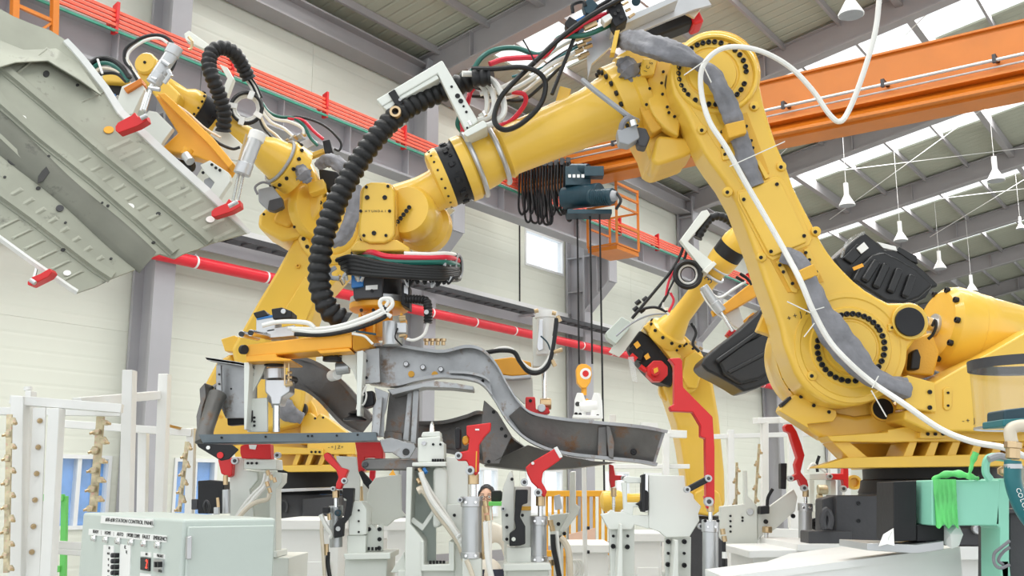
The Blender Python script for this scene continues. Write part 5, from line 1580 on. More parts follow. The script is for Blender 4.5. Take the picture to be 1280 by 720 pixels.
for a, b in zip([(-70, 250), (0, 299), (40, 328), (88, 361)], [(0, 299), (40, 328), (88, 361), (96, 366)]):
    e.prism([pan(*a), pan(*b), pan(*b) + PN * .03, pan(*a) + PN * .03], (pan(0, 299) - pan(4, 292)).normalized() * .012)
e.build('left_edge_flange', PANELE, fp)


def hat(pts, wpx, hgt, name='hat_rail', m=PANEL):
    """raised hat section running along the pan; wpx full width in pixels across"""
    P = [pan(*q) for q in pts]
    vs, fs = [], []
    for i, p in enumerate(P):
        d = (P[min(i + 1, len(P) - 1)] - P[max(i - 1, 0)]).normalized()
        s_ = d.cross(PN).normalized() * PX(wpx / 2, 4.8)
        vs += [p + s_ * 1.5, p + s_ * 1.5 + PN * .004, p + s_ * .95 + PN * .004, p + s_ * .75 + PN * hgt, p - s_ * .75 + PN * hgt, p - s_ * .95 + PN * .004, p - s_ * 1.5 + PN * .004, p - s_ * 1.5]
    for i in range(len(P) - 1):
        for j in range(8):
            j2 = (j + 1) % 8
            fs.append((i * 8 + j, i * 8 + j2, i * 8 + 8 + j2, i * 8 + 8 + j))
    fs.append(tuple(range(8)))
    fs.append(tuple(range(len(vs) - 1, len(vs) - 9, -1)))
    return G().add(vs, fs).build(name, m, fp)


hat([(-60, 28), (0, 82), (60, 132), (127, 190), (200, 250), (250, 292), (262, 303)], 12, .02)
hat([(-60, 44), (0, 128), (50, 172), (120, 228), (175, 276), (218, 316)], 12, .018)
hat([(-70, 185), (0, 243), (40, 272), (80, 303), (120, 334), (140, 347)], 12, .02)
hat([(-70, 112), (0, 172), (40, 210), (70, 240), (110, 268), (150, 302), (172, 330)], 7, .012, 'seam_rail')
# tunnel bulge
PANT = mat('oily_dark_primed_sheet', (0.15, 0.155, 0.125), 0.65, metal=0.0, var=0.25, scale=3, wear=(0.07, 0.07, 0.06), wearamt=0.45, bump=0.15, bscale=8)
tn = []
for s_ in range(15):
    f = s_ / 14
    a = (-30 + 215 * f, 140 + 188 * f)
    wv = (20 - 4 * f) * (1 + .10 * math.sin(f * 9))
    ring = []
    for j in range(9):
        t_ = j / 8 * 2 - 1
        hh = .016 * math.sqrt(max(0, 1 - t_ * t_)) * (1 if f > .35 else (.45 + f)) + .001
        ring.append(pan(a[0] + t_ * wv * .62, a[1] - t_ * wv * .78, hh))
    tn.append(ring)
vs = [q for r_ in tn for q in r_]
fs = [(i * 9 + j, i * 9 + j + 1, i * 9 + 10 + j, i * 9 + 9 + j) for i in range(14) for j in range(8)]
vs2 = [q - PN * .006 for q in vs]
k = len(vs)
fs2 = [tuple(reversed([i + k for i in f])) for f in fs]
G().add(vs + vs2, fs + fs2).build('tunnel', PANT, fp, ang=60)
# pressed swages
def swage(a, b, w_=8.0, h_=.006):
    A_, B_ = pan(*a), pan(*b)
    d = (B_ - A_).normalized()
    s_ = d.cross(PN).normalized() * PX(w_ / 2, 4.8)
    g = G()
    g.add([A_ - s_, A_ + s_, B_ + s_, B_ - s_, A_ + d * .02 + PN * h_, B_ - d * .02 + PN * h_, A_ + d * .02 + PN * h_ + s_ * .3, B_ - d * .02 + PN * h_ + s_ * .3],
          [(0, 4, 5, 3), (1, 2, 7, 6), (4, 6, 7, 5), (0, 1, 6, 4), (3, 5, 7, 2), (0, 3, 2, 1)])
    g.build('pressed_swage', PANEL, fp)


for k in range(10):
    x, y = 134 + 15.2 * k, 176 + 12.2 * k + (k > 5) * 1
    swage((x - 4, y + 14), (x + 30 - k * .3, y - 1))
for k in range(9):
    x, y = 96 + 14.6 * k, 200 + 12.0 * k
    swage((x, y + 4), (x + 17, y - 5), 6)
for k in range(8):
    x, y = 10 + 14.5 * k, 244 + 12.1 * k
    swage((x, y + 2), (x + 18, y - 8), 6)
for k in range(6):
    x, y = 0 + 16 * k, 282 + 13 * k
    swage((x - 2, y + 4), (x + 25, y - 9), 4.4)
for a, b in (((100, 128), (132, 114)), ((70, 150), (98, 172)), ((10, 100), (60, 60))):
    swage(a, b, 4, .006)
G().prism([pan(0, 50, .004), pan(30, 62, .004), pan(70, 60, .004), pan(100, 80, .004), pan(128, 120, .03), pan(100, 100, .05), pan(60, 76, .05), pan(20, 78, .05), pan(0, 84, .05), pan(-60, 60, .05), pan(-60, 30, .004)], -PN * .01).build('front_crossmember', PANEL, fp, .004)
# holes and plugs
def panhole(x, y, rx, ry=None, m=INK, name='hole', n=14):
    ry = ry or rx
    G().prism([pan(x + rx * math.cos(a), y + ry * math.sin(a), .0045 if m is INK else .006) for a in [2 * math.pi * k / n for k in range(n)]], -PN * .004).build(name, m, fp)


for x, y, rx, ry in ((22, 198, 13, 9), (58, 92, 4, 4), (198, 267, 3, 2.4), (79, 312, 3, 2), (61, 195, 2, 1.6), (135, 257, 2, 1.6), (6, 221, 2, 1.4), (192, 303, 2.4, 1.6), (137, 305, 1.6, 1.4), (82, 278, 1.8, 1.4), (139, 323, 1.8, 1.4), (97, 106, 2.2, 1.6), (48, 190 + 45, 3, 2), (68, 232, 4, 6), (4, 158, 5, 4), (32, 179, 2, 1.6), (128, 253, 1.5, 1.2), (122, 264, 1.2, 1)):
    panhole(x, y, rx, ry)
G().prism([pan(x, y, .021) for x, y in ((52, 214), (58, 208), (62, 215), (54, 226), (47, 229), (48, 220))], -PN * .004).build('hole', INK, fp)
panhole(75, 260, 5, 4, DGR)
panhole(162, 258, 6, 4, LABW, 'white_plug')
panhole(28, 148, 5, 4, LABW, 'white_plug')
panhole(263, 274, 5.5, 4, LABW, 'white_plug')
panhole(84, 341, 5, 3.4, LABW, 'white_plug')
panhole(136, 162, 6.5, 4.5, SAFE, 'orange_plug')
# ================================================================ robot at the middle rear with the black bumper
Y3 = 8.2
r3 = thing('industrial_robot', 'smaller looking yellow robot at the middle rear, red round motor cap on its elbow', 'robot', W(885, 690, 8.6))
pl(r3, Y3, [
    ('upper_arm', YEL, [(828, 478), (842, 470), (864, 474), (880, 462), (892, 480), (899, 520), (906, 590), (907, 632), (885, 645), (862, 640), (858, 600), (852, 560), (846, 530), (836, 500)], .0, .35, .03),
    ('arm_lower_boss', YEL, [(868, 616), (884, 606), (900, 616), (904, 636), (890, 646), (870, 642)], -.06, .1, .02),
    ('elbow_housing', YEL, [(806, 405), (818, 396), (834, 406), (858, 420), (876, 438), (882, 448), (876, 470), (870, 490), (856, 492), (846, 470), (836, 450), (820, 430), (812, 420)], -.12, .35, .03),
    ('elbow_face', YEL, [(856, 446), (870, 438), (880, 446), (877, 466), (872, 486), (860, 484), (852, 470)], -.16, .06, .015),
    ('gearbox_front', YEL, [(804, 408), (810, 404), (832, 424), (852, 446), (846, 456), (836, 446), (822, 428)], -.18, .08, .01),
    ('motor', BLK, [(786, 432), (800, 412), (812, 420), (838, 444), (842, 470), (840, 484), (820, 476), (806, 462), (796, 450)], -.10, .25, .02),
    ('motor', BLK, [(785, 438), (794, 430), (806, 440), (802, 452), (790, 448)], -.16, .1, .01),
    ('warning_label', SAFE, [(792, 430), (797, 426), (801, 432), (796, 436)], -.19, .01, 0),
    ('warning_label', SAFE, [(805, 445), (810, 441), (813, 447), (808, 450)], -.19, .01, 0),
    ('shoulder_disc', YEL, circ(842, 486, 18, 20), .1, .1, .01)])
oc = circ(822, 463.5, 14, 8, 22.5, 382.5)
plate('red_motor_cap', oc, Y3 - .24, .12, RED, r3, .01)
plate('red_motor_knob', circ(820, 464, 6, 8, 22.5, 382.5), Y3 - .30, .08, RED, r3, .006)
plate('cap_label', [(817, 461), (822, 459), (823, 464), (818, 467)], Y3 - .31, .01, SAFE, r3, 0)
rod(r3, 'red_connector', RED, (788, 444, Y3 - .2), (795, 450, Y3 - .2), 4)
rod(r3, 'red_connector', RED, (800, 458, Y3 - .2), (808, 464, Y3 - .2), 3.4)
for x, y in ((817, 412), (832, 424), (838, 432), (826, 440), (858, 430), (866, 436), (873, 466), (846, 438)):
    bolt(r3, W(x, y, Y3 - .2), ZF, PX(1.6, Y3), .01)
h0, h1 = W(838, 412, 8.05), W(918, 306, 7.6)
hx = (h1 - h0).normalized()
HL = (h1 - h0).length
fr_ = lambda x: HL * (x - 838) / 80.0
Rq = lambda n: PX(n, 7.8)
G().lathe(h0, hx, [(fr_(828), Rq(24)), (fr_(833), Rq(26)), (fr_(837), Rq(26)), (fr_(838), Rq(21)), (fr_(845), Rq(17)), (fr_(852), Rq(13)), (fr_(885), Rq(12)), (fr_(890), Rq(13.5)), (fr_(896), Rq(14)), (fr_(900), Rq(18)), (fr_(908), Rq(19))], 36).build('forearm_tube', YEL, r3)
G().lathe(h0, hx, [(fr_(908), Rq(18.5)), (fr_(917), Rq(18.5))], 32).build('wrist_joint_band', BLK, r3)
G().lathe(h0, hx, [(fr_(917), Rq(18)), (fr_(921), Rq(18)), (fr_(930), Rq(14))], 32).build('wrist_flange', YEL, r3)
xx, yy = perp(hx)
for k in range(12):
    a = 2 * math.pi * k / 12
    q = xx * math.cos(a) + yy * math.sin(a)
    bolt(r3, h0 + hx * fr_(835) + q * Rq(26), q, Rq(2.2), .012)
for x in (891, 898):
    c0 = h0 + hx * fr_(x)
    G().tube([c0 + (xx * math.cos(a) + yy * math.sin(a)) * Rq(15.5) for a in [k * math.pi / 8 for k in range(17)]], .012, 6, 2).build('u_bolt', STL, r3)
text(r3, '3', W(886, 350, 7.55), (.6, 0, .75), (-.75, 0, .6), .09, INK)
pl(r3, 7.6, [('bracket_arm', JIG, [(877, 264), (884, 262), (888, 268), (860, 302), (892, 328), (882, 340), (876, 334), (850, 300)], 0, .06, .005),
             ('bracket_foot', JIG, [(878, 338), (892, 326), (896, 330), (884, 342)], -.05, .14, .004),
             ('mounting_plate', JIG, [(761, 440), (768, 430), (806, 386), (836, 384), (834, 392), (812, 396), (796, 418), (780, 440), (774, 446)], .45, .02, .003),
             ('control_box', PANP, [(757, 416), (777, 396), (788, 402), (786, 412), (770, 430), (759, 422)], .35, .14, .006)])
G().ribs([W(872, 298, 7.65), W(876, 290, 7.65), W(886, 275, 7.65), W(897, 270, 7.65), W(912, 276, 7.7), W(925, 290, 7.8)], PX(6, 7.6), .04, 12).build('corrugated_hose', RUB, r3, ang=60)
for i, (rr_, m) in enumerate(((16, RUB), (14, RUB), (11.5, WHITE_H), (17.5, RUB), (10, RUB))):
    hose(r3, [(860 + rr_ * math.cos(a), 343 + rr_ * math.sin(a), 7.55 + .02 * i) for a in [k * math.pi / 6 for k in range(13)]], 1.7, 7.5, m, 'coiled_cable', 4)
for p, r, m in (([(856, 302), (850, 320), (838, 340), (820, 362), (800, 386), (790, 398)], 2, RUB),
                ([(860, 304), (856, 322), (844, 348), (834, 368), (824, 384)], 1.8, RUB),
                ([(856, 306), (846, 330), (836, 352), (832, 372)], 1.5, RED_H),
                ([(850, 340), (838, 362), (828, 380), (836, 394)], 1.6, WHITE_H),
                ([(790, 398), (800, 388), (818, 384), (834, 390)], 1.8, RUB),
                ([(770, 420), (790, 404), (812, 394), (834, 392)], 1.2, GREYM),
                ([(864, 404), (870, 416), (866, 430), (874, 440)], 1.8, RUB),
                ([(836, 390), (842, 376), (838, 366)], 1.6, RED_H)):
    hose(r3, p, r, 7.7, m, 'hose')
for x, y in ((795, 380), (804, 376), (800, 390), (792, 388)):
    rod(r3, 'valve', BLK, (x, y, 7.75), (x + 5, y - 4, 7.75), 3, seg=8)
for x, y in ((862, 428), (868, 432), (874, 434), (866, 426)):
    rod(r3, 'fitting', BRS, (x, y, 7.85), (x + 4, y + 3, 7.85), 2, seg=8)
bz = W(0, 645, 8.5).z
G().box((W(886, 645, 8.5).x, 8.5, bz * .5), .42, .5, bz).build('base_column', DGR, r3, .02)
tag(G().prism([W(785, 446, 7.9), W(792, 446, 7.9), W(797, 478, 7.9), W(790, 476, 7.9)], (0, .01, 0)).build('plastic_strip', BAG), 'strip of clear plastic hanging below the black motor of the middle robot', 'plastic')

g4 = thing('bumper_gripper', 'amber bar gripper with silver cylinder and red tip under the middle robot forearm', 'gripper', W(920, 375, 7.3))
pl(g4, 7.3, [('cross_beam', AMB, [(902, 382), (938, 354), (946, 360), (950, 368), (908, 392)], 0, .14, .008),
             ('lower_beam', AMB, [(928, 402), (942, 390), (945, 394), (932, 406)], .1, .1, .004),
             ('side_bracket', JIG, [(906, 392), (924, 384), (930, 404), (926, 412), (916, 406)], .06, .05, .004),
             ('red_tip', RED, [(908, 418), (914, 410), (932, 418), (928, 423), (914, 422)], -.08, .08, .004),
             ('yellow_port', SAFE, [(890, 388), (897, 384), (899, 392), (893, 395)], -.06, .06, .003)])
rod(g4, 'clamp_cylinder', ALU, (879, 358, 7.2), (896, 382, 7.2), 6, .004)
rod(g4, 'cylinder_foot', ALU, (893, 378, 7.2), (902, 390, 7.2), 7, .004)
rod(g4, 'piston_rod', CHR, (901, 390, 7.2), (916, 414, 7.2), 2.4)
for p, r, m in (([(888, 366), (900, 372), (916, 362), (932, 352)], 1.8, WHITE_H), ([(876, 364), (884, 378), (894, 390), (906, 400)], 1.2, WHITE_H), ([(925, 342), (934, 348), (940, 356)], 2, RUB), ([(920, 346), (930, 352)], 2, RUB)):
    hose(g4, p, r, 7.2, m, 'air_hose')

bp = thing('bumper', 'glossy black moulded plastic bumper held behind the large robot upper arm', 'bumper', W(1020, 400, 6.6))
def bsurf(px, py, dy): return W(px, py, 6.5 + dy)
lob1 = [(1042, 323), (1052, 314), (1064, 302), (1080, 289), (1086, 294), (1097, 303), (1106, 312), (1118, 312), (1128, 318), (1140, 326), (1146, 330), (1158, 340), (1172, 354), (1174, 358), (1165, 360), (1158, 372), (1146, 378), (1136, 383), (1112, 384), (1060, 352)]
plate('bumper_end_shell', lob1, 6.4, .35, PLAS, bp, .02)
plate('bumper_flank', [(1066, 350), (1074, 334), (1090, 318), (1104, 314), (1122, 322), (1146, 336), (1168, 356), (1150, 372), (1130, 379), (1108, 377)], 6.33, .1, PLAS, bp, .02)
plate('sponsor_pad', [(1054, 322), (1072, 304), (1084, 312), (1066, 330)], 6.37, .04, PLAS, bp, .008)
plate('white_label', [(1071, 310), (1080, 302.5), (1086, 310), (1077, 317)], 6.355, .01, LABW, bp, 0)
G().prism([W(1066, 334, 6.3), W(1078, 329, 6.3), W(1080, 333, 6.3), W(1068, 338, 6.3)], (0, .01, 0)).build('orange_sticker', AMB, bp)
for a, b in (((1080, 352), (1096, 326)), ((1094, 360), (1108, 330)), ((1112, 366), (1124, 336)), ((1130, 372), (1140, 344))):
    G().bar(W(*a, 6.32), W(*b, 6.32), .05, .05).build('moulded_rib', PLAS, bp, .015)
plate('top_clip', [(1118, 312), (1124, 308), (1146, 320), (1148, 330), (1138, 326)], 6.45, .12, PLAS, bp, .006)
plate('clip_lug', [(1096, 302), (1120, 308), (1122, 314), (1104, 310)], 6.42, .02, WHT, bp, .003)
lob2 = [(876, 456), (880, 448), (900, 430), (924, 412), (946, 392), (952, 384), (958, 396), (974, 424), (985, 440), (980, 470), (964, 478), (945, 486), (930, 490), (918, 482), (900, 472), (884, 464)]
plate('bumper_end_shell', lob2, 6.9, .35, PLAS, bp, .02)
plate('bumper_flank', [(898, 452), (930, 428), (956, 416), (974, 430), (976, 456), (950, 474), (926, 480), (906, 468)], 6.84, .1, PLAS, bp, .02)
G().bar(W(896, 452, 6.84), W(952, 412, 6.84), .03, .03).build('moulded_rib', PLAS, bp, .01)
G().bar(W(910, 466, 6.84), W(968, 436, 6.84), .03, .03).build('moulded_rib', PLAS, bp, .01)
G().prism([W(970, 420, 6.95), W(1050, 318, 6.6), W(1080, 352, 6.6), W(985, 470, 6.95)], (0, .25, 0)).build('bumper_middle', PLAS, bp, .02)
tag(G().tube([W(1052, 322, 6.36), W(1056, 308, 6.34), W(1066, 298, 6.34), W(1080, 291, 6.36)], .012, 6, 4).build('plastic_wrap', BAG), 'bit of clear wrapping on the top left edge of the raised black bumper', 'plastic')
# ================================================================ fixtures, racks and cabinets
def floorpx(x, y):
    p = W(x, 720, y)
    return Vector((p.x, p.y, 0))


def post(parent, name, m, x0, x1, ytop, y, th, bevel=.004, lean=0):
    """upright standing on the floor: photo columns x0..x1 at its top row ytop"""
    a, b = W(x0, ytop, y), W(x1, ytop, y)
    c, d = Vector((b.x, y, 0)), Vector((a.x, y, 0))
    return G().prism([a, b, c, d], (0, th, 0)).build(name, m, parent, bevel)


def jig(name, label, cat, x, y):
    return thing(name, label, cat, floorpx(x, y))


def cylinder(parent, x, ytop, ybot, r, y, capk=1.12, capm=STL, bodym=ALU, caph=13):
    rod(parent, 'cylinder_cap', capm, (x, ytop, y), (x, ytop + caph, y), r * capk, .002, 24)
    rod(parent, 'cylinder_body', bodym, (x, ytop + caph - .5, y), (x, ybot - 8, y), r, 0, 28)
    rod(parent, 'cylinder_cap', capm, (x, ybot - 8, y), (x, ybot, y), r * capk, .002, 24)
    for dx in (-.55, .45):
        for yy_ in (ytop + caph * .55, ybot - 4):
            c_ = W(x + dx * r, yy_, y)
            bolt(parent, c_ + Vector((0, -PX(r * 1.0, y), 0)), ZF, PX(max(1.6, r * .16), y), .006, CHR)


def pin(parent, x, y_, r, y, m=ALU):
    cylpx('pin', x, y_, r, y, .03, m, parent, .002, 18)
    cylpx('pin_centre', x, y_, r * .5, y - .004, .03, DGR, parent, .001, 12)


def clevis(parent, x, y0, y1, r, y):
    rod(parent, 'clevis', BRS, (x, y0, y), (x, y0 + (y1 - y0) * .45, y), r, .002, 10)
    rod(parent, 'piston_rod', CHR, (x, y0 + (y1 - y0) * .4, y), (x, y1, y), r * .55, 0, 12)


# ---------------- control panel cabinet
PZ = 1.527
q1, q2, q3 = Vector((-.900, 2.9, 0)), Vector((-1.552, 3.83, 0)), Vector((-.743, 3.03, 0))
dN = (q1 - q2).normalized()
dE = Vector((-dN.y, dN.x, 0))
if dE.dot(q3 - q1) < 0: dE = -dE
q3 = q1 + dE * .27
LW = (q1 - q2).length
cp = thing('station_control_panel', 'pale green control panel cabinet with push buttons at the lower left', 'control panel', (q1.x, q1.y, 0))
G().prism([q2 + ZZ * .0, q1, q3, q2 + (q3 - q1)], ZZ * PZ).build('cabinet_body', PANP, cp, .01)
fn = -dE                                     # outward normal of the button face


def onface(px, py, off=.0):
    r = ray(px, py)
    k = (q1 + fn * off - CAM0).dot(fn) / r.dot(fn)
    return CAM0 + r * k


def facebox(name, m, pts, th=.004, off=0.0, bevel=0):
    return G().prism([onface(a, b, off) for a, b in pts], fn * th).build(name, m, cp, bevel)


def ft(s, px, py, h, m=INK, width=None, off=.005):
    return text(cp, s, onface(px, py, off), dN, ZZ, h, m, width=width)


facebox('title_plate', LABW, [(128, 644.5), (192.5, 649), (192, 659.5), (127, 654)])
ft('#20-#30 STATION CONTROL PANEL', 160, 651.8, .0165, width=(onface(190, 650) - onface(130, 650)).length)
facebox('label_strip', LABW, [(112, 661), (209.5, 669.5), (209, 678), (111.5, 668.5)], .003)
for i, (s, x) in enumerate((('READY', 119.5), ('HOME', 134.5), ('AUTO', 150), ('WORK COMP', 166.5), ('FAULT', 182.5), ('EMERGENCY', 200))):
    y = 664.8 + (x - 119.5) * .104
    ft(s, x, y, .016, width=.13 if len(s) > 6 else .075, off=.004)
    p = onface(x + .5, y + 8.2)
    G().lathe(p, fn, [(0, .011), (.006, .012), (.010, .009), (.016, .009), (.018, .005)], 16).build('lamp', CHR, cp)
    if i: facebox('label_divider', INK, [(x - 8, 662 + (x - 8 - 112) * .1), (x - 7.8, 662 + (x - 8 - 112) * .1), (x - 7.8, 667 + (x - 8 - 112) * .1), (x - 8, 667 + (x - 8 - 112) * .1)], .0005, .0032)
facebox('switch_label', LABW, [(130, 681), (143, 682), (141, 740), (127, 740)], .002)
facebox('switch_label', LABW, [(151, 680), (164, 682), (162, 740), (149, 740)], .002)
ft('ON', 136.5, 685, .012, off=.003); ft('RC.', 156.5, 684, .014, off=.003); ft('LI-J', 158, 690, .012, off=.003)
for k in range(5):
    y = 694 + 7.3 * k
    ft(('BLOCK', 'OK', 'NG', 'STOP', 'RESET')[k], 135.5, y - 2, .010, off=.003)
    for x in (144, 148.5):
        p = onface(x, y)
        G().lathe(p, fn, [(0, .0075), (.012, .0075), (.014, .005)], 14).build('push_button', BLK if x > 146 else DGR, cp)
facebox('counter_label', LABW, [(177, 689.5), (189.5, 691), (189.5, 696.5), (177, 695)], .003)
facebox('counter_display', BLK, [(178, 696.5), (188.8, 698), (188.4, 714), (177.8, 712)], .006)
DISP = mat('red_lit_digits', (0.9, 0.05, 0.03), 0.5, emit=(1, .04, .02), estr=2.5)
ft('2', 183, 705.5, .036, DISP, off=.008)
ft('LINE', 183, 692.8, .010, off=.005)
facebox('selector_label', LABW, [(193, 691), (206.5, 693), (206.5, 698.5), (193, 697)], .003)
ft('MAGNET', 200, 695, .012, off=.005, width=.06)
facebox('selector_plate', STL, [(194.5, 698.5), (205, 700), (204.4, 716), (194, 714)], .006)
for x in (197.6, 201.5):
    facebox('selector_lever', BLK, [(x, 702), (x + 1.6, 702.2), (x + 1.5, 709), (x, 708.8)], .012, .006)
ft('OFF-ON', 200, 714, .010, off=.008)
facebox('lower_label', LABW, [(176, 716), (189, 717.5), (189, 724), (176, 722)], .003)
# door seam and hinge at the corner side
sN = dN
def onside(px, py, off=.0):
    r = ray(px, py)
    k = (q1 + sN * off - CAM0).dot(sN) / r.dot(sN)
    return CAM0 + r * k
G().prism([q1 + dE * .012 + ZZ * .02 + sN * .001, q1 + dE * .26 + ZZ * .02 + sN * .001, q1 + dE * .26 + ZZ * (PZ - .02) + sN * .001, q1 + dE * .012 + ZZ * (PZ - .02) + sN * .001], sN * .012).build('side_door', PANP, cp, .004)
G().prism([onside(231.5, 671, .01), onside(237.5, 669, .01), onside(237, 699, .01), onside(231, 699, .01)], sN * .02).build('hinge', STL, cp, .003)

# ---------------- white racks on the left
YR = 4.6
ra = jig('storage_rack', 'white steel post rack with a studded plate at the far left edge', 'rack', 60, YR)
def leanpost(parent, name, m, top, bot, w_, y, th=.06):
    a0, a1, b0, b1 = W(top[0], top[1], y), W(top[0] + w_, top[1], y), W(bot[0], bot[1], y), W(bot[0] + w_, bot[1], y)
    k = a0.z / (a0.z - b0.z)
    c0, c1 = a0.lerp(b0, k), a1.lerp(b1, k)
    return G().prism([a0, a1, c1, c0], (0, th, 0)).build(name, m, parent, .004)


leanpost(ra, 'post', WHT, (13, 495), (10, 720), 16, YR, .07)
leanpost(ra, 'post', WHT, (31, 488), (25, 720), 8, YR + .12, .06)
leanpost(ra, 'post', WHT, (60, 510), (49, 720), 14, YR, .07)
G().prism([W(41, 510, YR + .03), W(57, 509, YR + .03), W(48, 760, YR + .03), W(30, 760, YR + .03)], (0, .01, 0)).build('stud_plate', WHT, ra, .002)
for x, y in ((50, 526), (48, 559), (46, 592), (44, 625), (42, 658), (40, 690)):
    G().lathe(W(x, y, YR + .025), ZF, [(0, .012), (.006, .012), (.02, .003)], 12).build('stud', BRS, ra)
G().bar(W(14, 500, YR + .03), W(153, 511, YR + .12), .06, .040).build('top_rail', WHT, ra, .003)
G().bar(W(-20, 514, YR + .3), W(30, 514, YR + .3), .05, .035).build('rail', WHT, ra, .003)
G().bar(W(28, 678, YR + .08), W(108, 683, YR + .3), .05, .035).build('lower_rail', WHT, ra, .003)
G().bar(W(28, 686, YR + .08), W(108, 692, YR + .3), .05, .025).build('lower_rail', WHT, ra, .003)
G().cyl(W(35, 488, YR + .15), W(35, 483.5, YR + .15), .018, seg=12).build('post_cap', WHT, ra)
rb_ = jig('storage_rack', 'white steel rack with two tall posts standing behind the control panel', 'rack', 175, 5.4)
leanpost(rb_, 'post', WHT, (152.5, 462), (148, 650), 13, 5.0, .07)
leanpost(rb_, 'post', WHT, (197.5, 467), (191, 650), 12, 5.6, .07)
leanpost(rb_, 'post', WHT, (172, 540), (170, 650), 11, 6.4, .06)
leanpost(rb_, 'post', WHT, (233, 535), (230, 650), 9.5, 6.4, .06)
G().bar(W(96, 503, 4.9), W(196, 494, 5.6), .05, .045).build('rail', WHT, rb_, .003)
G().bar(W(60, 515, 5.2), W(155, 516, 5.04), .05, .035).build('rail', WHT, rb_, .003)
G().bar(W(66, 529, 6.3), W(240, 541, 6.4), .05, .045).build('rail', WHT, rb_, .003)
G().bar(W(206, 531, 6.2), W(226, 536, 6.38), .015, .015).build('brass_bar', BRS, rb_)
G().bar(W(148, 700, 5.0), W(192, 700, 5.6), .05, .05).build('lower_rail', WHT, rb_, .003)
gr = jig('green_rail', 'bright green painted guard rail behind the left white rack', 'guard rail', 78, 7)
leanpost(gr, 'post', GPAINT, (76, 620), (74, 720), 7, 7, .04)
G().bar(W(40, 622, 7), W(80, 622, 7), .04, .045).build('top_rail', GPAINT, gr, .003)
G().bar(W(40, 711, 7), W(76, 711, 7), .04, .04).build('lower_rail', GPAINT, gr, .003)
leanpost(gr, 'post', GPAINT, (38, 620), (37, 720), 6, 7, .04)


def hookstrip(x0, y0, x1, y1, y, w_, n, label, seed):
    t = thing('hook_strip', label, 'hook strip', W(x1, y1, y), 'zinc plated hook strips on the racks')
    G().bar(W(x0, y0, y), W(x1, y1, y), PX(w_, y), .012, Vector((0, 1, 0))).build('strip_plate', GALV, t, .002)
    rn = random.Random(seed)
    for k in range(n):
        f = (k + .5) / n
        x, yy_ = x0 + (x1 - x0) * f, y0 + (y1 - y0) * f
        sd = -1 if k % 2 else 1
        px_ = [(x, yy_ - 2), (x + sd * w_ * .7, yy_ - 3 + rn.uniform(-2, 2)), (x + sd * w_ * 1.1, yy_ + 2), (x + sd * w_ * .8, yy_ + 6), (x + sd * w_ * .2, yy_ + 5)]
        G().poly(px_, y - .03 - .01 * (k % 3), .02).build('hook', GALV, t, .003)
        G().cyl(W(x + sd * w_ * .8, yy_ + 3, y - .05), W(x + sd * w_ * 1.25, yy_ + 4, y - .06), PX(1.6, y), seg=8).build('hook_stud', BRS, t)


hookstrip(12, 518, 8, 716, YR - .08, 7, 13, 'long zinc hook strip down the left edge of the picture', 1)
hookstrip(126, 520, 116, 640, 5.2, 10, 10, 'wide zinc hook strip with reddish stains left of the tall posts', 2)
hookstrip(234, 552, 224, 640, 6.2, 5, 8, 'narrow zinc hook strip hanging just left of the vehicle frame', 3)

# ---------------- black box fixture and red clamp below the left frame end
j0 = jig('clamp_stand', 'pale grey stand with black box and red clamp under the left frame corner', 'clamp stand', 305, 4.3)
pl(j0, 4.25, [('black_block', BLK, [(247, 601), (262, 600), (280, 602), (280, 642), (247, 642)], .05, .12, .004),
              ('switch_box', DGR, [(239, 624), (247, 624), (247, 637), (239, 637)], .06, .06, .003),
              ('red_clamp', RED, [(272, 574), (284, 570), (291, 574), (290, 594), (286, 597), (276, 592)], -.02, .05, .005),
              ('red_bracket', RED, [(300, 558), (306, 555), (338, 555), (339, 574), (302, 573), (300, 566)], -.05, .06, .004),
              ('bracket_window', LABW, [(311, 556), (321, 556), (319, 562), (312, 561)], -.055, .004, 0),
              ('top_block', JIG, [(305, 574), (345, 574), (346, 587), (305, 586)], -.04, .12, .004),
              ('side_plate', JIG, [(287, 580), (293, 571), (305, 571), (305, 587), (322, 590), (322, 600), (312, 612), (317, 640), (317, 760), (287, 760)], .02, .03, .004),
              ('column_web', JIG, [(313, 588), (346, 588), (345, 690), (314, 690)], .10, .02, .003),
              ('column_flange', JIG, [(343, 590), (353, 591), (352, 603), (345, 611), (345, 690), (337, 690), (337, 612)], .0, .10, .003),
              ('foot_plate', JIG, [(312, 689), (346, 689), (346, 697), (312, 697)], -.02, .2, .004)])
post(j0, 'pedestal', JIG, 311, 361, 697, 4.25, .4)
pin(j0, 293, 576, 4.5, 4.2)
pin(j0, 346, 569, 4, 4.15)
rod(j0, 'clevis', BRS, (282, 594, 4.2), (282, 606, 4.2), 3, seg=10)
rod(j0, 'small_cylinder', ALU, (283, 612, 4.18), (283, 642, 4.18), 5, .002, 16)
rod(j0, 'valve', ALU, (271, 634, 4.14), (271, 643, 4.14), 4, .002, 8)
rod(j0, 'valve_fitting', BRS, (272, 622, 4.14), (273, 634, 4.14), 2, seg=8)
G().tube([W(257, 640, 4.2), W(255, 632, 4.18), W(258, 626, 4.18), W(262, 632, 4.18), W(260, 640, 4.2)], PX(1.6, 4.2), 6, 4).build('lifting_eye', DGR, j0)
for k in range(5):
    bolt(j0, W(317 + 5 * k, 688, 4.22), ZZ, PX(1.6, 4.2), .012)
bolts(j0, [(310, 579), (315, 579), (321, 579)], 4.205, PX(1.6, 4.2), .006)
hose(j0, [(338, 590), (333, 606), (322, 618), (310, 632), (298, 644), (290, 656)], 3, 4.18, WHITE_H, 'air_hose')
hose(j0, [(332, 592), (328, 606), (318, 616), (306, 630), (296, 645)], 2.2, 4.2, WHITE_H, 'air_hose')
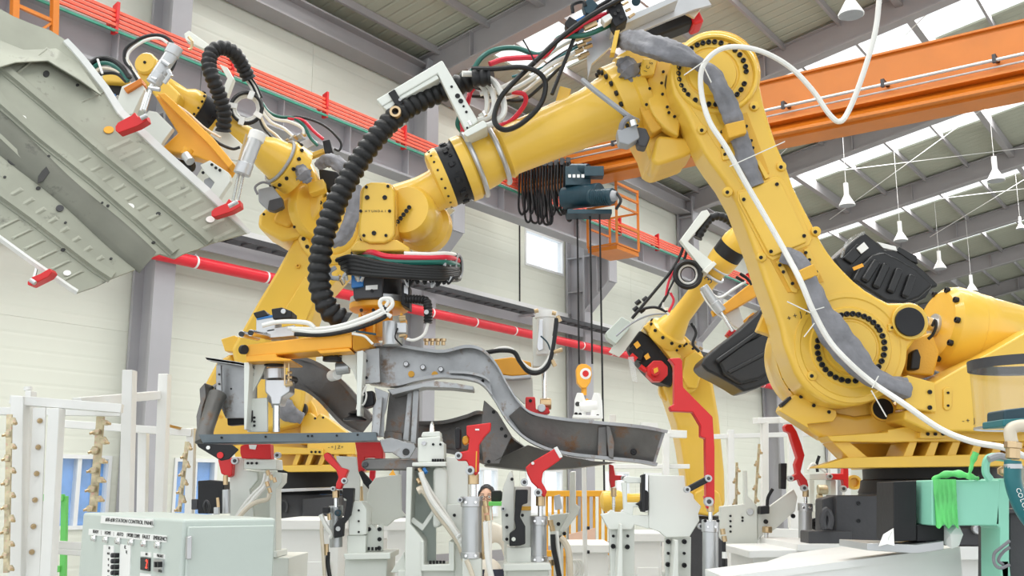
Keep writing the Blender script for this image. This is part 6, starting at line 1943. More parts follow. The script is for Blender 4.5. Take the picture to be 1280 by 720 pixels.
hose(j0, [(337, 617), (334, 624), (320, 628), (308, 636), (296, 650)], 2.8, 4.16, TAN_H, 'air_hose')
for x, y in ((334, 588), (338, 594), (342, 597), (333, 602), (336, 610)):
    rod(j0, 'fitting', BRS, (x, y, 4.16), (x + 2, y + 6, 4.16), 2.4, seg=8)

# ---------------- second clamp stand: red arm reaching up left
j1 = jig('clamp_stand', 'pale stand with a red clamp arm pointing up left and black link, left of centre', 'clamp stand', 455, 4.0)
Y = 3.95
pl(j1, Y, [('red_arm', RED, [(404, 568), (409, 565), (413, 568), (425.5, 584), (435.5, 587), (432, 596), (431, 602), (427, 608), (425.5, 612), (419.5, 611), (420, 604), (423, 597), (420, 588), (405.5, 574)], -.05, .045, .005),
           ('link_arm', BLK, [(428, 610), (442, 610), (441, 626), (438, 644), (429, 655), (428, 671), (417, 673), (417, 658), (422, 650), (430, 646), (433, 624), (428, 622)], -.03, .05, .004),
           ('link_eye', STL, circ(422.5, 661, 3, 12), -.036, .01, 0),
           ('back_plate', JIG, [(420, 570), (445.5, 571), (447, 588), (450, 598), (449, 626), (430, 626)], .12, .02, .003),
           ('block', JIG, [(435.5, 627), (452, 627), (458, 636), (458, 668), (452, 669), (435.5, 669)], .0, .16, .004),
           ('block_lower', JIG, [(434, 669), (457, 669), (457, 692), (434, 692)], .01, .15, .003),
           ('cap_plate', JIG, [(429, 692), (488, 691), (488, 699), (431, 700)], -.04, .3, .004),
           ('big_gusset', JIG, [(459, 617), (463, 605), (469, 597), (501, 593), (502, 638), (508, 645), (493, 650), (484, 658), (458, 654)], .22, .02, .004),
           ('foot_bracket', JIG, [(459, 656), (465, 655), (470, 661), (474, 655), (479, 655), (479, 689), (459, 689)], .06, .02, .003)])
bolts(j1, [(448.5, 638), (448.5, 651.5), (448.5, 665)], Y - .002, PX(1.3, Y), .006)
bolts(j1, [(461.5, 661.5), (474.5, 661.5), (474.5, 674), (474, 685)], Y + .055, PX(2.6, Y), .008)
for k in range(4):
    bolt(j1, W(461 + 4.5 * k, 688, Y + .03), ZZ, PX(1.5, Y), .012)
pin(j1, 430, 601, 3.8, Y - .07)
pin(j1, 422, 641, 4, Y - .03, BLUEG)
pin(j1, 416, 611, 3, Y - .06)
clevis(j1, 420, 613, 634, 4.5, Y)
rod(j1, 'cylinder_body', ALU, (420, 634, Y + .05), (420, 684, Y + .05), 8, .002, 20)
rod(j1, 'cylinder_cap', ALU, (420, 632, Y + .05), (420, 642, Y + .05), 8.8, .002, 20)
post(j1, 'pedestal', JIG, 431, 484, 699, Y, .28)
G().prism([W(459, 702, Y - .002), W(482, 702, Y - .002), W(482, 760, Y - .002), W(459, 760, Y - .002)], (0, .002, 0)).build('pedestal_side', JIG, j1)
hose(j1, [(401, 643), (406, 655), (414, 668), (412, 672)], 3, Y, WHITE_H, 'air_hose')
hose(j1, [(403, 644), (402, 665), (404, 690), (406, 724)], 2.4, Y, TAN_H, 'air_hose')
hose(j1, [(410, 690), (410, 706), (413, 726)], 2.6, Y, RUB, 'air_hose')
rod(j1, 'fitting', BRS, (408, 680, Y), (408, 694, Y), 3, seg=8)
rod(j1, 'fitting', BRS, (411, 642, Y), (412, 650, Y), 2.4, seg=8)
pl(j1, Y, [('limit_switch', BLK, [(403, 634), (411, 634), (411, 641), (403, 641)], -.02, .04, .003)])
# red bracket behind it that carries the frame
j1b = jig('clamp_stand', 'red forked bracket with short black lever supporting the frame above the left stands', 'clamp stand', 463, 4.35)
pl(j1b, 4.3, [('red_fork', RED, [(443, 550), (478, 552), (479, 573), (472, 576), (468, 572), (456, 572), (456, 588), (450, 592), (446, 588), (446, 566)], 0, .08, .005),
              ('red_strut', REDP, [(462, 588), (469, 588), (466, 622), (460, 622)], .1, .03, .003),
              ('lever', BLK, [(448, 590), (452, 588), (467, 604), (467, 611), (462, 613), (454, 604)], -.03, .03, .003)])
pin(j1b, 464, 608, 3, 4.25)
rod(j1b, 'fitting', BRS, (451, 608, 4.3), (452, 626, 4.3), 2.4, seg=8)
post(j1b, 'support_post', JIG, 453, 471, 602, 4.36, .05)
tri_ = G().prism([W(486, 594, 3.86), W(491, 587, 3.86), W(494.5, 594, 3.86)], (0, .01, 0))
tag(tri_.build('orange_marker', AMB), 'tiny orange triangular marker under the dark hinge arm', 'marker')

# ---------------- white cabinets behind
for lab, x0, x1, yt, y, d in (('low white cabinet with a panelled front between the two left clamp stands', 484, 509, 662, 5.4, .5),
                              ('cream cabinet standing behind the big pale fixture plate', 792, 826, 676, 6.2, .5),
                              ('white table unit to the left of the first red clamp stand', 346, 424, 661, 5.3, .7),
                              ('low pale bench behind the small fence by the fixtures', 716, 760, 690, 6.4, .6)):
    cb = jig('machine_cabinet', lab, 'cabinet', (x0 + x1) / 2, y)
    top = W(x0, yt, y).z
    xa, xb = W(x0, yt, y).x, W(x1, yt, y).x
    G().box(((xa + xb) / 2, y + d / 2, top / 2), xb - xa, d, top).build('cabinet_body', WHT, cb, .006)
    G().box(((xa + xb) / 2, y + d / 2, top + .02), xb - xa + .06, d + .06, .05).build('cabinet_top', WHT, cb, .006)
    G().box(((xa + xb) / 2, y - .008, top * .5 - .03), (xb - xa) * .78, .016, top * .82).build('door', WHT, cb, .004)
    G().box((xb - (xb - xa) * .18, y - .026, top * .62), .02, .02, .10).build('door_handle', BLK, cb, .003)

# ---------------- tall centre left stand with thick pale hoses
j2 = jig('locating_stand', 'tall pale locating stand with chrome pin and thick pale hoses, centre left', 'locating stand', 540, 3.9)
Y = 3.85
pl(j2, Y, [('pin_block', JIG, [(522, 547), (551, 545), (551, 552), (555.5, 553), (555.5, 576), (551, 578), (522, 578)], 0, .12, .006),
           ('block_cap', JIG, [(528, 540), (550, 539), (551, 546), (526, 546)], .01, .1, .005),
           ('top_plate', JIG, [(515, 578), (558, 577), (558, 583), (515, 583)], -.03, .2, .004),
           ('left_flange', JIG, [(508, 584), (516, 584), (513, 655), (530, 676), (527, 712), (530, 760), (505, 760)], -.02, .20, .004),
           ('inner_web', PANP, [(514, 584), (545, 584), (545, 720), (514, 720)], .14, .02, .002),
           ('round_rib', JIG, [(541, 586), (546, 584), (556, 584), (559, 590), (559, 640), (549, 660), (541, 660)], -.01, .15, .014),
           ('side_panel', JIG, [(557, 571), (583, 571), (585, 575), (585, 630), (580, 632), (557, 631)], .02, .14, .005),
           ('gusset', JIG, [(513, 652), (528, 664), (545, 640), (541, 636), (528, 655), (516, 646)], .02, .02, .003),
           ('pocket_frame', JIG, [(526, 676), (530, 676), (530, 706), (561, 705), (561, 676), (568, 678), (568, 714), (526, 714)], -.03, .16, .004),
           ('right_column', JIG, [(556, 630), (580, 630), (580, 760), (568, 760), (568, 676), (556, 650)], .0, .16, .004),
           ('left_gusset', JIG, [(488, 716), (505, 690), (508, 716)], .05, .02, .003)])
post(j2, 'base_box', JIG, 497, 574, 713, Y + .01, .3)
rod(j2, 'locating_pin', CHR, (540, 532, Y + .05), (540, 541, Y + .05), 3, seg=14, r2=4)
G().lathe(W(540, 532, Y + .05), ZZ, [(0, PX(3, Y)), (.006, PX(2.6, Y)), (.016, .002)], 14).build('pin_tip', CHR, j2)
bolts(j2, [(541.5, 555.5), (550.5, 555.5)], Y - .002, PX(1.6, Y), .005)
bolts(j2, [(530, 554)], Y - .002, PX(3, Y), .005, STL)
for k in range(5):
    bolt(j2, W(541 + 3.2 * k, 577, Y - .005), ZZ, PX(1.4, Y), .010)
    bolt(j2, W(538 + 4.2 * k, 705, Y - .0), ZZ, PX(1.7, Y), .012)
bolts(j2, [(568, 644), (515.5, 667)], Y - .004, PX(2, Y), .006)
hose(j2, [(522, 614), (527, 612), (534, 618), (545, 638), (562, 660), (575, 680), (582, 700), (590, 724)], 4.6, Y - .04, TAN_H, 'air_hose')
hose(j2, [(526, 590), (529, 600), (538, 622), (552, 642), (566, 660), (576, 676), (582, 690)], 3.4, Y - .06, WHITE_H, 'air_hose')
hose(j2, [(530, 598), (540, 616), (556, 640), (570, 662), (578, 676)], 2.2, Y - .02, WHITE_H, 'air_hose')
for x, y in ((524, 586), (527, 592), (522, 599), (527, 603), (523, 610), (530, 586)):
    rod(j2, 'fitting', BRS if x != 530 else BLUE, (x, y, Y - .02), (x + 3, y + 5, Y - .03), 2.4, seg=8)
for k in range(3):
    G().cyl(W(571 + 3 * k, 672 + 5 * k, Y - .08), W(575 + 3 * k, 668 + 5 * k, Y - .06), .005, seg=6).build('cable_tie', LABW, j2)

# ---------------- red clamp with large cylinder, centre
j3 = jig('clamp_stand', 'bright red clamp with hooked top on a large silver cylinder, centre of the picture', 'clamp stand', 590, 3.75)
Y = 3.7
pl(j3, Y, [('red_arm', RED, [(583, 532), (614, 528), (613, 538), (605, 547), (599, 556), (598.6, 589), (595, 595), (588, 588), (586, 582), (583, 576), (572, 576), (569.5, 572), (569.5, 566), (585, 563), (586.5, 548), (583, 544)], 0, .05, .005),
           ('white_mark', LABW, [(594, 536), (599, 536), (599, 538), (594, 538)], -.005, .004, 0),
           ('yellow_line', SAFE, [(595, 564), (596.4, 564), (595.6, 590), (594.2, 590)], -.003, .002, 0),
           ('rubber_bar', BLK, [(568, 536), (572, 533), (576.5, 536), (576, 562), (569, 562)], .03, .05, .008),
           ('olive_cap', YELD, [(578, 546), (583, 544), (587, 548), (586, 554), (580, 557), (577, 552)], .04, .05, .006)])
pin(j3, 573, 569.5, 4.6, Y - .02)
pin(j3, 587.5, 588, 5.6, Y - .03)
clevis(j3, 592, 592, 622, 7, Y + .04)
cylinder(j3, 589.5, 620.5, 698, 12, Y + .06)
rod(j3, 'tie_rod', BRS, (603.5, 632, Y + .04), (603.5, 693, Y + .04), 1.6, seg=8)
pin(j3, 575, 625, 3.4, Y + .02)
for x, y in ((606, 626), (607, 634), (609, 644), (605, 692)):
    rod(j3, 'fitting', BRS, (x, y, Y + .04), (x + 1, y + 7, Y + .04), 3.2, seg=8)
hose(j3, [(607, 652), (608, 672), (610, 700), (616, 728)], 3.4, Y, WHITE_H, 'air_hose')
hose(j3, [(583, 700), (588, 712), (594, 730)], 3, Y, TAN_H, 'air_hose')
post(j3, 'support_post', JIG, 578, 602, 698, Y + .03, .12)

# ---------------- next red clamp, pointing up right
j4 = jig('clamp_stand', 'red clamp arm pointing up right above a silver cylinder and black offset link', 'clamp stand', 665, 3.95)
Y = 3.9
pl(j4, Y, [('red_arm', RED, [(691, 562), (697, 559), (703, 572), (699, 576), (679, 590), (677, 602), (684, 614), (681, 622), (675, 618), (671, 609), (664.5, 603), (660, 594), (656.7, 584.5), (664, 578)], 0, .05, .005),
           ('arm_tip', LABW, [(692, 560), (696.5, 558), (703.5, 571), (699.5, 573)], -.004, .05, .002),
           ('offset_link', BLK, [(644.5, 612), (660, 612), (659.5, 629), (653, 631), (650, 646), (656.7, 658), (656.7, 680), (650, 682), (636.7, 683), (636.7, 667), (645, 661), (643, 650)], -.02, .04, .004),
           ('link_slot', JIG, circ(642, 674, 2.6, 12), -.024, .006, 0),
           ('left_plate', JIG, [(629, 608), (637, 589), (641, 591), (643, 605), (643, 660), (636, 681), (628, 676), (626.5, 634)], .04, .02, .004),
           ('column', JIG, [(643, 608), (664, 608), (664, 706), (643, 706)], .06, .12, .004),
           ('olive_bar', YELD, [(650, 633), (664, 633), (664, 638), (650, 638)], .05, .05, .002),
           ('base_block', JIG, [(633, 684), (664, 684), (664, 706), (633, 706)], .02, .2, .004),
           ('top_plate', JIG, [(629, 705), (688, 704), (690, 713), (629, 714)], -.06, .3, .004)])
bolts(j4, [(633.5, 644), (633.5, 659), (633.5, 674), (653, 644), (640, 599)], Y + .035, PX(2, Y), .006)
pin(j4, 655.6, 602.7, 4.8, Y - .03)
pin(j4, 672.7, 615.6, 5, Y - .03)
pin(j4, 629, 636, 3, Y + .02)
plate('white_stud', circ(666, 579, 2, 10), Y - .02, .02, LABW, j4, .001)
clevis(j4, 675.5, 620, 648, 6, Y + .02)
cylinder(j4, 673.5, 645, 703, 9.6, Y + .04, caph=11)
for x, y in ((688, 650), (690, 657), (689, 700)):
    rod(j4, 'fitting', BRS, (x, y, Y + .02), (x + 1, y + 7, Y + .02), 3.2, seg=8)
hose(j4, [(691, 668), (692, 685), (696, 704), (700, 726)], 3.2, Y, RUB, 'air_hose')
hose(j4, [(700, 672), (706, 678), (711, 692), (713, 724)], 4, Y + .05, TAN_H, 'air_hose')
hose(j4, [(696, 664), (698, 690), (702, 724)], 2.4, Y + .02, WHITE_H, 'air_hose')
post(j4, 'pedestal', JIG, 633, 686, 713, Y, .25)
j4b = jig('fixture_bracket', 'white Y shaped steel fixture bracket behind the orange fence rails', 'bracket', 705, 4.6)
pl(j4b, 4.6, [('upright', JIG, [(713, 590), (719, 589), (720, 630), (725, 634), (723, 642), (704, 668), (700, 664), (712, 640)], 0, .03, .004),
              ('cross_plate', JIG, [(686.7, 644), (712, 641), (704, 668), (700, 700), (690, 700)], .02, .02, .004),
              ('valve_block', ALU, [(693, 620), (700, 618), (703, 636), (694, 638)], -.02, .05, .003)])
post(j4b, 'leg', JIG, 692, 704, 668, 4.62, .04)
bolts(j4b, [(705.5, 667), (698, 655)], 4.598, PX(2.4, 4.6), .006)
for k in range(4):
    G().tube([W(714 + 3 * k, 700, 4.7), W(718 + 3 * k, 702, 4.7), W(720 + 3 * k, 712, 4.7), W(716 + 3 * k, 724, 4.7)], .006, 6, 4).build('cable', WHITE_H, j4b)
# small brackets seen under the dark rail
sb = jig('fixture_bracket', 'pale triangular plate standing between the black camera and the second cylinder', 'bracket', 634, 4.8)
pl(sb, 4.8, [('plate', JIG, [(628, 612), (636, 590), (641, 588), (642, 640), (628, 640)], 0, .02, .003)])
post(sb, 'leg', JIG, 630, 641, 636, 4.82, .04)
tp = jig('guard_post', 'thin white guard post rising in front of the orange fence', 'post', 730, 5.2)
post(tp, 'post_tube', WHT, 727.5, 733, 584, 5.2, .03)
G().box(floorpx(730, 5.2) + Vector((0, .015, .006)), .12, .12, .012).build('foot', WHT, tp)
for y in (660, 690):
    bolt(tp, W(734, y, 5.2), Vector((1, 0, 0)), .008, .012)

# ---------------- big pale plate fixture with tall red arm
j5 = jig('plate_fixture', 'large flat pale grey fixture plate on two bolted legs right of centre', 'fixture', 815, 3.7)
Y = 3.6
pl(j5, Y, [('main_plate', JIG, [(811, 593.5), (855.6, 594.5), (857, 612), (866.7, 618), (868, 624), (876.7, 633), (873, 642), (874.5, 651), (862, 671), (833, 672), (824.5, 665), (811, 660)], 0, .03, .003),
           ('left_arm_plate', JIG, [(750.7, 643), (760, 641), (764, 637), (769, 640), (780, 640), (791, 644), (811, 644), (811, 661), (793, 656), (790, 662), (761, 662)], 0, .03, .003),
           ('upper_arm_plate', JIG, [(777, 603), (784, 600), (784, 628), (803, 628), (811, 626), (811, 634), (792, 634), (791, 645), (780, 641), (779, 620)], 0, .03, .003),
           ('arm_top', JIG, [(780, 597), (784, 595), (803, 597), (803, 604), (780, 604)], 0, .03, .003),
           ('left_leg', JIG, [(762, 649), (793, 652), (793, 760), (764, 760)], .035, .02, .003),
           ('right_leg', JIG, [(831, 671), (864, 671), (863, 760), (832, 760)], .035, .02, .003),
           ('leg_gusset', JIG, [(775, 655), (778, 655), (779, 760), (769, 760)], -.06, .09, .003),
           ('leg_gusset', JIG, [(844, 675), (848, 675), (849, 760), (838, 760)], -.06, .09, .003),
           ('guide_bar', BLK, [(802, 594), (807, 592), (807, 640), (802, 640)], -.02, .05, .003),
           ('sensor', BLK, [(794, 630), (800, 627), (808, 612), (811, 616), (811, 638), (802, 640), (798, 632)], -.01, .03, .004)])
bolts(j5, [(766.3, 656.3), (784, 656.5), (766.3, 682.8), (784, 683.5), (835, 677), (855, 677), (834.5, 705.5), (855, 706.5)], Y - .002 + .03, PX(3, Y), .012)
bolts(j5, [(766.5, 670), (784.5, 670), (835, 691.5), (855, 691.5)], Y + .03, PX(1.8, Y), .01)
for a, b in ((764, 793), (832, 863)):
    post(j5, 'leg_foot', JIG, a, b, 716, Y + .05, .10)
pin(j5, 876.5, 658, 3.6, Y - .01)
j6 = jig('tall_clamp', 'tall stepped red clamp arm with black link and silver cylinder', 'clamp stand', 888, 3.6)
Y = 3.5
pl(j6, Y, [('red_arm', RED, [(836, 448), (850, 447), (853, 451), (854, 484), (891, 521), (893.5, 560), (893.5, 630), (883, 632), (882, 548), (876, 546), (876, 532), (866, 515), (839, 514), (837, 508), (843, 505), (843, 456)], 0, .045, .004),
           ('arm_lower', RED, [(880, 620), (893.5, 620), (892, 636), (884, 636)], .01, .03, .003)])
G().bar(W(859.5, 612, Y - .03), W(886, 598, Y - .03), .02, PX(7.5, Y), Vector((0, -1, 0)).cross(W(886, 598, Y) - W(859.5, 612, Y))).build('link', BLK, j6, .006)
pin(j6, 859.5, 612, 4, Y - .05)
pin(j6, 886, 598, 4.4, Y - .05)
pin(j6, 886.7, 627, 5.6, Y - .03)
clevis(j6, 888, 630, 652, 4.6, Y + .02)
cylinder(j6, 888, 650, 790, 9.6, Y + .06, caph=15)
bolts(j6, [(881, 651), (897, 651)], Y - .02, .005, .012)
for x, y in ((903, 661), (905, 670)):
    rod(j6, 'fitting', BRS, (x, y, Y + .02), (x + 1, y + 7, Y + .02), 3.2, seg=8)
hose(j6, [(905, 676), (905, 700), (906, 730)], 2.4, Y + .02, RUB, 'air_hose')
rod(j6, 'hose_coupling', WHITE_H, (906, 690, Y), (906, 698, Y), 3.4, seg=10)
post(j6, 'support_post', JIG, 876, 900, 735, Y + .02, .12)
# small clamp left of the plate
j7 = jig('clamp_stand', 'small red clamp with thin rod left of the large pale plate', 'clamp stand', 766, 4.4)
pl(j7, 4.3, [('red_arm', RED, [(762, 580), (767, 582), (769, 594), (782, 594.5), (782, 600), (769, 600.5), (769, 608), (764, 610), (762, 600)], 0, .04, .003)])
pin(j7, 779.5, 597.5, 3, 4.27)
clevis(j7, 767, 610, 634, 3.6, 4.3)
rod(j7, 'piston_rod', CHR, (767, 628, 4.3), (767, 640, 4.3), 1.6)
post(j7, 'cylinder_body', ALU, 762, 772, 640, 4.32, .06)
# ---------------- right hand fixtures
j8 = jig('plate_fixture', 'pale Y shaped fixture plate with black block and lever beside the right rack', 'fixture', 940, 4.6)
Y = 4.5
pl(j8, Y, [('main_plate', JIG, [(900, 633), (930, 630), (930, 588), (934, 587.5), (935, 620), (947, 633), (947, 690), (940, 700), (916, 690), (900, 672)], 0, .03, .004),
           ('arm_plate', JIG, [(947, 633), (962, 633), (992, 611), (997, 621), (994, 639), (966, 664), (960, 662), (947, 676)], .01, .025, .004),
           ('black_block', BLK, [(951, 633), (962, 632), (962, 642), (951, 643)], -.05, .06, .003),
           ('boss', STL, circ(938, 640, 4.4, 14), -.01, .02, .003)])
G().tube([W(959, 633, Y - .03), W(960, 622, Y - .03), W(966, 611, Y - .04)], .007, 8, 3).build('lever', BLK, j8)
bolts(j8, [(913, 645), (913, 651.5), (913, 658), (913, 664.5), (928, 647), (928, 651)], Y - .002, PX(1.4, Y), .005)
bolts(j8, [(957, 652), (991, 645)], Y + .005, PX(2.8, Y), .008)
rod(j8, 'brass_knob', BRS, (959, 658, Y - .03), (959, 666, Y - .03), 6, .004, 14)
rod(j8, 'knob_stem', CHR, (958, 665, Y - .03), (958, 682, Y - .03), 2.4, seg=10)
post(j8, 'support_post', JIG, 922, 952, 680, Y + .03, .15)
j9 = jig('clamp_stand', 'bent red clamp arm on a silver cylinder left of the dark robot base', 'clamp stand', 1006, 4.5)
Y = 4.4
pl(j9, Y, [('red_arm', RED, [(980.5, 533), (984, 530), (990, 530), (996, 539), (1002, 555), (1006, 569), (1003, 581), (1001, 590), (1009, 600), (1011, 608), (1007, 612), (1001, 606), (998.6, 599), (990, 602), (985.5, 598), (996, 592), (994, 580.5), (997, 572), (990, 550), (987.5, 541), (982, 539)], 0, .045, .004),
           ('black_bar', BLK, [(976, 579), (984, 579), (983, 611.5), (976, 611)], .04, .04, .003)])
pin(j9, 989, 598, 3.6, Y - .02)
pin(j9, 1006, 610, 4, Y - .02)
clevis(j9, 1007, 612, 632, 3.8, Y + .02)
cylinder(j9, 1006.5, 629, 682, 8, Y + .04, caph=10)
post(j9, 'support_post', JIG, 1000, 1013, 681, Y + .02, .08)
j10 = jig('clamp_stand', 'red L shaped clamp on a pale block right of the bent red arm', 'clamp stand', 1040, 5.4)
Y = 5.3
pl(j10, Y, [('red_arm', RED, [(1036, 592), (1054, 592), (1056, 570), (1060, 570), (1061, 592), (1061, 610), (1056, 612), (1054, 600), (1037, 599)], 0, .05, .004),
            ('cross_block', JIG, [(1012, 592), (1036, 591), (1044, 596), (1044, 600), (1012, 600)], .05, .1, .003),
            ('frame_post', JIG, [(1012, 600), (1018, 600), (1018, 640), (1012, 640)], .05, .08, .003),
            ('frame_post', JIG, [(1038, 600), (1045, 600), (1045, 640), (1038, 640)], .05, .08, .003),
            ('frame_bar', JIG, [(1018, 628), (1038, 628), (1038, 632), (1018, 632)], .05, .08, .003)])
pin(j10, 1038, 595.5, 3.2, Y - .02)
pin(j10, 1055, 611, 4, Y - .02)
G().tube([W(1022, 590, Y), W(1021, 580, Y), W(1024, 570, Y)], .008, 8, 3).build('lever', BLK, j10)
hose(j10, [(1010, 588), (1016, 580), (1024, 584), (1032, 590)], 1.8, Y, WHITE_H, 'air_hose')
rod(j10, 'zinc_valve', GALV, (1022, 612, Y), (1034, 612, Y), 6, .003, 12)
rod(j10, 'zinc_valve', GALV, (1021, 622, Y), (1028, 622, Y), 4, .003, 12)
G().lathe(W(1066, 603, Y + .1), ZF, [(0, PX(9, Y)), (.03, PX(9, Y)), (.03, PX(6, Y)), (.01, PX(5, Y))], 20).build('handwheel', YEL, j10)
G().lathe(W(1018, 655, Y - .1), ZF, [(0, PX(7, Y)), (.03, PX(7, Y)), (.03, PX(4, Y)), (.01, PX(3, Y))], 20).build('handwheel', BLK, j10)
post(j10, 'support_post', JIG, 1014, 1044, 640, Y + .05, .1)

# right rack (cage)
rc = jig('storage_rack', 'white steel rack with zinc hooks right of the middle robot', 'rack', 965, 6.2)
Y = 6.0
leanpost(rc, 'post', WHT, (953, 527), (953.5, 640), 8, Y, .06)
leanpost(rc, 'post', WHT, (986, 525), (988, 640), 18, Y + .5, .05)
leanpost(rc, 'post', WHT, (910, 537), (911, 640), 8, Y + .9, .06)
leanpost(rc, 'post', WHT, (1038, 540), (1038, 640), 9, Y + .9, .06)
leanpost(rc, 'post', WHT, (1056, 545), (1056, 640), 8, Y + 1.4, .06)
G().bar(W(944, 526, Y), W(984, 525, Y + .1), .05, .035).build('top_rail', WHT, rc, .003)
G().bar(W(980, 525, Y), W(1014, 533, Y + .9), .05, .035).build('top_rail', WHT, rc, .003)
G().bar(W(888, 546, Y + .93), W(1060, 541, Y + .93), .05, .03).build('rail', WHT, rc, .003)
G().bar(W(916, 664, Y + .3), W(1000, 667, Y + .3), .05, .05).build('lower_rail', WHT, rc, .003)
hookstrip(949, 555, 944, 630, Y - .05, 3, 5, 'thin zinc hook strip hanging between the two posts of the right rack', 5)
hookstrip(921, 578, 920, 634, Y - .5, 3, 4, 'short zinc hook strip at the left side of the right rack', 6)
rd = jig('storage_rack', 'white rack frame seen between the dark frame rail and the middle robot', 'rack', 835, 7.0)
leanpost(rd, 'post', WHT, (829, 540), (829, 640), 8, 7.0, .06)
G().bar(W(833, 542, 7.03), W(858, 543, 7.03), .05, .05).build('top_rail', WHT, rd, .003)
leanpost(rd, 'post', WHT, (762, 518), (762, 640), 8, 8.6, .06)
G().bar(W(800, 533, 8.0), W(822, 534, 8.0), .06, .06).build('upper_box', WHT, rd, .003)
leanpost(rd, 'post', WHT, (714, 589), (714, 640), 6, 8.8, .06)
G().bar(W(760, 583, 7.1), W(862, 583, 7.04), .04, .03).build('rail', WHT, rd, .003)
# white winch drum under the hook
wd_ = thing('winch_drum', 'white flanged drum hanging under the yellow hook block', 'drum', W(732, 520, 12))
for x in (723, 744):
    G().prism([W(x - 6, 523, 12), W(x - 5, 500, 12), W(x - 2, 491, 12), W(x + 2, 491, 12), W(x + 5, 500, 12), W(x + 6, 523, 12)], (0.04, .04, 0)).build('side_flange', LAMPW, wd_, .004)
rod(wd_, 'drum', LAMPW, (724, 509, 12.05), (746, 507, 12.05), 7.5, .004, 24)
G().bar(W(716, 521, 12), W(750, 522, 12.0), .2, .035).build('base_bar', LAMPW, wd_, .004)
plate('flange_hole', circ(722, 505, 3, 12), 11.995, .01, INK, wd_, 0)
bolts(wd_, [(720, 517.5), (725, 518), (747, 520)], 11.98, .02, .02)

# fence and board in the background
fe = jig('safety_fence', 'orange yellow vertical bar safety fence in the background, centre right', 'fence', 725, 9)
G().bar(W(678, 617, 9), W(766, 617, 9), .05, .05).build('top_rail', SAFE, fe, .004)
G().bar(W(678, 692, 9), W(766, 690, 9), .05, .05).build('bottom_rail', SAFE, fe, .004)
for k in range(12):
    leanpost(fe, 'bar', SAFE, (682 + 7.4 * k, 618), (682 + 7.4 * k, 690), 3.2, 9.02, .03)
wb = jig('board', 'pink plywood board leaning in front of the orange fence', 'board', 728, 8)
G().prism([W(711, 668, 7.6), W(744, 660, 7.6), Vector((W(744, 660, 7.6).x, 7.5, 0)), Vector((W(711, 668, 7.6).x, 7.5, 0))], (0, .03, 0)).build('panel', WOODP, wb)
pw = jig('wall_pad', 'yellow rounded robot guard seen behind the small red clamp', 'guard', 765, 8)
G().lathe(W(770, 626, 8), (1, 0, .05), [(-.12, .04), (-.10, .075), (.02, .08), (.08, .05), (.22, .045)], 20).build('housing', YEL, pw)
post(pw, 'stand', YELD, 764, 776, 636, 8.02, .15)

# ---------------- person behind the cylinders
pe = thing('person', 'person with short black hair and glasses in a cream jacket, partly hidden behind the cylinders', 'person', (W(607, 640, 9.6).x, 9.6, 0))
SKIN = mat('skin', (0.66, 0.40, 0.28), 0.5, var=0.05)
HAIR = mat('black_hair', (0.012, 0.011, 0.012), 0.45, var=0.4, scale=60, bump=0.8, bscale=80)
JACK = mat('cream_work_jacket', (0.72, 0.68, 0.60), 0.75, var=0.05, bump=0.3, bscale=20)
TROU = mat('navy_work_trousers', (0.03, 0.035, 0.06), 0.8, var=0.1)
hc = W(608.5, 623, 9.6)
HX, HY, HZ = hc.x, hc.y, hc.z


def skinfig(name, verts, edges, rad, m, parent, lvl=2):
    me = bpy.data.meshes.new(name)
    me.from_pydata([Vector(v) for v in verts], edges, [])
    o = bpy.data.objects.new(name, me)
    COL.objects.link(o)
    s_ = o.modifiers.new('skin', 'SKIN')
    for i, r_ in enumerate(rad):
        me.skin_vertices[0].data[i].radius = r_ if isinstance(r_, tuple) else (r_, r_)
    me.skin_vertices[0].data[0].use_root = True
    sub = o.modifiers.new('sub', 'SUBSURF')
    sub.levels = sub.render_levels = lvl
    me.materials.append(m)
    dg = bpy.context.evaluated_depsgraph_get()
    nm = bpy.data.meshes.new_from_object(o.evaluated_get(dg))
    bpy.data.objects.remove(o)
    nm.shade_smooth()
    o = bpy.data.objects.new(name, nm)
    COL.objects.link(o)
    o.parent = parent
    o.location = -wloc(parent)
    return o


sx, hz = HX, HZ - .30
V_ = [(sx, HY, .95), (sx, HY, 1.15), (sx, HY, hz - .12), (sx, HY, hz + .0), (sx, HY - .01, hz + .10),
      (sx - .17, HY, hz - .03), (sx - .24, HY - .02, hz - .32), (sx - .22, HY - .20, hz - .50), (sx - .20, HY - .27, hz - .52),
      (sx + .17, HY, hz - .03), (sx + .24, HY - .02, hz - .32), (sx + .20, HY - .20, hz - .46), (sx + .18, HY - .27, hz - .47),
      (sx - .09, HY, .88), (sx - .10, HY - .02, .48), (sx - .10, HY, .09), (sx - .10, HY - .12, .05),
      (sx + .09, HY, .88), (sx + .10, HY - .02, .48), (sx + .10, HY, .09), (sx + .10, HY - .12, .05)]
E_ = [(0, 1), (1, 2), (2, 3), (3, 4), (3, 5), (5, 6), (6, 7), (7, 8), (3, 9), (9, 10), (10, 11), (11, 12), (0, 13), (13, 14), (14, 15), (15, 16), (0, 17), (17, 18), (18, 19), (19, 20)]
R_ = [.13, .13, .15, .10, .055, .075, .055, .04, .035, .075, .055, .04, .035, .09, .065, .05, .04, .09, .065, .05, .04]
skinfig('body', V_, E_, R_, JACK, pe)
# trousers over the legs
for s_ in (-1, 1):
    G().tube([(sx + s_ * .09, HY, .92), (sx + s_ * .10, HY - .02, .5), (sx + s_ * .10, HY, .10)], lambda q: .105 - .03 * q, 16, 5).build('trouser_leg', TROU, pe)
    G().tube([(sx + s_ * .10, HY + .04, .05), (sx + s_ * .10, HY - .06, .05), (sx + s_ * .10, HY - .18, .04)], lambda q: .05 - .01 * q, 12, 4).build('shoe', BLK, pe)
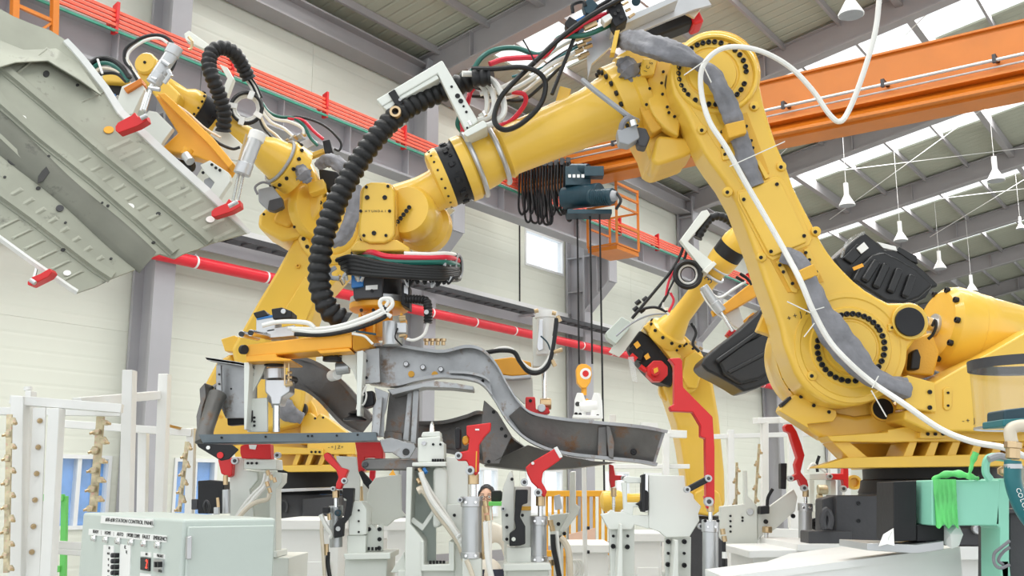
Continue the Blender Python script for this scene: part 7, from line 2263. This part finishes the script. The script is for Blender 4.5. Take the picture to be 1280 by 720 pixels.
# head: one lathed and shaped surface with nose, chin and brow
vs, fs = [], []
NU, NV = 28, 20
for i in range(NV + 1):
    th = math.pi * i / NV
    for j in range(NU):
        ph = 2 * math.pi * j / NU
        x = math.sin(th) * math.cos(ph)
        y = math.sin(th) * math.sin(ph)
        z = math.cos(th)
        wx = .078 * (1 - .22 * max(0, -z) ** 1.5)
        wy = .098 * (1 - .10 * max(0, -z))
        p = Vector((x * wx, y * wy, z * .118))
        if y < 0:                      # face side
            p.y -= .020 * math.exp(-((p.x / .012) ** 2)) * math.exp(-(((z + .10) / .22) ** 2))
            p.y -= .006 * math.exp(-((p.x / .03) ** 2)) * math.exp(-(((z + .50) / .08) ** 2))
            p.y += .008 * math.exp(-(((abs(p.x) - .03) / .016) ** 2)) * math.exp(-(((z - .10) / .12) ** 2))
            p.y -= .008 * math.exp(-((p.x / .03) ** 2)) * math.exp(-(((z + .85) / .12) ** 2))
        vs.append(p)
for i in range(NV):
    for j in range(NU):
        j2 = (j + 1) % NU
        fs.append((i * NU + j, i * NU + j2, (i + 1) * NU + j2, (i + 1) * NU + j))
TURN = Matrix.Rotation(math.radians(-4), 3, 'Z')
hd = lambda v: hc + TURN @ Vector(v)
G().add([hc + TURN @ p for p in vs], fs).build('head', SKIN, pe, ang=180)
hv, hf = [], []
for i in range(11):
    th = math.radians(i * 9.8)
    for j in range(NU):
        ph = 2 * math.pi * j / NU
        front = max(0, -math.sin(ph))
        t2 = th * (1 - .60 * front ** 1.5)
        k_ = 1.07 + .04 * math.sin(j * 5 + i * 2)
        hv.append(hc + TURN @ Vector((math.sin(t2) * math.cos(ph) * .080 * k_, math.sin(t2) * math.sin(ph) * .098 * k_, math.cos(t2) * .118 * k_)))
for i in range(10):
    for j in range(NU):
        j2 = (j + 1) % NU
        hf.append((i * NU + j, i * NU + j2, (i + 1) * NU + j2, (i + 1) * NU + j))
G().add(hv, hf).build('hair', HAIR, pe, ang=70)
G().cyl(hd((0, .01, -.09)), hd((0, .02, -.19)), .05, .055, 16).build('neck', SKIN, pe)
for s_ in (-1, 1):
    G().lathe(hd((s_ * .077, .01, -.005)), TURN @ Vector((s_, 0, 0)), [(0, .028), (.006, .030), (.010, .024)], 14).build('ear', SKIN, pe)
    G().lathe(hd((s_ * .031, -.088, .012)), TURN @ Vector((0, -1, 0)), [(0, .012), (.004, .010), (.006, .004)], 12).build('eye', LABW, pe)
    G().lathe(hd((s_ * .031, -.094, .012)), TURN @ Vector((0, -1, 0)), [(0, .006), (.002, .005)], 10).build('pupil', INK, pe)
    G().tube([hd((s_ * .031 + .024 * math.cos(a), -.104, .008 + .017 * math.sin(a))) for a in [k * math.pi / 8 for k in range(17)]], .0025, 6, 2).build('glasses_rim', INK, pe)
    G().tube([hd((s_ * .055, -.103, .012)), hd((s_ * .08, -.06, .014)), hd((s_ * .082, .01, .01))], .002, 6, 3).build('glasses_arm', INK, pe)
    G().tube([hd((s_ * .016, -.100, .036)), hd((s_ * .034, -.097, .042)), hd((s_ * .052, -.086, .036))], .003, 6, 3).build('eyebrow', HAIR, pe)
G().tube([hd((-.008, -.106, .012)), hd((0, -.108, .015)), hd((.008, -.106, .012))], .002, 6, 3).build('glasses_bridge', INK, pe)
LIPM = mat('lips', (0.50, 0.20, 0.17), 0.5)
G().tube([hd((-.022, -.092, -.058)), hd((0, -.100, -.057)), hd((.022, -.092, -.058))], .004, 8, 4).build('mouth', LIPM, pe)
for s_ in (-1, 1):                       # hands resting on the bench in front
    hp0 = Vector((sx + s_ * .19, HY - .28, hz - .49))
    G().tube([hp0, hp0 + Vector((0, -.04, -.004)), hp0 + Vector((0, -.09, -.008))], lambda q: .028 + .008 * q, 12, 4).build('palm', SKIN, pe)
    for k in range(4):
        fx_ = hp0 + Vector((-.027 + .018 * k, -.09, -.008))
        L_ = (.065, .078, .072, .055)[k]
        G().tube([fx_, fx_ + Vector((0, -L_ * .5, .004)), fx_ + Vector((0, -L_ * .85, -.010)), fx_ + Vector((0, -L_, -.022))], .008, 8, 3).build('finger', SKIN, pe)
    G().tube([hp0 + Vector((-s_ * .03, -.03, 0)), hp0 + Vector((-s_ * .05, -.06, .0)), hp0 + Vector((-s_ * .052, -.085, -.01))], .009, 8, 3).build('thumb', SKIN, pe)
cmr = thing('camera_unit', 'dark camera like unit with blue glints right of the person, on a green bench edge', 'camera', W(624, 628, 8.8))
G().bar(W(614, 620, 8.8), W(627, 620, 8.8), .09, .09).build('camera_body', BLK, cmr, .01)
rod(cmr, 'lens', BLK, (626, 620, 8.8), (634, 621, 8.8), 5.5, .005, 18)
rod(cmr, 'lens_ring', BLUEG, (629, 620, 8.8), (630.5, 620, 8.8), 6.2, .001, 18)
gb = jig('bench', 'bench with a bright green edge in front of the person', 'bench', 625, 8.8)
G().bar(W(611, 629.5, 8.8), W(645, 629.5, 8.8), .3, .035).build('bench_edge', GPAINT, gb, .004)
leanpost(gb, 'leg', WHT, (612, 632), (612, 700), 3, 8.75, .04)
leanpost(gb, 'leg', WHT, (640, 632), (640, 700), 3, 8.75, .04)

# ================================================================ right foreground
YM = 3.0
bt_ = thing('base_beam', 'large pale steel base beam running into the lower right foreground', 'beam', floorpx(1100, 3.3))
G().prism([W(1200, 684, 3.1), Vector((W(1200, 684, 3.1).x, 3.1, .9)), Vector((W(905, 720, 3.1).x, 3.1, .9)), W(905, 721, 3.1)], (0, .3, 0)).build('beam_side', WHT, bt_)
zb = W(1200, 684, 3.1).z
G().prism([W(1200, 683.5, 3.09), W(905, 720.5, 3.09), W(905, 720.5, 3.09) + Vector((.35, .6, .03)), W(1200, 683.5, 3.09) + Vector((-.05, .6, -.015))], (0, 0, -.02)).build('beam_top', WHT, bt_)
G().box((W(1050, 720, 3.4).x, 3.4, .45), .6, .5, .9).build('beam_base', WHT, bt_, .006)
tb = thing('machine_table', 'long white machine table top in front of the dark robot base', 'table', floorpx(1010, 4.0))
G().prism([W(936, 688, 3.95), W(1110, 685, 3.95), W(1110, 694, 3.95), W(936, 698, 3.95)], (0, .5, 0)).build('table_top', WHT, tb, .004)
G().prism([W(941, 697, 4.0), W(1110, 692, 4.0), W(1110, 760, 4.0), W(941, 760, 4.0)], (0, .4, 0)).build('table_apron', WHT, tb, .004)
for x in (950, 1100):
    post(tb, 'leg', WHT, x, x + 12, 730, 4.05, .3)
rp_ = thing('robot_riser', 'pale steel riser plates under the dark base of the large robot', 'riser', floorpx(1165, 4.1))
G().prism([W(997, 680, 3.93), W(1066, 680, 3.93), W(1082, 684, 3.93), W(1082, 690, 3.93), W(997, 689, 3.93)], (0, .6, 0)).build('riser_plate', WHT, rp_, .003)
plate('riser_plate', [(1196, 683), (1262, 683), (1262, 700), (1196, 700)], 3.97, .6, WHT, rp_, .003)
plate('riser_front', [(1150, 686), (1265, 686), (1265, 760), (1150, 760)], 4.05, .6, WHT, rp_, .004)
for x in (1160, 1240):
    post(rp_, 'leg', WHT, x, x + 24, 730, 4.1, .5)
ab = thing('black_angle_block', 'tall matt black block standing on a pale plate beside the mint green frame', 'block', W(1135, 680, 2.95))
pl(ab, 2.95, [('block_body', BLK, [(1117, 602), (1146, 601), (1146, 676), (1117, 677)], 0, .14, .003),
              ('block_side', BLK, [(1146, 656), (1180, 656), (1180, 676), (1146, 677)], .01, .12, .003),
              ('block_inner', BLK, [(1146, 601), (1155, 601), (1155, 656), (1146, 656)], .06, .12, .002),
              ('bearing_strip', BLK, [(1155, 600), (1167, 600), (1167, 657), (1155, 657)], .02, .14, .002),
              ('shim_plate', ALU, [(1084, 679), (1146, 681), (1180, 676), (1180, 687), (1146, 692), (1084, 688)], -.02, .25, .002)])
G().lathe(W(1114, 640, 2.98), (1, 0, 0), [(0, .012), (.01, .012)], 14).build('plug', LABW, ab)
mf = thing('mint_frame', 'mint green steel frame arm and post at the lower right corner', 'frame', floorpx(1256, 2.9))
pl(mf, 2.88, [('arm_beam', MINT, [(1165, 600), (1250, 600), (1250, 657), (1165, 657)], 0, .12, .004),
              ('gusset', MINT, [(1249, 598), (1262, 598), (1262, 760), (1251, 760), (1250, 660), (1244, 656)], 0, .12, .004)])
post(mf, 'post', MINT, 1250, 1262, 700, 2.88, .12)
hose(mf, [(1238, 600), (1232, 590), (1234, 575), (1244, 571), (1262, 573)], 5, 2.86, MINT, 'pipe_handle')
hose(mf, [(1236, 574), (1248, 570), (1258, 572)], 4.4, 2.84, GREYM, 'grip')
bolt(mf, W(1252, 589, 2.86), ZF, PX(5, 2.86), .02, BRS, hexa=True)
bolt(mf, W(1258, 588, 2.86), ZF, PX(3.4, 2.86), .03, ALU, hexa=True)
hose(mf, [(1262, 676), (1252, 684), (1243, 692), (1243, 704), (1250, 710), (1262, 706)], 2, 2.84, CLOTH, 'cable')
hose(mf, [(1262, 684), (1254, 690), (1248, 700), (1254, 706)], 2, 2.85, CLOTH, 'cable')
db = thing('dark_cabinet', 'dark green black box behind the mint post at the bottom right corner', 'cabinet', floorpx(1275, 2.9))
pl(db, 2.95, [('box_body', DGR, [(1262, 636), (1290, 636), (1290, 800), (1262, 800)], 0, .2, .004), ('box_lip', DGR, [(1260, 636), (1290, 636), (1290, 642), (1260, 642)], -.03, .05, .003)])
G().box((W(1275, 720, 3.0).x, 3.05, .5), .1, .2, 1.0).build('stand', DGR, db)
# green film knotted round the mint beam
fl = thing('green_film_wrap', 'bright green plastic film knotted round the mint beam', 'plastic wrap', W(1187, 660, 2.86))
rn = random.Random(3)
vs, fs = [], []
NX, NY = 14, 12
for i in range(NX + 1):
    for j in range(NY + 1):
        x = 1167 + 28 * i / NX + rn.uniform(-.5, .5) + (j / NY) * 3 * (1 if i > 6 else 1.2)
        y = 599 + (59 + 3 * math.sin(i)) * j / NY
        vs.append(W(x, y, 2.872 - .007 * abs(math.sin(i * 1.1 + j * .15)) - rn.uniform(0, .001)))
for i in range(NX):
    for j in range(NY):
        a = i * (NY + 1) + j
        fs.append((a, a + 1, a + NY + 2, a + NY + 1))
k = len(vs)
vs += [v + Vector((0, .004, 0)) for v in vs]
fs += [tuple(q + k for q in reversed(f)) for f in fs]
G().add(vs, fs).build('film_band', GFILM, fl, ang=180)
G().tube([W(1166, 600, 2.9), W(1178, 594, 2.88), W(1195, 592, 2.87), (W(1210, 595, 2.86)), W(1222, 598, 2.88)], lambda q: PX(2.6 + 1.6 * math.sin(q * 3.1) + .8 * math.sin(q * 25), 2.9), 10, 5).build('film_top', GFILM, fl)
G().tube([W(1210, 598, 2.86), W(1213, 588, 2.85), W(1216, 576, 2.85), W(1220, 566, 2.85)], lambda q: PX(3 - 1.0 * math.sin(q * 5) + .5 * math.sin(q * 19), 2.9), 8, 4).build('film_knot', GFILM, fl)
vs = [W(1098, 683, 2.9), W(1104, 668, 2.93), W(1110, 672, 2.88), W(1117, 660, 2.93), W(1118, 682, 2.89), W(1109, 680, 2.86), W(1112, 666, 2.97)]
tag(G().add(vs, [(0, 1, 2), (1, 6, 2), (2, 6, 3), (2, 3, 4), (2, 4, 5), (0, 2, 5), (0, 5, 4, 3, 6, 1)]).build('plastic_bag', LABW, ang=10), 'crumpled plastic at the left foot of the black block', 'plastic')
vs = [W(1180, 658, 2.96), W(1198, 655, 2.94), W(1204, 668, 2.93), W(1199, 682, 2.93), W(1190, 686, 2.92), W(1180, 680, 2.95), W(1188, 668, 2.90)]
tag(G().add(vs, [(0, 1, 6), (1, 2, 6), (2, 3, 6), (3, 4, 6), (4, 5, 6), (5, 0, 6), (5, 4, 3, 2, 1, 0)]).build('plastic_bag', LABW, ang=10), 'crumpled white plastic sheet right of the black block', 'plastic')
# clear guard cylinder
ag = thing('clear_guard', 'clear acrylic guard cylinder with grey steel rim at the right edge', 'guard', W(1275, 535, 2.8))
cg = W(1290, 490, 2.85)
for (z0, z1, r_, m, nm) in ((W(0, 462, 2.85).z, W(0, 450, 2.85).z, .155, GREYM, 'rim'),):
    G().lathe(Vector((cg.x, cg.y, z0)), ZZ, [(0, r_), (0, r_ + .004), (z1 - z0, r_ + .004), (z1 - z0, r_), (0, r_)], 48, caps=False).build(nm, DGR, ag)
G().lathe(Vector((cg.x, cg.y, W(0, 534, 2.85).z)), ZZ, [(0, .153), (W(0, 460, 2.85).z - W(0, 534, 2.85).z, .153)], 48, caps=False).build('acrylic_tube', ACR, ag)
G().lathe(Vector((cg.x, cg.y, W(0, 536, 2.85).z)), ZZ, [(0, .153), (0, .156), (.006, .156), (.006, .153), (0, .153)], 48, caps=False).build('lower_rim', STL, ag)
# teal hose with brass elbow
th_ = thing('teal_hose', 'dark teal hose with lettering and brass elbow at the right edge', 'hose', W(1270, 600, 2.6))
hose(th_, [(1266, 576, 2.6), (1266, 600, 2.6), (1272, 622, 2.6), (1282, 642, 2.6), (1296, 660, 2.6)], 10, 2.6, TEAL, 'hose_body', seg=16)
rod(th_, 'elbow', BRS, (1266, 560, 2.6), (1266, 574, 2.6), 9, .003, 8)
rod(th_, 'elbow_nut', BRS, (1266, 552, 2.6), (1266, 561, 2.6), 10.5, .003, 6)
G().tube([W(1266, 556, 2.6), W(1263, 545, 2.6), W(1264, 536, 2.6), W(1276, 532, 2.6), W(1292, 532, 2.6)], PX(7.5, 2.6), 12, 5).build('elbow_bend', TAN_H, th_)
rod(th_, 'hose_band', ALU, (1266, 580, 2.6), (1266.6, 586, 2.6), 10.6, .001, 18)
plate('teal_bracket', [(1255, 512), (1290, 508), (1290, 530), (1255, 531)], 2.62, .1, BLUEG, th_, .006)
plate('bracket_band', [(1254, 524), (1290, 522), (1290, 532), (1254, 533)], 2.6, .12, TEAL, th_, .004)
for k, s in enumerate('COLOR'):
    text(th_, s, W(1273 + 2.4 * k, 613 + 6.2 * k, 2.575), (.35, 0, -1), (1, 0, .35), .016, LABW)

# ---------------------------------------------------------------- screws belong to the part they are screwed into
bpy.context.view_layer.update()
for root in [o for o in list(COL.objects) if o.parent is None and o.type == 'EMPTY' and 'label' in o]:
    parts = []
    for c_ in root.children:
        if c_.data and c_.name.split('.')[0] not in ('bolt', 'hose', 'cable', 'cable_tie'):
            bb_ = [c_.location + Vector(q) for q in c_.bound_box]
            lo = Vector([min(q[i] for q in bb_) for i in range(3)])
            hi = Vector([max(q[i] for q in bb_) for i in range(3)])
            parts.append((lo, hi, (hi - lo).x * (hi - lo).y * (hi - lo).z, c_))
    parts.sort(key=lambda q: q[2])
    for b_ in root.children:
        if b_.name.split('.')[0] != 'bolt':
            continue
        for lo, hi, vol, c_ in parts:
            e_ = .012
            if hi.x - lo.x < .02 or hi.z - lo.z < .02:
                continue
            if all(lo[i] - e_ <= b_.location[i] <= hi[i] + e_ for i in range(3)):
                b_.location = b_.location - c_.location
                b_.parent = c_
                break
